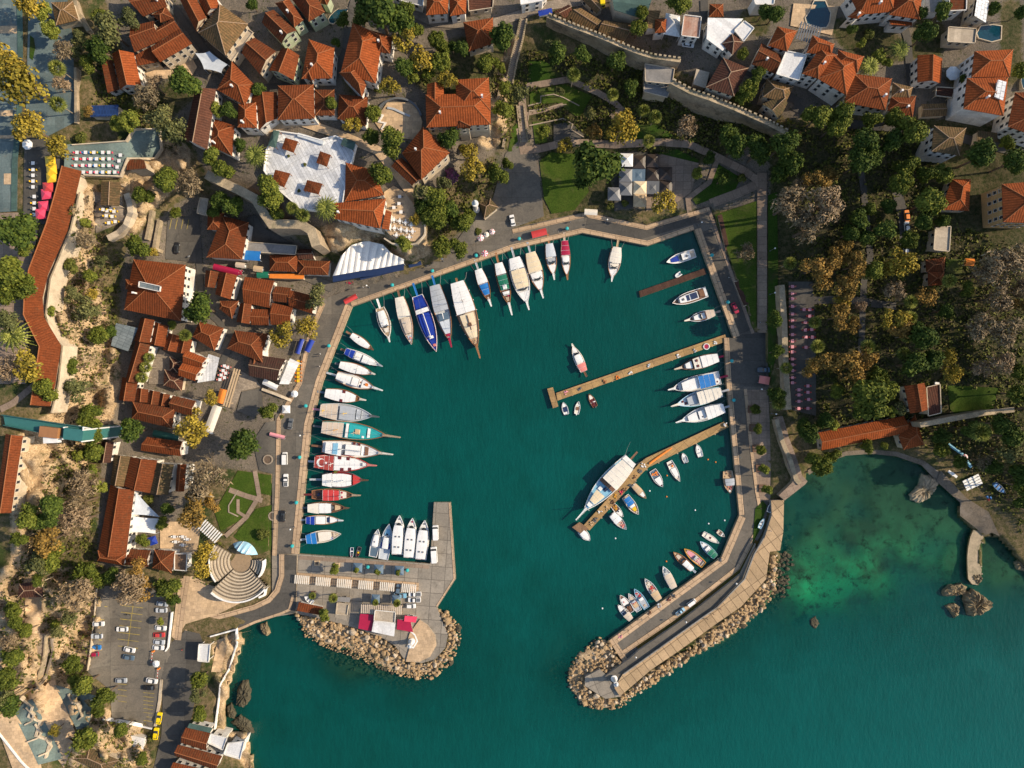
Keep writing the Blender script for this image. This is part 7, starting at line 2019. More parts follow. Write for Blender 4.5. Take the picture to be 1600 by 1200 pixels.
# motorbikes
def bike(label, px, py, a, c='black', z=None):
    o = tag(empty('motorbike', at(px, py, .35) if z is None else w(px, py, z), math.radians(a)), label, 'motorbike')
    for x in (-.62, .62):
        m_ = MB(); rows = [[(x+r*math.cos(t), y, .3+r*math.sin(t)) for t in [2*math.pi*k/10 for k in range(10)]] for y, r in ((-.06, .2), (-.06, .3), (.06, .3), (.06, .2))]
        m_.grid(rows, 0, True); m_.build('wheel', 'black', o)
    m_ = MB(); m_.box(0, 0, .35, .9, .26, .35, taper=.8); m_.box(.25, 0, .68, .45, .3, .16, taper=.7); m_.tube([(.6, 0, .3), (.45, 0, .95)], .05, 5); m_.build('frame', c, o)
    m_ = MB(); m_.box(-.3, 0, .7, .7, .28, .12, taper=.85); m_.build('seat', 'dkgrey', o)
    m_ = MB(); m_.tube([(.45, -.35, .98), (.45, .35, .98)], .03, 5); m_.build('handlebar', 'dkgrey', o)
bike('dark motorbike parked on a bay line of the lower car park', 200, 960, 170)
bike('pale motorbike beside the wall of the small bazaar car park', 296, 401, 30, 'silver')

# ================================================================ PEOPLE: one continuous skinned figure, posed walking
def person_mesh(name, stride=.22, arm=.12):
    V = [(0, 0, .95), (0, 0, 1.2), (0, 0, 1.42), (0, 0, 1.52), (.01, 0, 1.60), (.02, 0, 1.72),
         (0, .11, .90), (stride*.5, .11, .50), (stride*.55, .11, .09), (stride*.55+.17, .12, .04),
         (0, -.11, .90), (-stride*.2, -.11, .50), (-stride, -.11, .10), (-stride+.16, -.12, .04),
         (0, .19, 1.40), (-arm*.4, .25, 1.12), (arm*.5, .25, .88), (arm*.7, .25, .80),
         (0, -.19, 1.40), (arm*.2, -.25, 1.12), (arm*1.6, -.24, .90), (arm*1.9, -.24, .83)]
    E = [(0, 1), (1, 2), (2, 3), (3, 4), (4, 5), (0, 6), (6, 7), (7, 8), (8, 9), (0, 10), (10, 11), (11, 12), (12, 13), (2, 14), (14, 15), (15, 16), (16, 17), (2, 18), (18, 19), (19, 20), (20, 21)]
    R = [.14, .14, .15, .065, .085, .10, .095, .07, .05, .045, .095, .07, .05, .045, .065, .05, .04, .035, .065, .05, .04, .035]
    me = bpy.data.meshes.new(name); me.from_pydata(V, E, [])
    o = bpy.data.objects.new(name, me); COL.objects.link(o)
    md = o.modifiers.new('skin', 'SKIN')
    for i, v in enumerate(me.skin_vertices[0].data):
        v.radius = (R[i], R[i]); v.use_root = (i == 0)
    sb = o.modifiers.new('sub', 'SUBSURF'); sb.levels = 1
    dg = bpy.context.evaluated_depsgraph_get(); dg.update()
    m2 = bpy.data.meshes.new_from_object(o.evaluated_get(dg)); m2.name = name
    bpy.data.objects.remove(o)
    m2.materials.clear()
    for c in ('navy', 'grey', 'skin'): m2.materials.append(P(c))
    for p in m2.polygons:
        z = p.center.z; y = abs(p.center.y)
        p.material_index = 2 if z > 1.47 or (y > .21 and z < .9) else (0 if z > .92 else 1)
        p.use_smooth = True
    return m2
PM = [person_mesh('person'), person_mesh('person', .12, .05)]
mb = MB(); mb.lathe([(.105, 1.62), (.115, 1.70), (.09, 1.80), (.02, 1.835)], .005, 0, 10); HAIR = mb.mesh('hair', 'black')
def person(label, px, py, a, top, legs, z=None, k=0):
    g = gz(px, py)+.35 if z is None else z
    o = obj('person', PM[k], None, w(px, py, g), math.radians(a))
    for i, c in ((0, top), (1, legs)):
        o.material_slots[i].link = 'OBJECT'; o.material_slots[i].material = P(c)
    obj('hair', HAIR, o)
    tag(o, label, 'person')
PEOPLE = [('person in dark clothes crossing the square near the red awning', 838, 350.6, 200, 'black', 'navy', QC), ('person in grey walking along the north quay road', 891, 347.5, 10, 'grey', 'dkgrey', QC), ('person in a white shirt strolling below the blue awning', 568, 449, 30, 'white', 'navy', QC), ('person in black beside the blue restaurant awning', 626, 432, 20, 'black', 'dkgrey', QC),
 ('person in white, first of the pair on the west quay road', 501, 553, 60, 'white', 'grey', QC), ('person in dark blue, second of the pair on the west quay road', 498, 556.5, 60, 'navy', 'black', QC), ('person in white alone on the west quay coping', 500, 572.5, 90, 'white', 'beige', QC), ('person in a pale top on the east quay road', 1125, 402, 100, 'ltgrey', 'grey', QC),
 ('person in white at the kerb of the east lawn', 1138, 434, 80, 'white', 'dkgrey', QC), ('person in teal on the east coping', 1122, 440.6, 90, 'teal', 'navy', QC), ('person in black near the dark red car on the east quay', 1130, 457.5, 70, 'black', 'black', QC), ('person in pale blue on the road beside the palm planters', 1155, 714, 90, 'ltblue', 'grey', QC), ('person in black on the road below the planters', 1172, 742.5, 90, 'black', 'navy', QC),
 ('person in brown on the road above the planters', 1162, 695.6, 90, 'brown', 'black', QC), ('person in black on the paving beside the dark ramp', 1221.5, 722, 90, 'black', 'black', QC+.1), ('person in purple on the pavement by the hauled-out dinghy', 1187, 794, 90, 'purple', 'black', QC+.1),
 ('person in black on the raised mole promenade, nearest the lighthouse half', 1104, 966, 40, 'black', 'navy', PZ), ('person in purple on the raised mole promenade', 1125, 951, 40, 'purple', 'black', PZ), ('person in red on the raised mole promenade near the white boulders', 1114, 958.5, 220, 'maroon', 'dkgrey', PZ), ('person in white on the promenade beside the cove', 1203, 829, 80, 'white', 'navy', PZ),
 ('fisherman in white on the mole coping beside the tan-awninged boats', 1071, 915, 40, 'white', 'navy', QC+.12), ('fisherman in orange on the mole coping', 1054, 931, 220, 'orange', 'dkgrey', QC+.12), ('fisherman in black beside the one in orange on the coping', 1050.5, 934, 20, 'black', 'black', QC+.12), ('fisherman in pink on the mole coping by the grey boat', 1031, 946, 220, 'pink', 'grey', QC+.12), ('fisherman in brown on the mole coping by the white cabin boat', 1013, 958, 220, 'brown', 'dkgrey', QC+.12),
 ('fisherman in grey on the mole coping near its end', 1002, 968, 200, 'grey', 'navy', QC+.12), ('fisherman in maroon on the mole coping near its end', 981, 984, 200, 'maroon', 'black', QC+.12), ('person in red standing by the car park barrier', 286, 1014, 90, 'red', 'black', None), ('person in dark clothes on the park crossroads', 1345, 480, 90, 'black', 'navy', None), ('person in black on the wide lawn path', 1187, 404, 90, 'black', 'dkgrey', None), ('person in grey lower down the wide lawn path', 1187, 504, 270, 'grey', 'black', None)]
for i, (lab, px, py, a, t, l, z) in enumerate(PEOPLE): person(lab, px, py, a, t, l, z, i % 2)

# ================================================================ FURNITURE
def proto(name, parts):
    o = empty(name)
    for n, mbx, mat in parts: mbx.build(n, mat, o)
    return o
USED = set()
def place(p, loc, rz=0.0, scale=None):
    if p.name not in USED:
        USED.add(p.name); o = p; o.location = loc; o.rotation_euler[2] = rz
    else:
        o = copy_tree(p, loc, rz)
    if scale: o.scale = (scale,)*3
    return o
def table_set(top, seat, cloth=None, round_=False, sz=1.0, chairs=4):
    t = MB()
    if round_: t.lathe([(sz*.5, .70), (sz*.52, .75)], n=14)
    else: t.box(0, 0, .70, sz, sz, .05)
    l = MB(); l.lathe([(.28, 0), (.05, .06), (.05, .7)], n=8)
    parts = [('table_top', t, top), ('pedestal', l, 'dkgrey')]
    return proto('cafe_table', parts)
def chair_proto(c):
    s = MB(); s.box(0, 0, .42, .44, .44, .07)
    b = MB(); b.box(-.21, 0, .45, .06, .44, .5)
    o = proto('chair', [('seat', s, c), ('backrest', b, c)])
    for x in (-.18, .18):
        for y in (-.18, .18):
            l = MB(); l.box(x, y, 0, .05, .05, .43); l.build('leg', c, o)
    return o
PT = {c: table_set(c, 'white') for c in ('white', 'pink', 'crimson', 'yellow', 'tan')}
PCH = {c: chair_proto(c) for c in ('white', 'hotpink', 'azure', 'yellow', 'green', 'red', 'dkgrey', 'orange', 'salmon')}
def tables(lst, tcol, ccols, label, group, clabel, cgroup, z=None, dz=.35, rz=0.0, sc=1.15, nch=2):
    """ccols: one chair colour per table in turn; labels are shared by the set, which nothing tells apart"""
    for i, (px, py) in enumerate(lst):
        p = w(px, py, gz(px, py)+dz if z is None else z)
        o = place(PT[tcol], p, rz, sc); tag(o, label, 'table', group)
        c = ccols[i % len(ccols)]
        for k in range(nch):
            a = rz+math.pi*k if nch == 2 else rz+math.pi/2*k
            q = (p[0]+.85*sc*math.cos(a), p[1]+.85*sc*math.sin(a), p[2])
            ch = place(PCH[c], q, a+math.pi, sc)
            nm = {'hotpink': 'bright pink', 'azure': 'blue', 'dkgrey': 'dark grey'}.get(c, c)
            tag(ch, nm+' '+clabel, 'chair', nm+' '+cgroup)
T = []
for y, xs in ((957, (490, 543, 595, 650, 688)), (997, (487, 535, 575, 612, 652, 690)), (1038, (482, 525, 570, 607, 653, 690)), (1080, (530, 575, 612, 650, 690, 725))):
    T += [(x/4, y/4) for x in xs]
tables(T, 'white', ['hotpink', 'azure', 'yellow', 'green', 'hotpink', 'red'], 'white square table with bright chairs on the teal terrace', 'tables of the teal terrace', 'chair at a white table on the teal terrace', 'chairs of the teal terrace', dz=2.25)
tables([(190, 243.5), (188, 252.5), (185, 262)], 'white', ['dkgrey'], 'white table in the corner cluster by the teal terrace rail', 'corner tables of the teal terrace', 'chair in the corner cluster of the teal terrace', 'corner chairs of the teal terrace', dz=2.25)
tables([(1237, y) for y in (448, 459, 467, 479, 491, 501, 511, 523, 533, 542, 550, 561, 570, 579, 590, 598)]+[(1247, y) for y in (609, 617, 627, 638)], 'pink', ['salmon'], 'pink-clothed table in the long column beside the grey garden wall', 'column of pink tables', 'salmon chair'[7:]+' along the grey garden wall', 'chairs of the pink column', rz=math.pi/2*0, dz=.4)
tables([(1255, 484), (1264, 484), (1264, 494), (1257, 504), (1257, 516), (1267, 515), (1258, 527), (1268, 527), (1258, 543), (1261, 603), (1261, 613), (1262, 624), (1261, 638)], 'pink', ['red'], 'pink-clothed table in the looser group under the fan palms', 'loose group of pink tables', 'chair of the loose group under the fan palms', 'chairs of the loose pink group', dz=.4)
tables([(616, 344), (625, 346), (634, 348), (643, 352), (617, 357), (627, 359), (636, 361), (645, 362), (620, 368), (630, 371), (640, 371)], 'white', ['white'], 'white table on the curved cliff terrace', 'tables of the curved cliff terrace', 'chair on the curved cliff terrace', 'chairs of the cliff terrace', z=17.25, nch=4, sc=1.0)
tables([(625, 308), (624, 319), (627, 332), (616, 325)], 'white', ['dkgrey'], 'white table along the narrow approach to the cliff terrace', 'tables of the narrow approach', 'chair along the narrow approach to the cliff terrace', 'chairs of the narrow approach', z=17.25)
tables([(467, y) for y in (565, 571, 577, 583, 589, 595)], 'yellow', ['orange'], 'yellow table along the white awning hall', 'yellow tables of the west quay', 'chair beside the white awning hall', 'chairs of the yellow tables', dz=.5)
tables([(547.5, 442), (556, 440.5), (576, 437), (592, 433), (601, 430), (610, 427)], 'crimson', ['red'], 'crimson table in front of the blue restaurant awning', 'crimson tables below the canopy', 'chair in front of the blue restaurant awning', 'chairs below the canopy', z=QC)
tables([(348+x, 570+y) for x, y in ((4, 2), (2, 9), (-1, 16), (-3, 23), (9, 4), (6, 13), (4, 20))], 'white', ['salmon'], 'white table in the narrow lane with red cushions', 'tables of the narrow lane', 'chair in the narrow lane', 'chairs of the narrow lane', dz=.5)
tables([(276, 846), (287, 838), (294, 842), (287, 851), (274, 838)], 'white', ['white'], 'white table on the paved yard beside the sail canopy', 'tables of the paved yard', 'chair on the paved yard beside the sail canopy', 'chairs of the paved yard', dz=.45)
tables([(163+x, 328+y) for x, y in ((0, 0), (6, 2), (12, -1), (17, 3), (14, 11), (19, 19), (5, 10), (9, 21))], 'white', ['yellow'], 'white table on the little cliff yard below the thatched awning', 'tables of the little cliff yard', 'chair on the little cliff yard', 'chairs of the little cliff yard', dz=.6)
tables([(56, y) for y in (308, 318, 327, 336)]+[(54, y) for y in (256, 266, 275, 284, 293)], 'white', ['dkgrey', 'yellow'], 'white table in the row beside the red and yellow parasols', 'tables beside the coloured parasols', 'chair beside the coloured parasols', 'chairs beside the coloured parasols', dz=.4)
def unused_cleanup():
    for p in list(PT.values())+list(PCH.values())+PROTOS:
        if p.name not in USED:
            for c in list(p.children): bpy.data.objects.remove(c)
            bpy.data.objects.remove(p)
PROTOS = []
# parasols
def parasol(label, px, py, r, c, z=None, dz=.35, n=8, h=2.5, c2=None, square=False, rz=0.0, group=None):
    g = gz(px, py)+dz if z is None else z
    o = tag(empty('parasol', w(px, py, g+h*.9)[:2]+(g,), rz), label, 'parasol', group)
    m_ = MB(); n = 4 if square else n
    rad = r*1.414 if square else r
    R = [(rad*math.cos(2*math.pi*(k+.5)/n), rad*math.sin(2*math.pi*(k+.5)/n)) for k in range(n)]
    for k in range(n):
        a, b = R[k], R[(k+1) % n]
        m_.face([(a[0], a[1], h-.45*min(1, r/2)), (b[0], b[1], h-.45*min(1, r/2)), (b[0]*.5, b[1]*.5, h+.02), (a[0]*.5, a[1]*.5, h+.02)], k % 2 if c2 else 0)
        m_.face([(a[0]*.5, a[1]*.5, h+.02), (b[0]*.5, b[1]*.5, h+.02), (0, 0, h+.38)], k % 2 if c2 else 0)
        m_.face([(a[0], a[1], h-.45*min(1, r/2)), (b[0], b[1], h-.45*min(1, r/2)), (b[0], b[1], h-.6*min(1, r/2)-.1), (a[0], a[1], h-.6*min(1, r/2)-.1)], k % 2 if c2 else 0)
    m_.build('canopy', [c, c2 or c], o)
    m_ = MB(); m_.tube([(0, 0, 0), (0, 0, h+.4)], .05, 6); m_.build('pole', 'dkgrey', o)
    m_ = MB(); m_.box(0, 0, 0, .7, .7, .12); m_.build('base', 'grey', o)
    m_ = MB()
    for a in R: m_.tube([(a[0], a[1], h-.47*min(1, r/2)), (0, 0, h+.3)], .03, 3)
    m_.build('rib', 'ltgrey', o)
parasol('white round parasol beside the plaza rail above the tables', 42, 225.5, 1.8, 'white')
for k, (x, y) in enumerate(((78, 251), (80, 264.5), (80, 277))): parasol('yellow square parasol on the plaza, %s one' % ('topmost', 'middle', 'lowest')[k], x, y, 1.7, 'yellow', square=True, rz=.1)
for k, (x, y) in enumerate(((74.5, 292.5), (72, 303), (67.5, 322), (63, 334))): parasol('red square parasol beside the cliff arcade, %s in its row' % ('first', 'second', 'third', 'fourth')[k], x, y, 1.75, 'hotpink' if k else 'red', square=True, rz=.1)
parasol('big white parasol in the orange house garden', 1490, 114, 2.6, 'white', h=2.8)
parasol('white parasol leaning over the lower car park entrance', 243.5, 1037.5, 1.35, 'white')
parasol('pink and white striped parasol on the north quay coping', 757.5, 396, 1.25, 'hotpink', z=QC, c2='white', n=12)
parasol('pink and white striped parasol beside the mosque terrace', 751, 371.5, 1.3, 'pink', z=QC, c2='white', n=12)
parasol('white parasol between two pink ones near the mosque terrace', 760, 366.5, 1.1, 'ivory', z=QC)
parasol('pale pink parasol near the mosque terrace', 769, 362, 1.1, 'pink', z=QC, c2='white', n=12)
parasol('white parasol on the west quay, above the square one', 460, 615.5, 1.4, 'white')
parasol('white square parasol above the small round tree on the west quay', 447, 639.5, 1.5, 'white', square=True)
parasol('blue square parasol beside the white sail canopy', 238, 845, 1.6, 'blue', square=True, rz=.3)
parasol('pink parasol among the blue covers by the cove', 1508, 714, 1.1, 'pink', c2='white', n=10)
for k, (x, y) in enumerate(((558.8, 887), (591.7, 889.5), (623.8, 891.5))): parasol('slate-blue square parasol on the pier, %s from the pier arm' % ('third', 'second', 'first')[k], x, y, 1.75, 'slate', z=QC, square=True, h=3.0, rz=-.05)
for k, (x, y) in enumerate(((586.7, 935.5), (619, 937))): parasol('slate-blue square parasol behind the pier restaurant, %s the pickups' % ('farther from', 'closer to')[k], x, y, 1.6, 'slate', z=QC, square=True, h=3.0, rz=-.05)
# square canopy tents of the park café
def tent(label, px, py, c, s=5.0, h=2.8, pk=1.7, group=None, rz=-.02):
    g = gz(px, py)+.35
    o = tag(empty('canopy_tent', w(px, py, g+h)[:2]+(g,), rz), label, 'canopy', group)
    q = s/2
    C = [(-q, -q, h), (q, -q, h), (q, q, h), (-q, q, h)]
    m_ = MB()
    for k in range(4):
        a, b = Vector(C[k]), Vector(C[(k+1) % 4])
        mid = (a+b)/2; top = Vector((0, 0, h+pk))
        a2, b2 = a+(top-a)*.5-Vector((0, 0, .18)), b+(top-b)*.5-Vector((0, 0, .18))
        m_.face([a, b, b2, a2]); m_.face([a2, b2, top])
        m_.face([a, b, b-Vector((0, 0, .35)), a-Vector((0, 0, .35))])
    m_.build('canopy', c, o)
    for a in C:
        m_ = MB(); m_.box(a[0]*.97, a[1]*.97, 0, .12, .12, h); m_.build('post', 'dkgrey', o)
tent('cream canopy tent brightest among the dark café canopies', 1000, 293, 'cream'); tent('sandy canopy tent below the cream one at the park café', 1000, 313, 'tan')
for k, (x, y) in enumerate(((998.7, 253), (1020, 251), (1020, 272), (1040, 271), (1040, 292.5))):
    tent('dark brown canopy tent of the park café, ' + ('topmost, under the terrace path', 'topmost, beside the kitchen clutter', 'in the middle of the dark block', 'beside the paved courtyard, upper', 'beside the paved courtyard, lower')[k], x, y, 'espresso')
for k, (x, y) in enumerate(((977.5, 274), (977.5, 295), (960, 303))): tent('white canopy tent with shade painted in, beside the huge dark tree, %s' % ('highest', 'middle', 'lowest')[k], x, y, 'stone')  # white canvas, greyed so the colour carries the trees' shade
tent('white canopy tent with a sagging twin roof beside the huge dark tree', 978.7, 250, 'white')
tent('dark slate flat canopy in the middle of the park café', 998, 273.5, 'slate', pk=.2); tent('dark frame canopy beside the cream one', 1020, 293, 'dkgrey', pk=.3)
# slatted white pergolas on the pier
def pergola(label, px, py, wx, wy, rz, z, c='ivory', n=8, h=2.6, group=None, zf=None):
    o = tag(empty('slatted_pergola', w(px, py, z), rz), label, 'pergola', group)
    m_ = MB()
    for k in range(n): m_.box(-wx/2+wx*(k+.5)/n, 0, h, wx/n*.55, wy, .12)
    m_.build('slat_roof', c, o)
    m_ = MB()
    for y in (-wy*.38, wy*.38): m_.box(0, y, h-.16, wx, .15, .15)
    m_.build('beam', 'tan', o)
    for x in (-wx/2+.2, wx/2-.2):
        for y in (-wy*.38, wy*.38):
            m_ = MB(); m_.box(x, y, 0, .16, .16, h-.15); m_.build('post', 'tan', o)
for k, (x, y) in enumerate(((473.6, 904), (506.5, 907), (539.4, 909.8), (572.9, 912.3), (606, 914.8), (639.8, 917.4))):
    pergola('white slatted pergola on the pier, %s from the quay road' % ORD[k], x, y, 5.9, 3.3, -.085, QZ+.13, h=1.6)
pergola('long striped pergola with beige slats beside the white-roofed pier restaurant', 598, 948.5, 16, 3.4, -.03, QZ, 'beige', 22, 2.8)
pergola('white slatted pergola with red trim beside the garden lawn', 333, 828, 9, 4.5, -.72, gz(333, 828)+.4, 'white', 9, 2.6)
pergola('dark slatted pergola joining two orange hotel roofs', 1252, 66, 8, 6.5, -.3, gz(1252, 66)+1, 'dkgrey', 9, 6.5)
# planters with their small trees
def planter(label, px, py, z, s=2.6, tr=None, c='soil_red', tdx=5, tdy=1.5):
    o = tag(empty('planter', w(px, py, z), RND.uniform(-.1, .1)), label, 'planter')
    m_ = MB()
    for sx, sy, bx_, by_ in ((0, s/2-.2, s, .4), (0, -s/2+.2, s, .4), (s/2-.2, 0, .4, s-.8), (-s/2+.2, 0, .4, s-.8)): m_.box(sx, sy, 0, bx_, by_, .55)
    m_.build('wall', c, o)
    m_ = MB(); m_.box(0, 0, 0, s-.8, s-.8, .4); m_.build('soil', 'bark', o)
    if tr: 
        t = tree(tr, px+tdx, py+tdy, 8.5)
        t.location = w(px, py, z)[:2]+(z,)
for k, (x, y) in enumerate(((1174, 639.5), (1176, 668.5), (1181, 700.5), (1186.5, 731.5), (1191, 763))):
    planter('square maroon planter with a round tree on the east paving, %s from the plaza' % ORD[k], x, y, QZ+.12, 2.8, 'g' if k < 3 else 'l')
pergola('three long tan timber beams above the narrow lane', 366, 606, 3.0, 15, -.29, gz(366, 606)+.4, 'tan', 3, 2.4)
planter('empty tan square planter at the inner end of the pier', 495.6, 879.6, QZ, 2.0, None, 'tan')
planter('tan square planter with a leafy tree at the inner end of the pier', 527, 883, QZ, 2.0, 'l', 'tan', -2, 1)
planter('brick planter with a fan palm beside the red lean-to on the pier', 490, 927, QZ, 1.9, None); planter('brick planter with a fan palm beside the cream hut', 521, 931, QZ, 1.9, None)
for k, (x, y) in enumerate(((557.5, 889), (591, 892), (623, 894), (587, 941), (620, 943))):
    t = tree('p' if k > 2 else 'l', x, y, 5.0); t.location.z = QZ
for lab, px, py, r in (('round stone planter ring on the fountain square', 419, 718, 1.9), ('pale round stone planter beside the dark car', 427, 806, 1.8)):
    o = tag(empty('round_planter', at(px, py, .3)), lab, 'planter')
    m_ = MB(); rows = [[(q*r*math.cos(2*math.pi*j/20), q*r*math.sin(2*math.pi*j/20), z) for j in range(20)] for q, z in ((1, 0), (1, .6), (.78, .6), (.78, .3))]; m_.grid(rows, 0, True); m_.build('rim', 'wall_plinth', o)
    m_ = MB(); m_.lathe([(r*.78, .2), (r*.77, .35)], n=20); m_.build('soil', 'bark', o)
# turquoise supply pedestals along the quays
m1 = MB(); m1.box(0, 0, 0, .75, .75, 1.3); m2 = MB(); m2.lathe([(.72, 1.3), (.72, 1.42), (.5, 1.75), (.05, 1.9)], n=12); m3 = MB(); m3.box(.39, 0, .5, .06, .45, .55)
ped = proto('supply_pedestal', [('cabinet', m1, 'turq'), ('hood', m2, 'turq'), ('panel', m3, 'dkgrey')]); PROTOS.append(ped)
PEDS = [(613.7, 446, 'below the white restaurant canopy'), (676, 424, 'beside the blue gulet gangway'), (744, 400, 'next to the striped parasol'), (515, 540.5, 'at the bend of the west quay'), (479, 634, 'opposite the small round tree'), (469.5, 714, 'abreast of the crescent awning boat'), (464.5, 784.5, 'abreast of the salmon-roofed boat'), (458, 852, 'at the inner end of the pier'), (811, 374, 'beside the red kiosk awning'), (885.5, 358, 'abreast of the crimson-awned boat'), (1111, 399.5, 'above the dark brown pontoon'), (1136, 472.5, 'beside the dark red car'), (1142, 564, 'on the east plaza'), (1145, 625, 'abreast of the ribbed white awning boat'), (575.7, 884.6, 'between slate parasols on the pier'), (637, 889.7, 'closest to the pier arm')]
for x, y, t in PEDS: tag(place(ped, w(x, y, QC+.1)), 'small turquoise supply pedestal '+t, 'supply pedestal')
# kiosk awnings on the quay
def awning_stall(label, px, py, L, wd, ang, c, z=QC, h=2.4, c2='white'):
    o = tag(empty('awning_stall', w(px, py, z+h)[:2]+(z,), math.radians(ang)), label, 'stall')
    m_ = MB(); n = 9
    rows = [[(-L/2+L*i/n, y, h+zz) for y, zz in ((-wd/2, -.35), (-wd*.2, .02), (0, .16), (wd*.2, .02), (wd/2, -.35), (wd/2, -.6))] for i in range(n+1)]
    m_.grid(rows); m_.build('awning', c, o)
    for x in (-L/2+.15, L/2-.15):
        for y in (-wd/2+.15, wd/2-.15): m_ = MB(); m_.box(x, y, 0, .1, .1, h-.3); m_.build('post', 'grey', o)
    m_ = MB(); m_.box(0, 0, 0, L*.8, wd*.45, .95); m_.build('counter', c2, o)
awning_stall('crimson awning stall at the corner where north and west quays meet', 547.5, 467, 5.4, 1.9, 28, 'red')
awning_stall('bright red awning stall on the north quay above the crimson-awned boat', 842.5, 364, 5.9, 2.6, 14, 'red')
awning_stall('crimson strip awning behind the bazaar lane', 360, 424, 9, 1.8, -5, 'crimson', z=gz(360, 424)+.5); awning_stall('crimson awning over the pair of brown bazaar roofs', 353, 421, 10, 2.2, -14, 'crimson', z=gz(353, 421)+3)
awning_stall('royal blue awning stall, inner one beside the autumn tree', 468, 541, 6, 1.8, 72, 'blue', z=gz(468, 541)+.3); awning_stall('royal blue awning stall, outer one beside the quay pavement', 483, 540, 5, 2.2, 65, 'blue', z=gz(483, 540)+.3)
awning_stall('orange awning stall beside the yellow tree', 346, 619, 5.5, 2.8, 75, 'orange', z=gz(346, 619)+.4); awning_stall('green awning stall below the orange bazaar awning', 410, 429, 4.4, 2.4, 0, 'green', z=gz(410, 429)+.5)
awning_stall('pink banner stall on the fountain square', 433, 681, 6.0, 1.4, -14, 'pink', z=gz(433, 681)+.4); awning_stall('bright blue pool-like awning in the bazaar', 393, 399, 6.5, 3.6, -4, 'azure', z=gz(393, 399)+3)
awning_stall('cream awning stall at the corner of the north quay pavement', 923.5, 331, 5, 2.2, -4, 'ivory', z=QC+.15); awning_stall('colourful toy stall on the east plaza', 1195, 594, 3, 4.0, 80, 'salmon', z=QC, c2='teal')
awning_stall('blue covered stall on the upper street corner', 852, 18, 5, 2, 12, 'blue', z=gz(852, 18)+.6); awning_stall('white long awning stall with tan slats by the yellow tree', 332, 655, 11, 3.6, 70, 'ivory', z=gz(332, 655)+.5)
awning_stall('small white awning below the dark brown hip roof', 422, 601, 6, 2.2, -25, 'white', z=gz(422, 601)+.4)
awning_stall('tan awning in the bazaar lane, nearer the bright blue one', 403, 420, 3.6, 2.2, -8, 'tan', z=gz(403, 420)+1); awning_stall('tan awning in the bazaar lane behind the crimson strip', 375, 414, 3.6, 2.0, -8, 'beige', z=gz(375, 414)+1)
awning_stall('dark green awning between two brown roofs behind the yellow tree', 259, 681, 10, 2.6, -12, 'dkgreen', z=gz(259, 681)+1)
# white ridged restaurant canopy with its blue front awning
cz = gz(575, 415)+4.2
o = tag(empty('restaurant_canopy', w(575, 410, 0)), 'wide white scalloped restaurant canopy with a navy blue front awning', 'canopy'); ofs = w(575, 410, 0)
BK = pts("533,400 549,383 572,376 598,382 612,396 631,405"); FR = pts("520,431 543,427 565,423 588,420 609,416 631,412")
m_ = MB(); rows = []
N_ = 44
for i in range(N_+1):
    t = i/N_*5; k = min(4, int(t)); u = t-k
    b_ = (BK[k][0]+(BK[k+1][0]-BK[k][0])*u, BK[k][1]+(BK[k+1][1]-BK[k][1])*u); f_ = (FR[k][0]+(FR[k+1][0]-FR[k][0])*u, FR[k][1]+(FR[k+1][1]-FR[k][1])*u)
    rows.append([w(b_[0]+(f_[0]-b_[0])*v, b_[1]+(f_[1]-b_[1])*v, cz+1.6-1.8*v+.42*abs(math.sin(i*math.pi/4))+.1*math.sin(v*9)) for v in [q/6 for q in range(7)]])
m_.grid(rows); m_.build('canvas', 'render_white', o, ofs)
m_ = MB()
rows = [[w(p[0], p[1]+dy, cz-.35-.09*dy) for dy in (-1, 5, 10)] for p in dense(FR, 6)]
m_.grid(rows); m_.build('front_awning', 'navy', o, ofs)
m_ = MB()
for p in FR+BK:
    x, y, _ = w(p[0], p[1], cz-.3); m_.tube([(x, y, gz(*p)-.5), (x, y, cz-.2)], .09, 5)
m_.build('post', 'grey', o, ofs)
# long blue awning strip on the pavement in front of it
awning_stall('slim navy awning along the road below the white canopy', 594, 427, 16, 1.6, 13, 'navy'); awning_stall('small navy awning beyond the end of the white canopy', 648, 411.5, 5, 2.2, 14, 'navy', z=QC+.4)
# sail canopy and grey shade sails
def sail(label, corners, c, dz, name='shade_sail'):
    C = [Vector(at(x, y, d)) for x, y, d in corners]
    cen = sum(C, Vector())/len(C); base = (cen.x, cen.y, min(gz(x, y) for x, y, _ in corners))
    o = tag(empty(name, base), label, 'shade sail')
    m_ = MB(); n = len(C); r = 6
    for i in range(n):
        a, b = C[i], C[(i+1) % n]
        rows = []
        for j in range(r+1):
            e = a+(b-a)*(j/r); e = e+(cen-e)*.10*math.sin(math.pi*j/r)
            rows.append([e+(cen-e)*(k/3)+Vector((0, 0, -.25*math.sin(math.pi*k/6))) for k in range(4)])
        m_.grid(rows)
    m_.build('canvas', c, o, base)
    for (x, y, d), q in zip(corners, C):
        m_ = MB(); m_.tube([(q.x, q.y, gz(x, y)-.3), (q.x, q.y, q.z+.2)], .09, 5); m_.build('mast', 'grey', o, base)
sail('large white sail canopy, upper triangle beside the very long brown roof', [(212, 768, 5), (250, 808, 3.4), (206, 804, 5.2)], 'ltgrey', 0); sail('large white sail canopy, lower triangle beside the very long brown roof', [(205, 806, 5), (250, 810, 3.4), (243, 834, 3), (202, 832, 4.4)], 'white', 0)
sail('pale grey shade sails pieced together above the shaded lane', [(305, 83, 5), (327, 80, 5.5), (356, 101, 4.8), (346, 114, 4.6), (319, 108, 4.4)], 'ltgrey', 0)
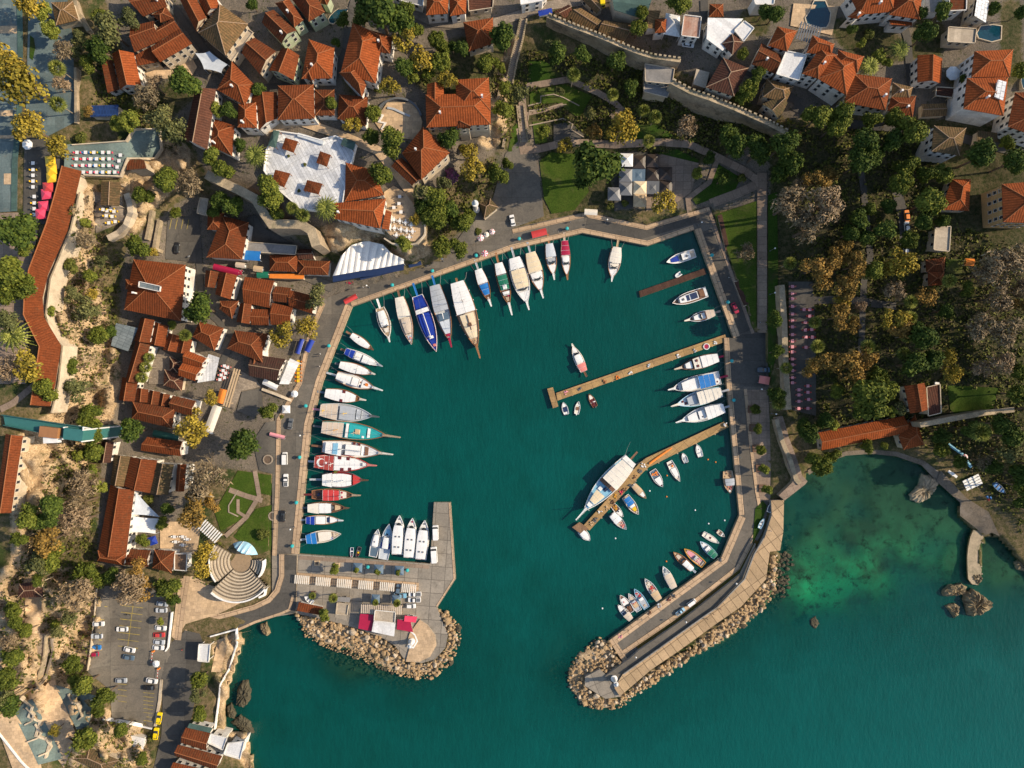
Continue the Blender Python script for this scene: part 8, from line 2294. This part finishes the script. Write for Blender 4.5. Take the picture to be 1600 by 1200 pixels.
# white terrace pavilions
TZ = 21.25
def deck_pavilion(label, q, c='roof_brown', z=TZ, h=2.6):
    q = pts(q); cx_ = sum(p[0] for p in q)/4; cy_ = sum(p[1] for p in q)/4
    base = w(cx_, cy_, z); o = tag(empty('terrace_pavilion', base), label, 'pavilion')
    C = [Vector(w(x, y, z+h)) for x, y in q]
    m_ = MB(); top = sum(C, Vector())/4+Vector((0, 0, .7))
    for i in range(4): slope(m_, [C[i], C[(i+1) % 4], top])
    m_.build('roof', c, o, base)
    for p in C:
        p = p+(top-p)*.08; m_ = MB(); m_.box(p.x, p.y, z, .18, .18, h); m_.build('post', 'wood', o, base)
for k, q in enumerate(("446,215 466,221 459,239 440,232", "500,236 517,242 511,261 494,254", "430,265 454,271 444,293 424,285", "480,281 504,287 498,304 474,298")):
    deck_pavilion('square brown pavilion roof on the white roof terrace, '+('nearest the green panel', 'toward the winged roof', 'toward the castle wall', 'toward the cliff restaurant')[k], q)
deck_pavilion('green flat panel roof on the outer corner of the white roof terrace', "427,203 437,205 431,231 418,228", 'green_roof'); deck_pavilion('green flat panel roof on the inner edge of the white roof terrace', "537,215 556,222 552,235 532,226", 'green_roof')
for k, (x, y) in enumerate(((478, 258), (470, 300), (452, 245))):
    t = tree('s', x, y, 3); t.location.z = TZ
low_wall('white parapet running round the white roof terrace', "416,234 432,204 466,209 500,218 524,212 556,226 550,250 540,285 533,332 470,326 430,292 412,266 416,234", 'render_white', 1.1, 1.6, z=21.2)
# pools
def pool(label, poly, z=None):
    poly = pts(poly); c = (sum(p[0] for p in poly)/len(poly), sum(p[1] for p in poly)/len(poly)); g = (gz(*c)+.5) if z is None else z
    base = w(c[0], c[1], g); o = tag(empty('swimming_pool', base), label, 'swimming pool')
    P2 = [Vector(w(x, y, g)) for x, y in poly]; cen = sum(P2, Vector())/len(P2)
    m_ = MB(); m_.face([p+(cen-p)*.06+Vector((0, 0, -.1)) for p in P2]); m_.build('water', M('pool_water', (.005, .035, .055), (.007, .045, .065), .2, .1, .5), o, base)
    m_ = MB(); rows = [[p+Vector((0, 0, -2)), p+Vector((0, 0, .1)), p+(cen-p)*.08+Vector((0, 0, .1)), p+(cen-p)*.08+Vector((0, 0, -.5))] for p in P2+P2[:1]]; m_.grid(rows); m_.build('coping', 'wall_cream', o, base)
pool('kidney-shaped dark pool among the orange-roofed hotels', "1272,0 1290,0 1295,12 1299,20 1297,35 1292,44 1275,45 1260,38 1257,28 1264,18 1268,8"); pool('small blue pool beside the pale yellow walls', "516,24 522,18 530,12 540,8 545,14 540,24 530,30 520,38 514,36 512,30")
pool('dark rectangular pool with round steps beside the tall white hotel', "1532,40 1552,38 1566,40 1565,62 1550,66 1528,60 1525,52"); pool('bright blue pool cut by the image edge', "1597,108 1612,106 1612,138 1598,139 1595,128")
# loungers and covers near the cove
m1 = MB(); m1.box(0, 0, .25, 1.9, .7, .1); m1.box(-.75, 0, .33, .5, .7, .12); m2 = MB()
for x in (-.8, .8):
    for y in (-.28, .28): m2.box(x, y, 0, .07, .07, .26)
lg = proto('sun_lounger', [('cushion', m1, 'white'), ('frame', m2, 'grey')]); PROTOS.append(lg)
for i in range(3):
    for j in range(4): 
        x, y = 1508+i*8.0-j*.4+j*2.2, 754-i*3.6+j*4.0-3
        tag(place(lg, at(x, y, .5), math.radians(25), 1.25), 'white sun lounger in the block on the rocks beside the cove', 'sun lounger', 'white loungers beside the cove')
for k in range(2): tag(place(lg, at(1485+k*5, 739+k*3, .6), math.radians(-40), 1.4), 'white sun lounger apart from the block, %s the jetty rock' % ('closest to', 'a step from')[k], 'sun lounger')
for k, (x, y) in enumerate(((1541, 776), (1543, 780), (1546, 777))): tag(place(PCH['red' if k % 2 else 'azure'], at(x, y, .4), .6, 1.6), '%s chair in the little cluster beside the cove' % ('blue', 'red', 'second blue')[k], 'chair')
def cover(label, line, wd, c, hh=1.3):
    line = dense(pts(line), 4); base = at(*line[len(line)//2], 0)
    m_ = MB(); A, B = offs(line, -wd/2), offs(line, wd/2)
    rows = []
    for (ax, ay), (bx_, by_) in zip(A, B):
        g = gz((ax+bx_)/2, (ay+by_)/2)
        rows.append([w(ax+(bx_-ax)*u, ay+(by_-ay)*u, g+.1+hh*math.sin(math.pi*u)*(.85+.3*RND.random())) for u in (0, .25, .5, .75, 1)])
    m_.grid(rows); m_.cap(rows[0]); m_.cap(rows[-1], 0, True)
    o = m_.build('tarpaulin', c, None, base); o.location = base; tag(o, label, 'tarpaulin')
cover('long pale blue tarpaulin among the trees beside the cove', "1482,694 1492,701 1505,710", 5, 'ltblue'); cover('pale grey-blue tarpaulin under the pink parasol beside the cove', "1510,720 1518,730", 6, 'ltblue')
# lamp posts
m1 = MB(); m1.tube([(0, 0, 0), (0, 0, 5)], .08, 6, r2=.05); m2 = MB(); m2.box(0, 0, 0, .4, .4, .25); m3 = MB(); m3.lathe([(.12, 5), (.3, 5.1), (.3, 5.5), (.1, 5.65)], n=10)
lp = proto('lamp_post', [('pole', m1, 'metal_grey'), ('base', m2, 'dkgrey'), ('lantern', m3, 'white')]); PROTOS.append(lp)
LAMPS = [(1067, 965, 'beside the mole grass strip, near the blue pickup'), (1144, 906, 'on the mole bend'), (990, 1019, 'at the outer end of the mole grass strip'), (1179, 702, 'beside the east planters'), (1091, 352, 'at the park corner of the quay'), (577, 449, 'on the road below the white canopy'), (693, 408, 'on the north road by the bright trees'), (946, 348, 'below the café pavement'), (1203, 392, 'beside the wide lawn path, upper'), (1203, 460, 'beside the wide lawn path, lower'), (1183, 608, 'at the lower edge of the east plaza'), (475, 679, 'on the west quay, abreast of the cream cabin'), (460, 823, 'on the west quay near the azure awning'), (1205, 646, 'beside the curved ramp wall')]
for x, y, t in LAMPS: tag(place(lp, w(x, y, max(QC, gz(x, y)+.2))), 'slim lamp post with a white lantern '+t, 'lamp post')
# park benches: timber seats along the east kerb
for k, (q, t) in enumerate((("1121,337 1128,334 1140,388 1134,392", 'upper'), ("1147,441 1158,438 1171,474 1162,478", 'lower'))):
    q = pts(q); base = w(sum(p[0] for p in q)/4, sum(p[1] for p in q)/4, QZ); o = tag(empty('bench_platform', base), 'long brown slatted timber seat set into the east lawn, %s one' % t, 'bench')
    slab('seat', q, 'jetty_wood', 'wall_cream', QZ+.75, QZ+.4, None, 1.2, o, base); slab('base', [(x+(sum(p[0] for p in q)/4-x)*-.06, y+(sum(p[1] for p in q)/4-y)*-.06) for x, y in q], 'wall_cream', 'wall_cream', QZ+.42, 0, None, 0, o, base)
# clutter on the jetties and the mole coping: heaps of nets, floats
def heap(label, px, py, z, c, n=7, s=.8):
    b = w(px, py, z); m_ = MB()
    rr = random.Random(int(px*13+py))
    for i in range(n):
        m_.box(rr.uniform(-s, s), rr.uniform(-s, s), -.05, rr.uniform(.3, .8), rr.uniform(.3, .7), rr.uniform(.15, .5), rr.random()*3, taper=.7)
    o = m_.build('net_heap', c); o.location = b; tag(o, label, 'net heap')
HN = {}
for px, py, c, n in [(1000, 735, 'dkgrey', 'dark'), (1005, 727, 'white', 'white'), (993, 745, 'brown', 'brown'), (984, 757, 'dkgrey', 'dark'), (976, 766, 'dkwood', 'dark brown'), (971, 769, 'hotpink', 'pink'), (963, 776, 'ochre', 'orange'), (957, 784, 'dkwood', 'dark brown'), (949, 794, 'tan', 'tan'), (938, 802, 'white', 'white'), (930, 812, 'dkgrey', 'dark'), (925, 818, 'tan', 'tan')]:
    HN[n+'be'] = HN.get(n+'be', -1)+1; heap(ORD[HN[n+'be']]+' '+n+' net heap on the bent stone pier, counted from its inner end', px, py, 1.25, c)
for px, py, c, n in [(885, 614, 'pink', 'pink'), (905, 607, 'dkgrey', 'dark'), (945, 596, 'wood', 'brown'), (965, 590, 'orange', 'orange'), (985, 582, 'white', 'white'), (1015, 571, 'ltgrey', 'grey'), (1060, 556, 'white', 'white'), (1085, 548, 'ltgrey', 'grey'), (1118, 535, 'white', 'white')]:
    HN[n+'na'] = HN.get(n+'na', -1)+1; heap(ORD[HN[n+'na']]+' '+n+' net heap on the narrow stone pier, counted from its outer end', px, py, 1.25, c, 6, .6)
for px, py, c, n in [(969, 993, 'pink', 'pale'), (1030, 946, 'ltgrey', 'grey'), (1046, 935, 'maroon', 'maroon'), (1053, 930, 'dkgrey', 'dark'), (1014, 958, 'dkwood', 'dark brown'), (1124, 874, 'dkgrey', 'dark'), (1133, 664, 'white', 'white')]:
    HN[n+'mo'] = HN.get(n+'mo', -1)+1; heap(ORD[HN[n+'mo']]+' '+n+' net heap on the mole coping, counted from its outer end', px, py, QZ+.16, c, 7, .7)
cover('long orange fishing net spread along the bent stone pier', "1014,725 1025,717 1040,706 1052,699", 4, 'orange', .35)
for q in bpy.data.objects:
    if q.get('label', '').startswith('long orange fishing net'):
        q.location = w(1033, 711, 1.25); q.name = 'fishing_net'; q['category'] = 'fishing net'
# life ring on the stone pier, mooring buoys
o = tag(empty('round_raft', w(1103.5, 541.5, 1.25)), 'crimson round cushion with a white rim on the narrow stone pier', 'life ring')
m_ = MB(); rows = [[((1.1+.2*math.cos(b))*math.cos(a), (1.1+.2*math.cos(b))*math.sin(a), .2+.2*math.sin(b)) for b in [2*math.pi*j/8 for j in range(9)]] for a in [2*math.pi*i/20 for i in range(21)]]; m_.grid(rows); m_.build('rim', 'white', o)
m_ = MB(); m_.lathe([(1.0, 0), (1.0, .25)], n=18); m_.build('cushion', 'crimson', o)
m1 = MB(); m1.lathe([(.1, -.25), (.38, -.05), (.38, .2), (.12, .42)], n=10); by = m1.mesh('mooring_buoy', 'white'); bo = m1.mesh('mooring_buoy', 'orange')
for i, (x, y, c) in enumerate(((961.5, 841, 0), (941, 950.5, 0), (1086, 797, 0), (1015, 767, 0), (1106, 718, 1), (1118, 722, 1), (1042, 743, 1), (1041.5, 776, 1), (1107, 818, 0), (1132, 813, 0), (1041, 877, 1))):
    o = obj('mooring_buoy', bo if c else by, None, w(x, y, 0)); o.scale = (.85,)*3
    auto(o, ('orange' if c else 'white')+' mooring buoy afloat', x, y, 'buoy')
# a car-park barrier
for k, (a, b) in enumerate((((240.5, 1017), (238, 1034)), ((249, 1044), (247.5, 1058)))):
    p, q = Vector(at(*a, .3)), Vector(at(*b, .3)); o = tag(empty('barrier', p), 'red and white lifting barrier of the lower car park, %s arm' % ('upper', 'lower')[k], 'barrier')
    m_ = MB(); n = 6
    for i in range(n): m_.tube([(q-p)*(i/n)+Vector((0, 0, 1)), (q-p)*((i+1)/n)+Vector((0, 0, 1))], .09, 5, i % 2)
    m_.build('arm', ['white', 'red'], o); m_ = MB(); m_.box(0, 0, -.2, .7, .5, 1.35); m_.build('housing', 'orange', o)

# ================================================================ BOULDERS AND SEA ROCKS
def rock_mesh(name, seed, mat, n=3, sharp=.32):
    import bmesh
    bm = bmesh.new(); bmesh.ops.create_icosphere(bm, subdivisions=2, radius=1)
    rs = np.random.RandomState(seed)
    pl = [(Vector(rs.randn(3)).normalized(), .58+.3*rs.rand()) for _ in range(13)]
    for v in bm.verts:
        for nrm, d in pl:
            t = v.co.dot(nrm)
            if t > d: v.co -= nrm*(t-d)
        v.co *= 1+.07*rs.randn()*sharp
        v.co.z *= .78
    me = bpy.data.meshes.new(name); bm.to_mesh(me); bm.free(); me.materials.append(MATS[mat]); return me
BW = [rock_mesh('boulder', 20+i, 'boulder_wet') for i in range(3)]
BM = [rock_mesh('boulder', i, 'boulder_pale' if i % 4 == 0 else 'boulder_stone') for i in range(9)]
def fill(poly, sp, n):
    xs = [p[0] for p in poly]; ys = [p[1] for p in poly]; out = []
    for _ in range(n):
        x, y = RND.uniform(min(xs), max(xs)), RND.uniform(min(ys), max(ys))
        if not pip(poly, np.array([x]), np.array([y]))[0]: continue
        if all((x-a)**2+(y-b)**2 > sp*sp for a, b in out): out.append((x, y))
    return out
def rubble(poly, inner, sp, label, group, limit):
    P_ = fill(poly, sp, 9000)
    small = []
    for i, (x, y) in enumerate(P_):
        d = min(math.dist((x, y), q) for q in inner)
        z = max(.0, 1.9-d*.055)+RND.uniform(-.25, .25)
        s = RND.choice((.45, .6, .75, .85, 1.0, 1.3))*RND.uniform(.85, 1.15)
        if i < limit:
            o = obj('boulder', BM[RND.randrange(9)] if z > RND.uniform(.1, .6) else BW[RND.randrange(3)], None, w(x, y, z), RND.random()*6.28); o.scale = (s*RND.uniform(.9, 1.35), s*RND.uniform(.75, 1.1), s*RND.uniform(.75, 1.15)); o.rotation_euler[0] = RND.uniform(-.5, .5); o.rotation_euler[1] = RND.uniform(-.5, .5)
            tag(o, label, 'boulder', group)
        else: small.append((x, y, z, s))
    return small
i1 = dense(pts("462,958 510,968 560,982 618,1008 640,1030 670,1028 690,1000 690,970"), 6); i2 = dense(pts("960,1080 1020,1048 1075,1010 1160,948 1198,905 1205,866"), 6)+dense(pts("955,1005 970,1040 940,1050 915,1066 940,1090"), 6)
sm = rubble(RUB1, i1, 4.7, 'tan limestone boulder in the rubble slope around the pier', 'rubble boulders of the pier', 150)
sm += rubble(RUB2, i2, 4.7, 'tan limestone boulder in the rubble slope of the long mole', 'rubble boulders of the mole', 150)
def stones(name, lst, mat, label):
    V = []; F = []; k = 0
    for x, y, z, s in lst:
        me = BM[RND.randrange(9)]; a = RND.random()*6.28; c, q = math.cos(a), math.sin(a); b = w(x, y, z)
        V += [(b[0]+s*(v.co.x*c-v.co.y*q), b[1]+s*(v.co.x*q+v.co.y*c)*.8, b[2]+s*v.co.z) for v in me.vertices]
        F += [[i+k for i in p.vertices] for p in me.polygons]; k = len(V)
    me = bpy.data.meshes.new(name); me.from_pydata(V, [], F); me.materials.append(MATS[mat]); tag(obj(name, me), label, 'rubble', None, 'stuff')
for poly in (RUB1, RUB2): sm += [(x, y, .35+RND.uniform(-.2, .5), RND.uniform(.3, .55)) for x, y in fill(poly, 3.0, 2500)]
stones('rubble', sm, 'boulder_stone', 'smaller tan rubble filling the gaps of both breakwaters')
wet = []
for line, r in (("455,975 480,1000 520,1018 570,1037 610,1055 650,1070 690,1060 715,1035 728,1000 725,970 705,950", 17), ("1228,830 1222,870 1220,915 1205,948 1165,985 1120,1015 1075,1042 1030,1074 985,1100 935,1118 900,1108 880,1075 880,1040 898,1010 930,990", 16), ("400,990 385,1010 385,1060 365,1090 372,1120 395,1150", 14)):
    for x, y in dense(pts(line), 2.2):
        for _ in range(3): wet.append((x+RND.gauss(0, r*.55), y+RND.gauss(0, r*.55), RND.uniform(-2.4, -.5), RND.uniform(.6, 1.3)))
wet = [(x, y, min(-.3, float(bil(bed, GX[0], GY[0], STEP, np.array([x]), np.array([y]))[0])+q*.3+.6), s) for x, y, q, s in wet if pip(COAST, np.array([x]), np.array([y]))[0]]
stones('submerged_rocks', wet, 'boulder_wet', 'dark drowned rocks at the feet of the breakwaters')
# big rocks in the cove and under the left shore
def sea_rock(label, poly, h, mat='sea_rock', name='sea_rock'):
    poly = pts(poly); c = (sum(p[0] for p in poly)/len(poly), sum(p[1] for p in poly)/len(poly)); base = w(c[0], c[1], 0)
    ring = dense(poly+poly[:1], 2.5)[:-1]; n = len(ring); rows = []
    for s_, zf in ((1.12, -.9), (1.02, .15), (.93, .62), (.75, .9), (.5, 1.0), (.25, .95)):
        row = []
        for x, y in ring:
            jx = 1+.10*RND.uniform(-1, 1)
            z = zf*h*(1+.25*RND.uniform(-1, 1)) if zf > 0 else -1.5
            p = w(c[0]+(x-c[0])*s_*jx, c[1]+(y-c[1])*s_*jx, 0); row.append((p[0], p[1], z))
        rows.append(row)
    m_ = MB(); m_.grid(rows, 0, True); m_.cap(rows[-1]); o = m_.build(name, mat, None, base); o.location = base; tag(o, label, 'rock')
sea_rock('large triangular tan rock standing off the curved jetty', "1504,929 1517,920 1530,928 1548,940 1543,950 1530,960 1513,961 1508,950 1503,938", 3.0)
sea_rock('long tan rock in front of the curved jetty tip', "1472,922 1480,914 1500,911 1509,917 1505,926 1490,930 1474,931", 2.2)
sea_rock('small tan rock lowest of the cove cluster', "1476,946 1490,942 1497,947 1496,960 1490,965 1484,956", 1.6)
sea_rock('small rock just under the curved jetty tip', "1513,896 1528,894 1533,902 1526,914 1518,908", 1.8)
sea_rock('flat-topped grey-tan rock joined to the cove path by a ledge', "1440,742 1452,743 1466,750 1460,765 1450,778 1436,785 1424,780 1421,772 1432,760", 1.8, 'city_stone_top')
sea_rock('rough ledge between the flat-topped rock and the cove path', "1456,744 1464,736 1471,738 1466,752", 1.2)
sea_rock('dark brown rock off the sea cliff beside the shore wall', "372,1078 380,1062 388,1064 393,1080 390,1095 380,1105 370,1100", 2.0, 'boulder_wet'); sea_rock('dark brown rock closer in under the sea cliff', "355,1104 362,1098 370,1115 366,1122 358,1118", 1.6, 'boulder_wet'); sea_rock('long dark rock at the foot of the lower sea cliff', "362,1128 376,1116 392,1128 398,1145 380,1142", 1.2, 'boulder_wet')
sea_rock('tan rock at the water edge below the coast street', "407,975 417,972 423,988 418,993 410,986", 1.5); sea_rock('small dark rock awash in the open bay', "1266,968 1274,963 1280,974 1274,982 1267,977", .5, 'boulder_wet'); sea_rock('small dark rock at the far right edge of the cove', "1584,880 1592,872 1600,876 1600,892 1588,890", 1.2)
# white rail posts at the shore kiosk terrace, umbrella cleanup, labels
unused_cleanup()
finish_labels()
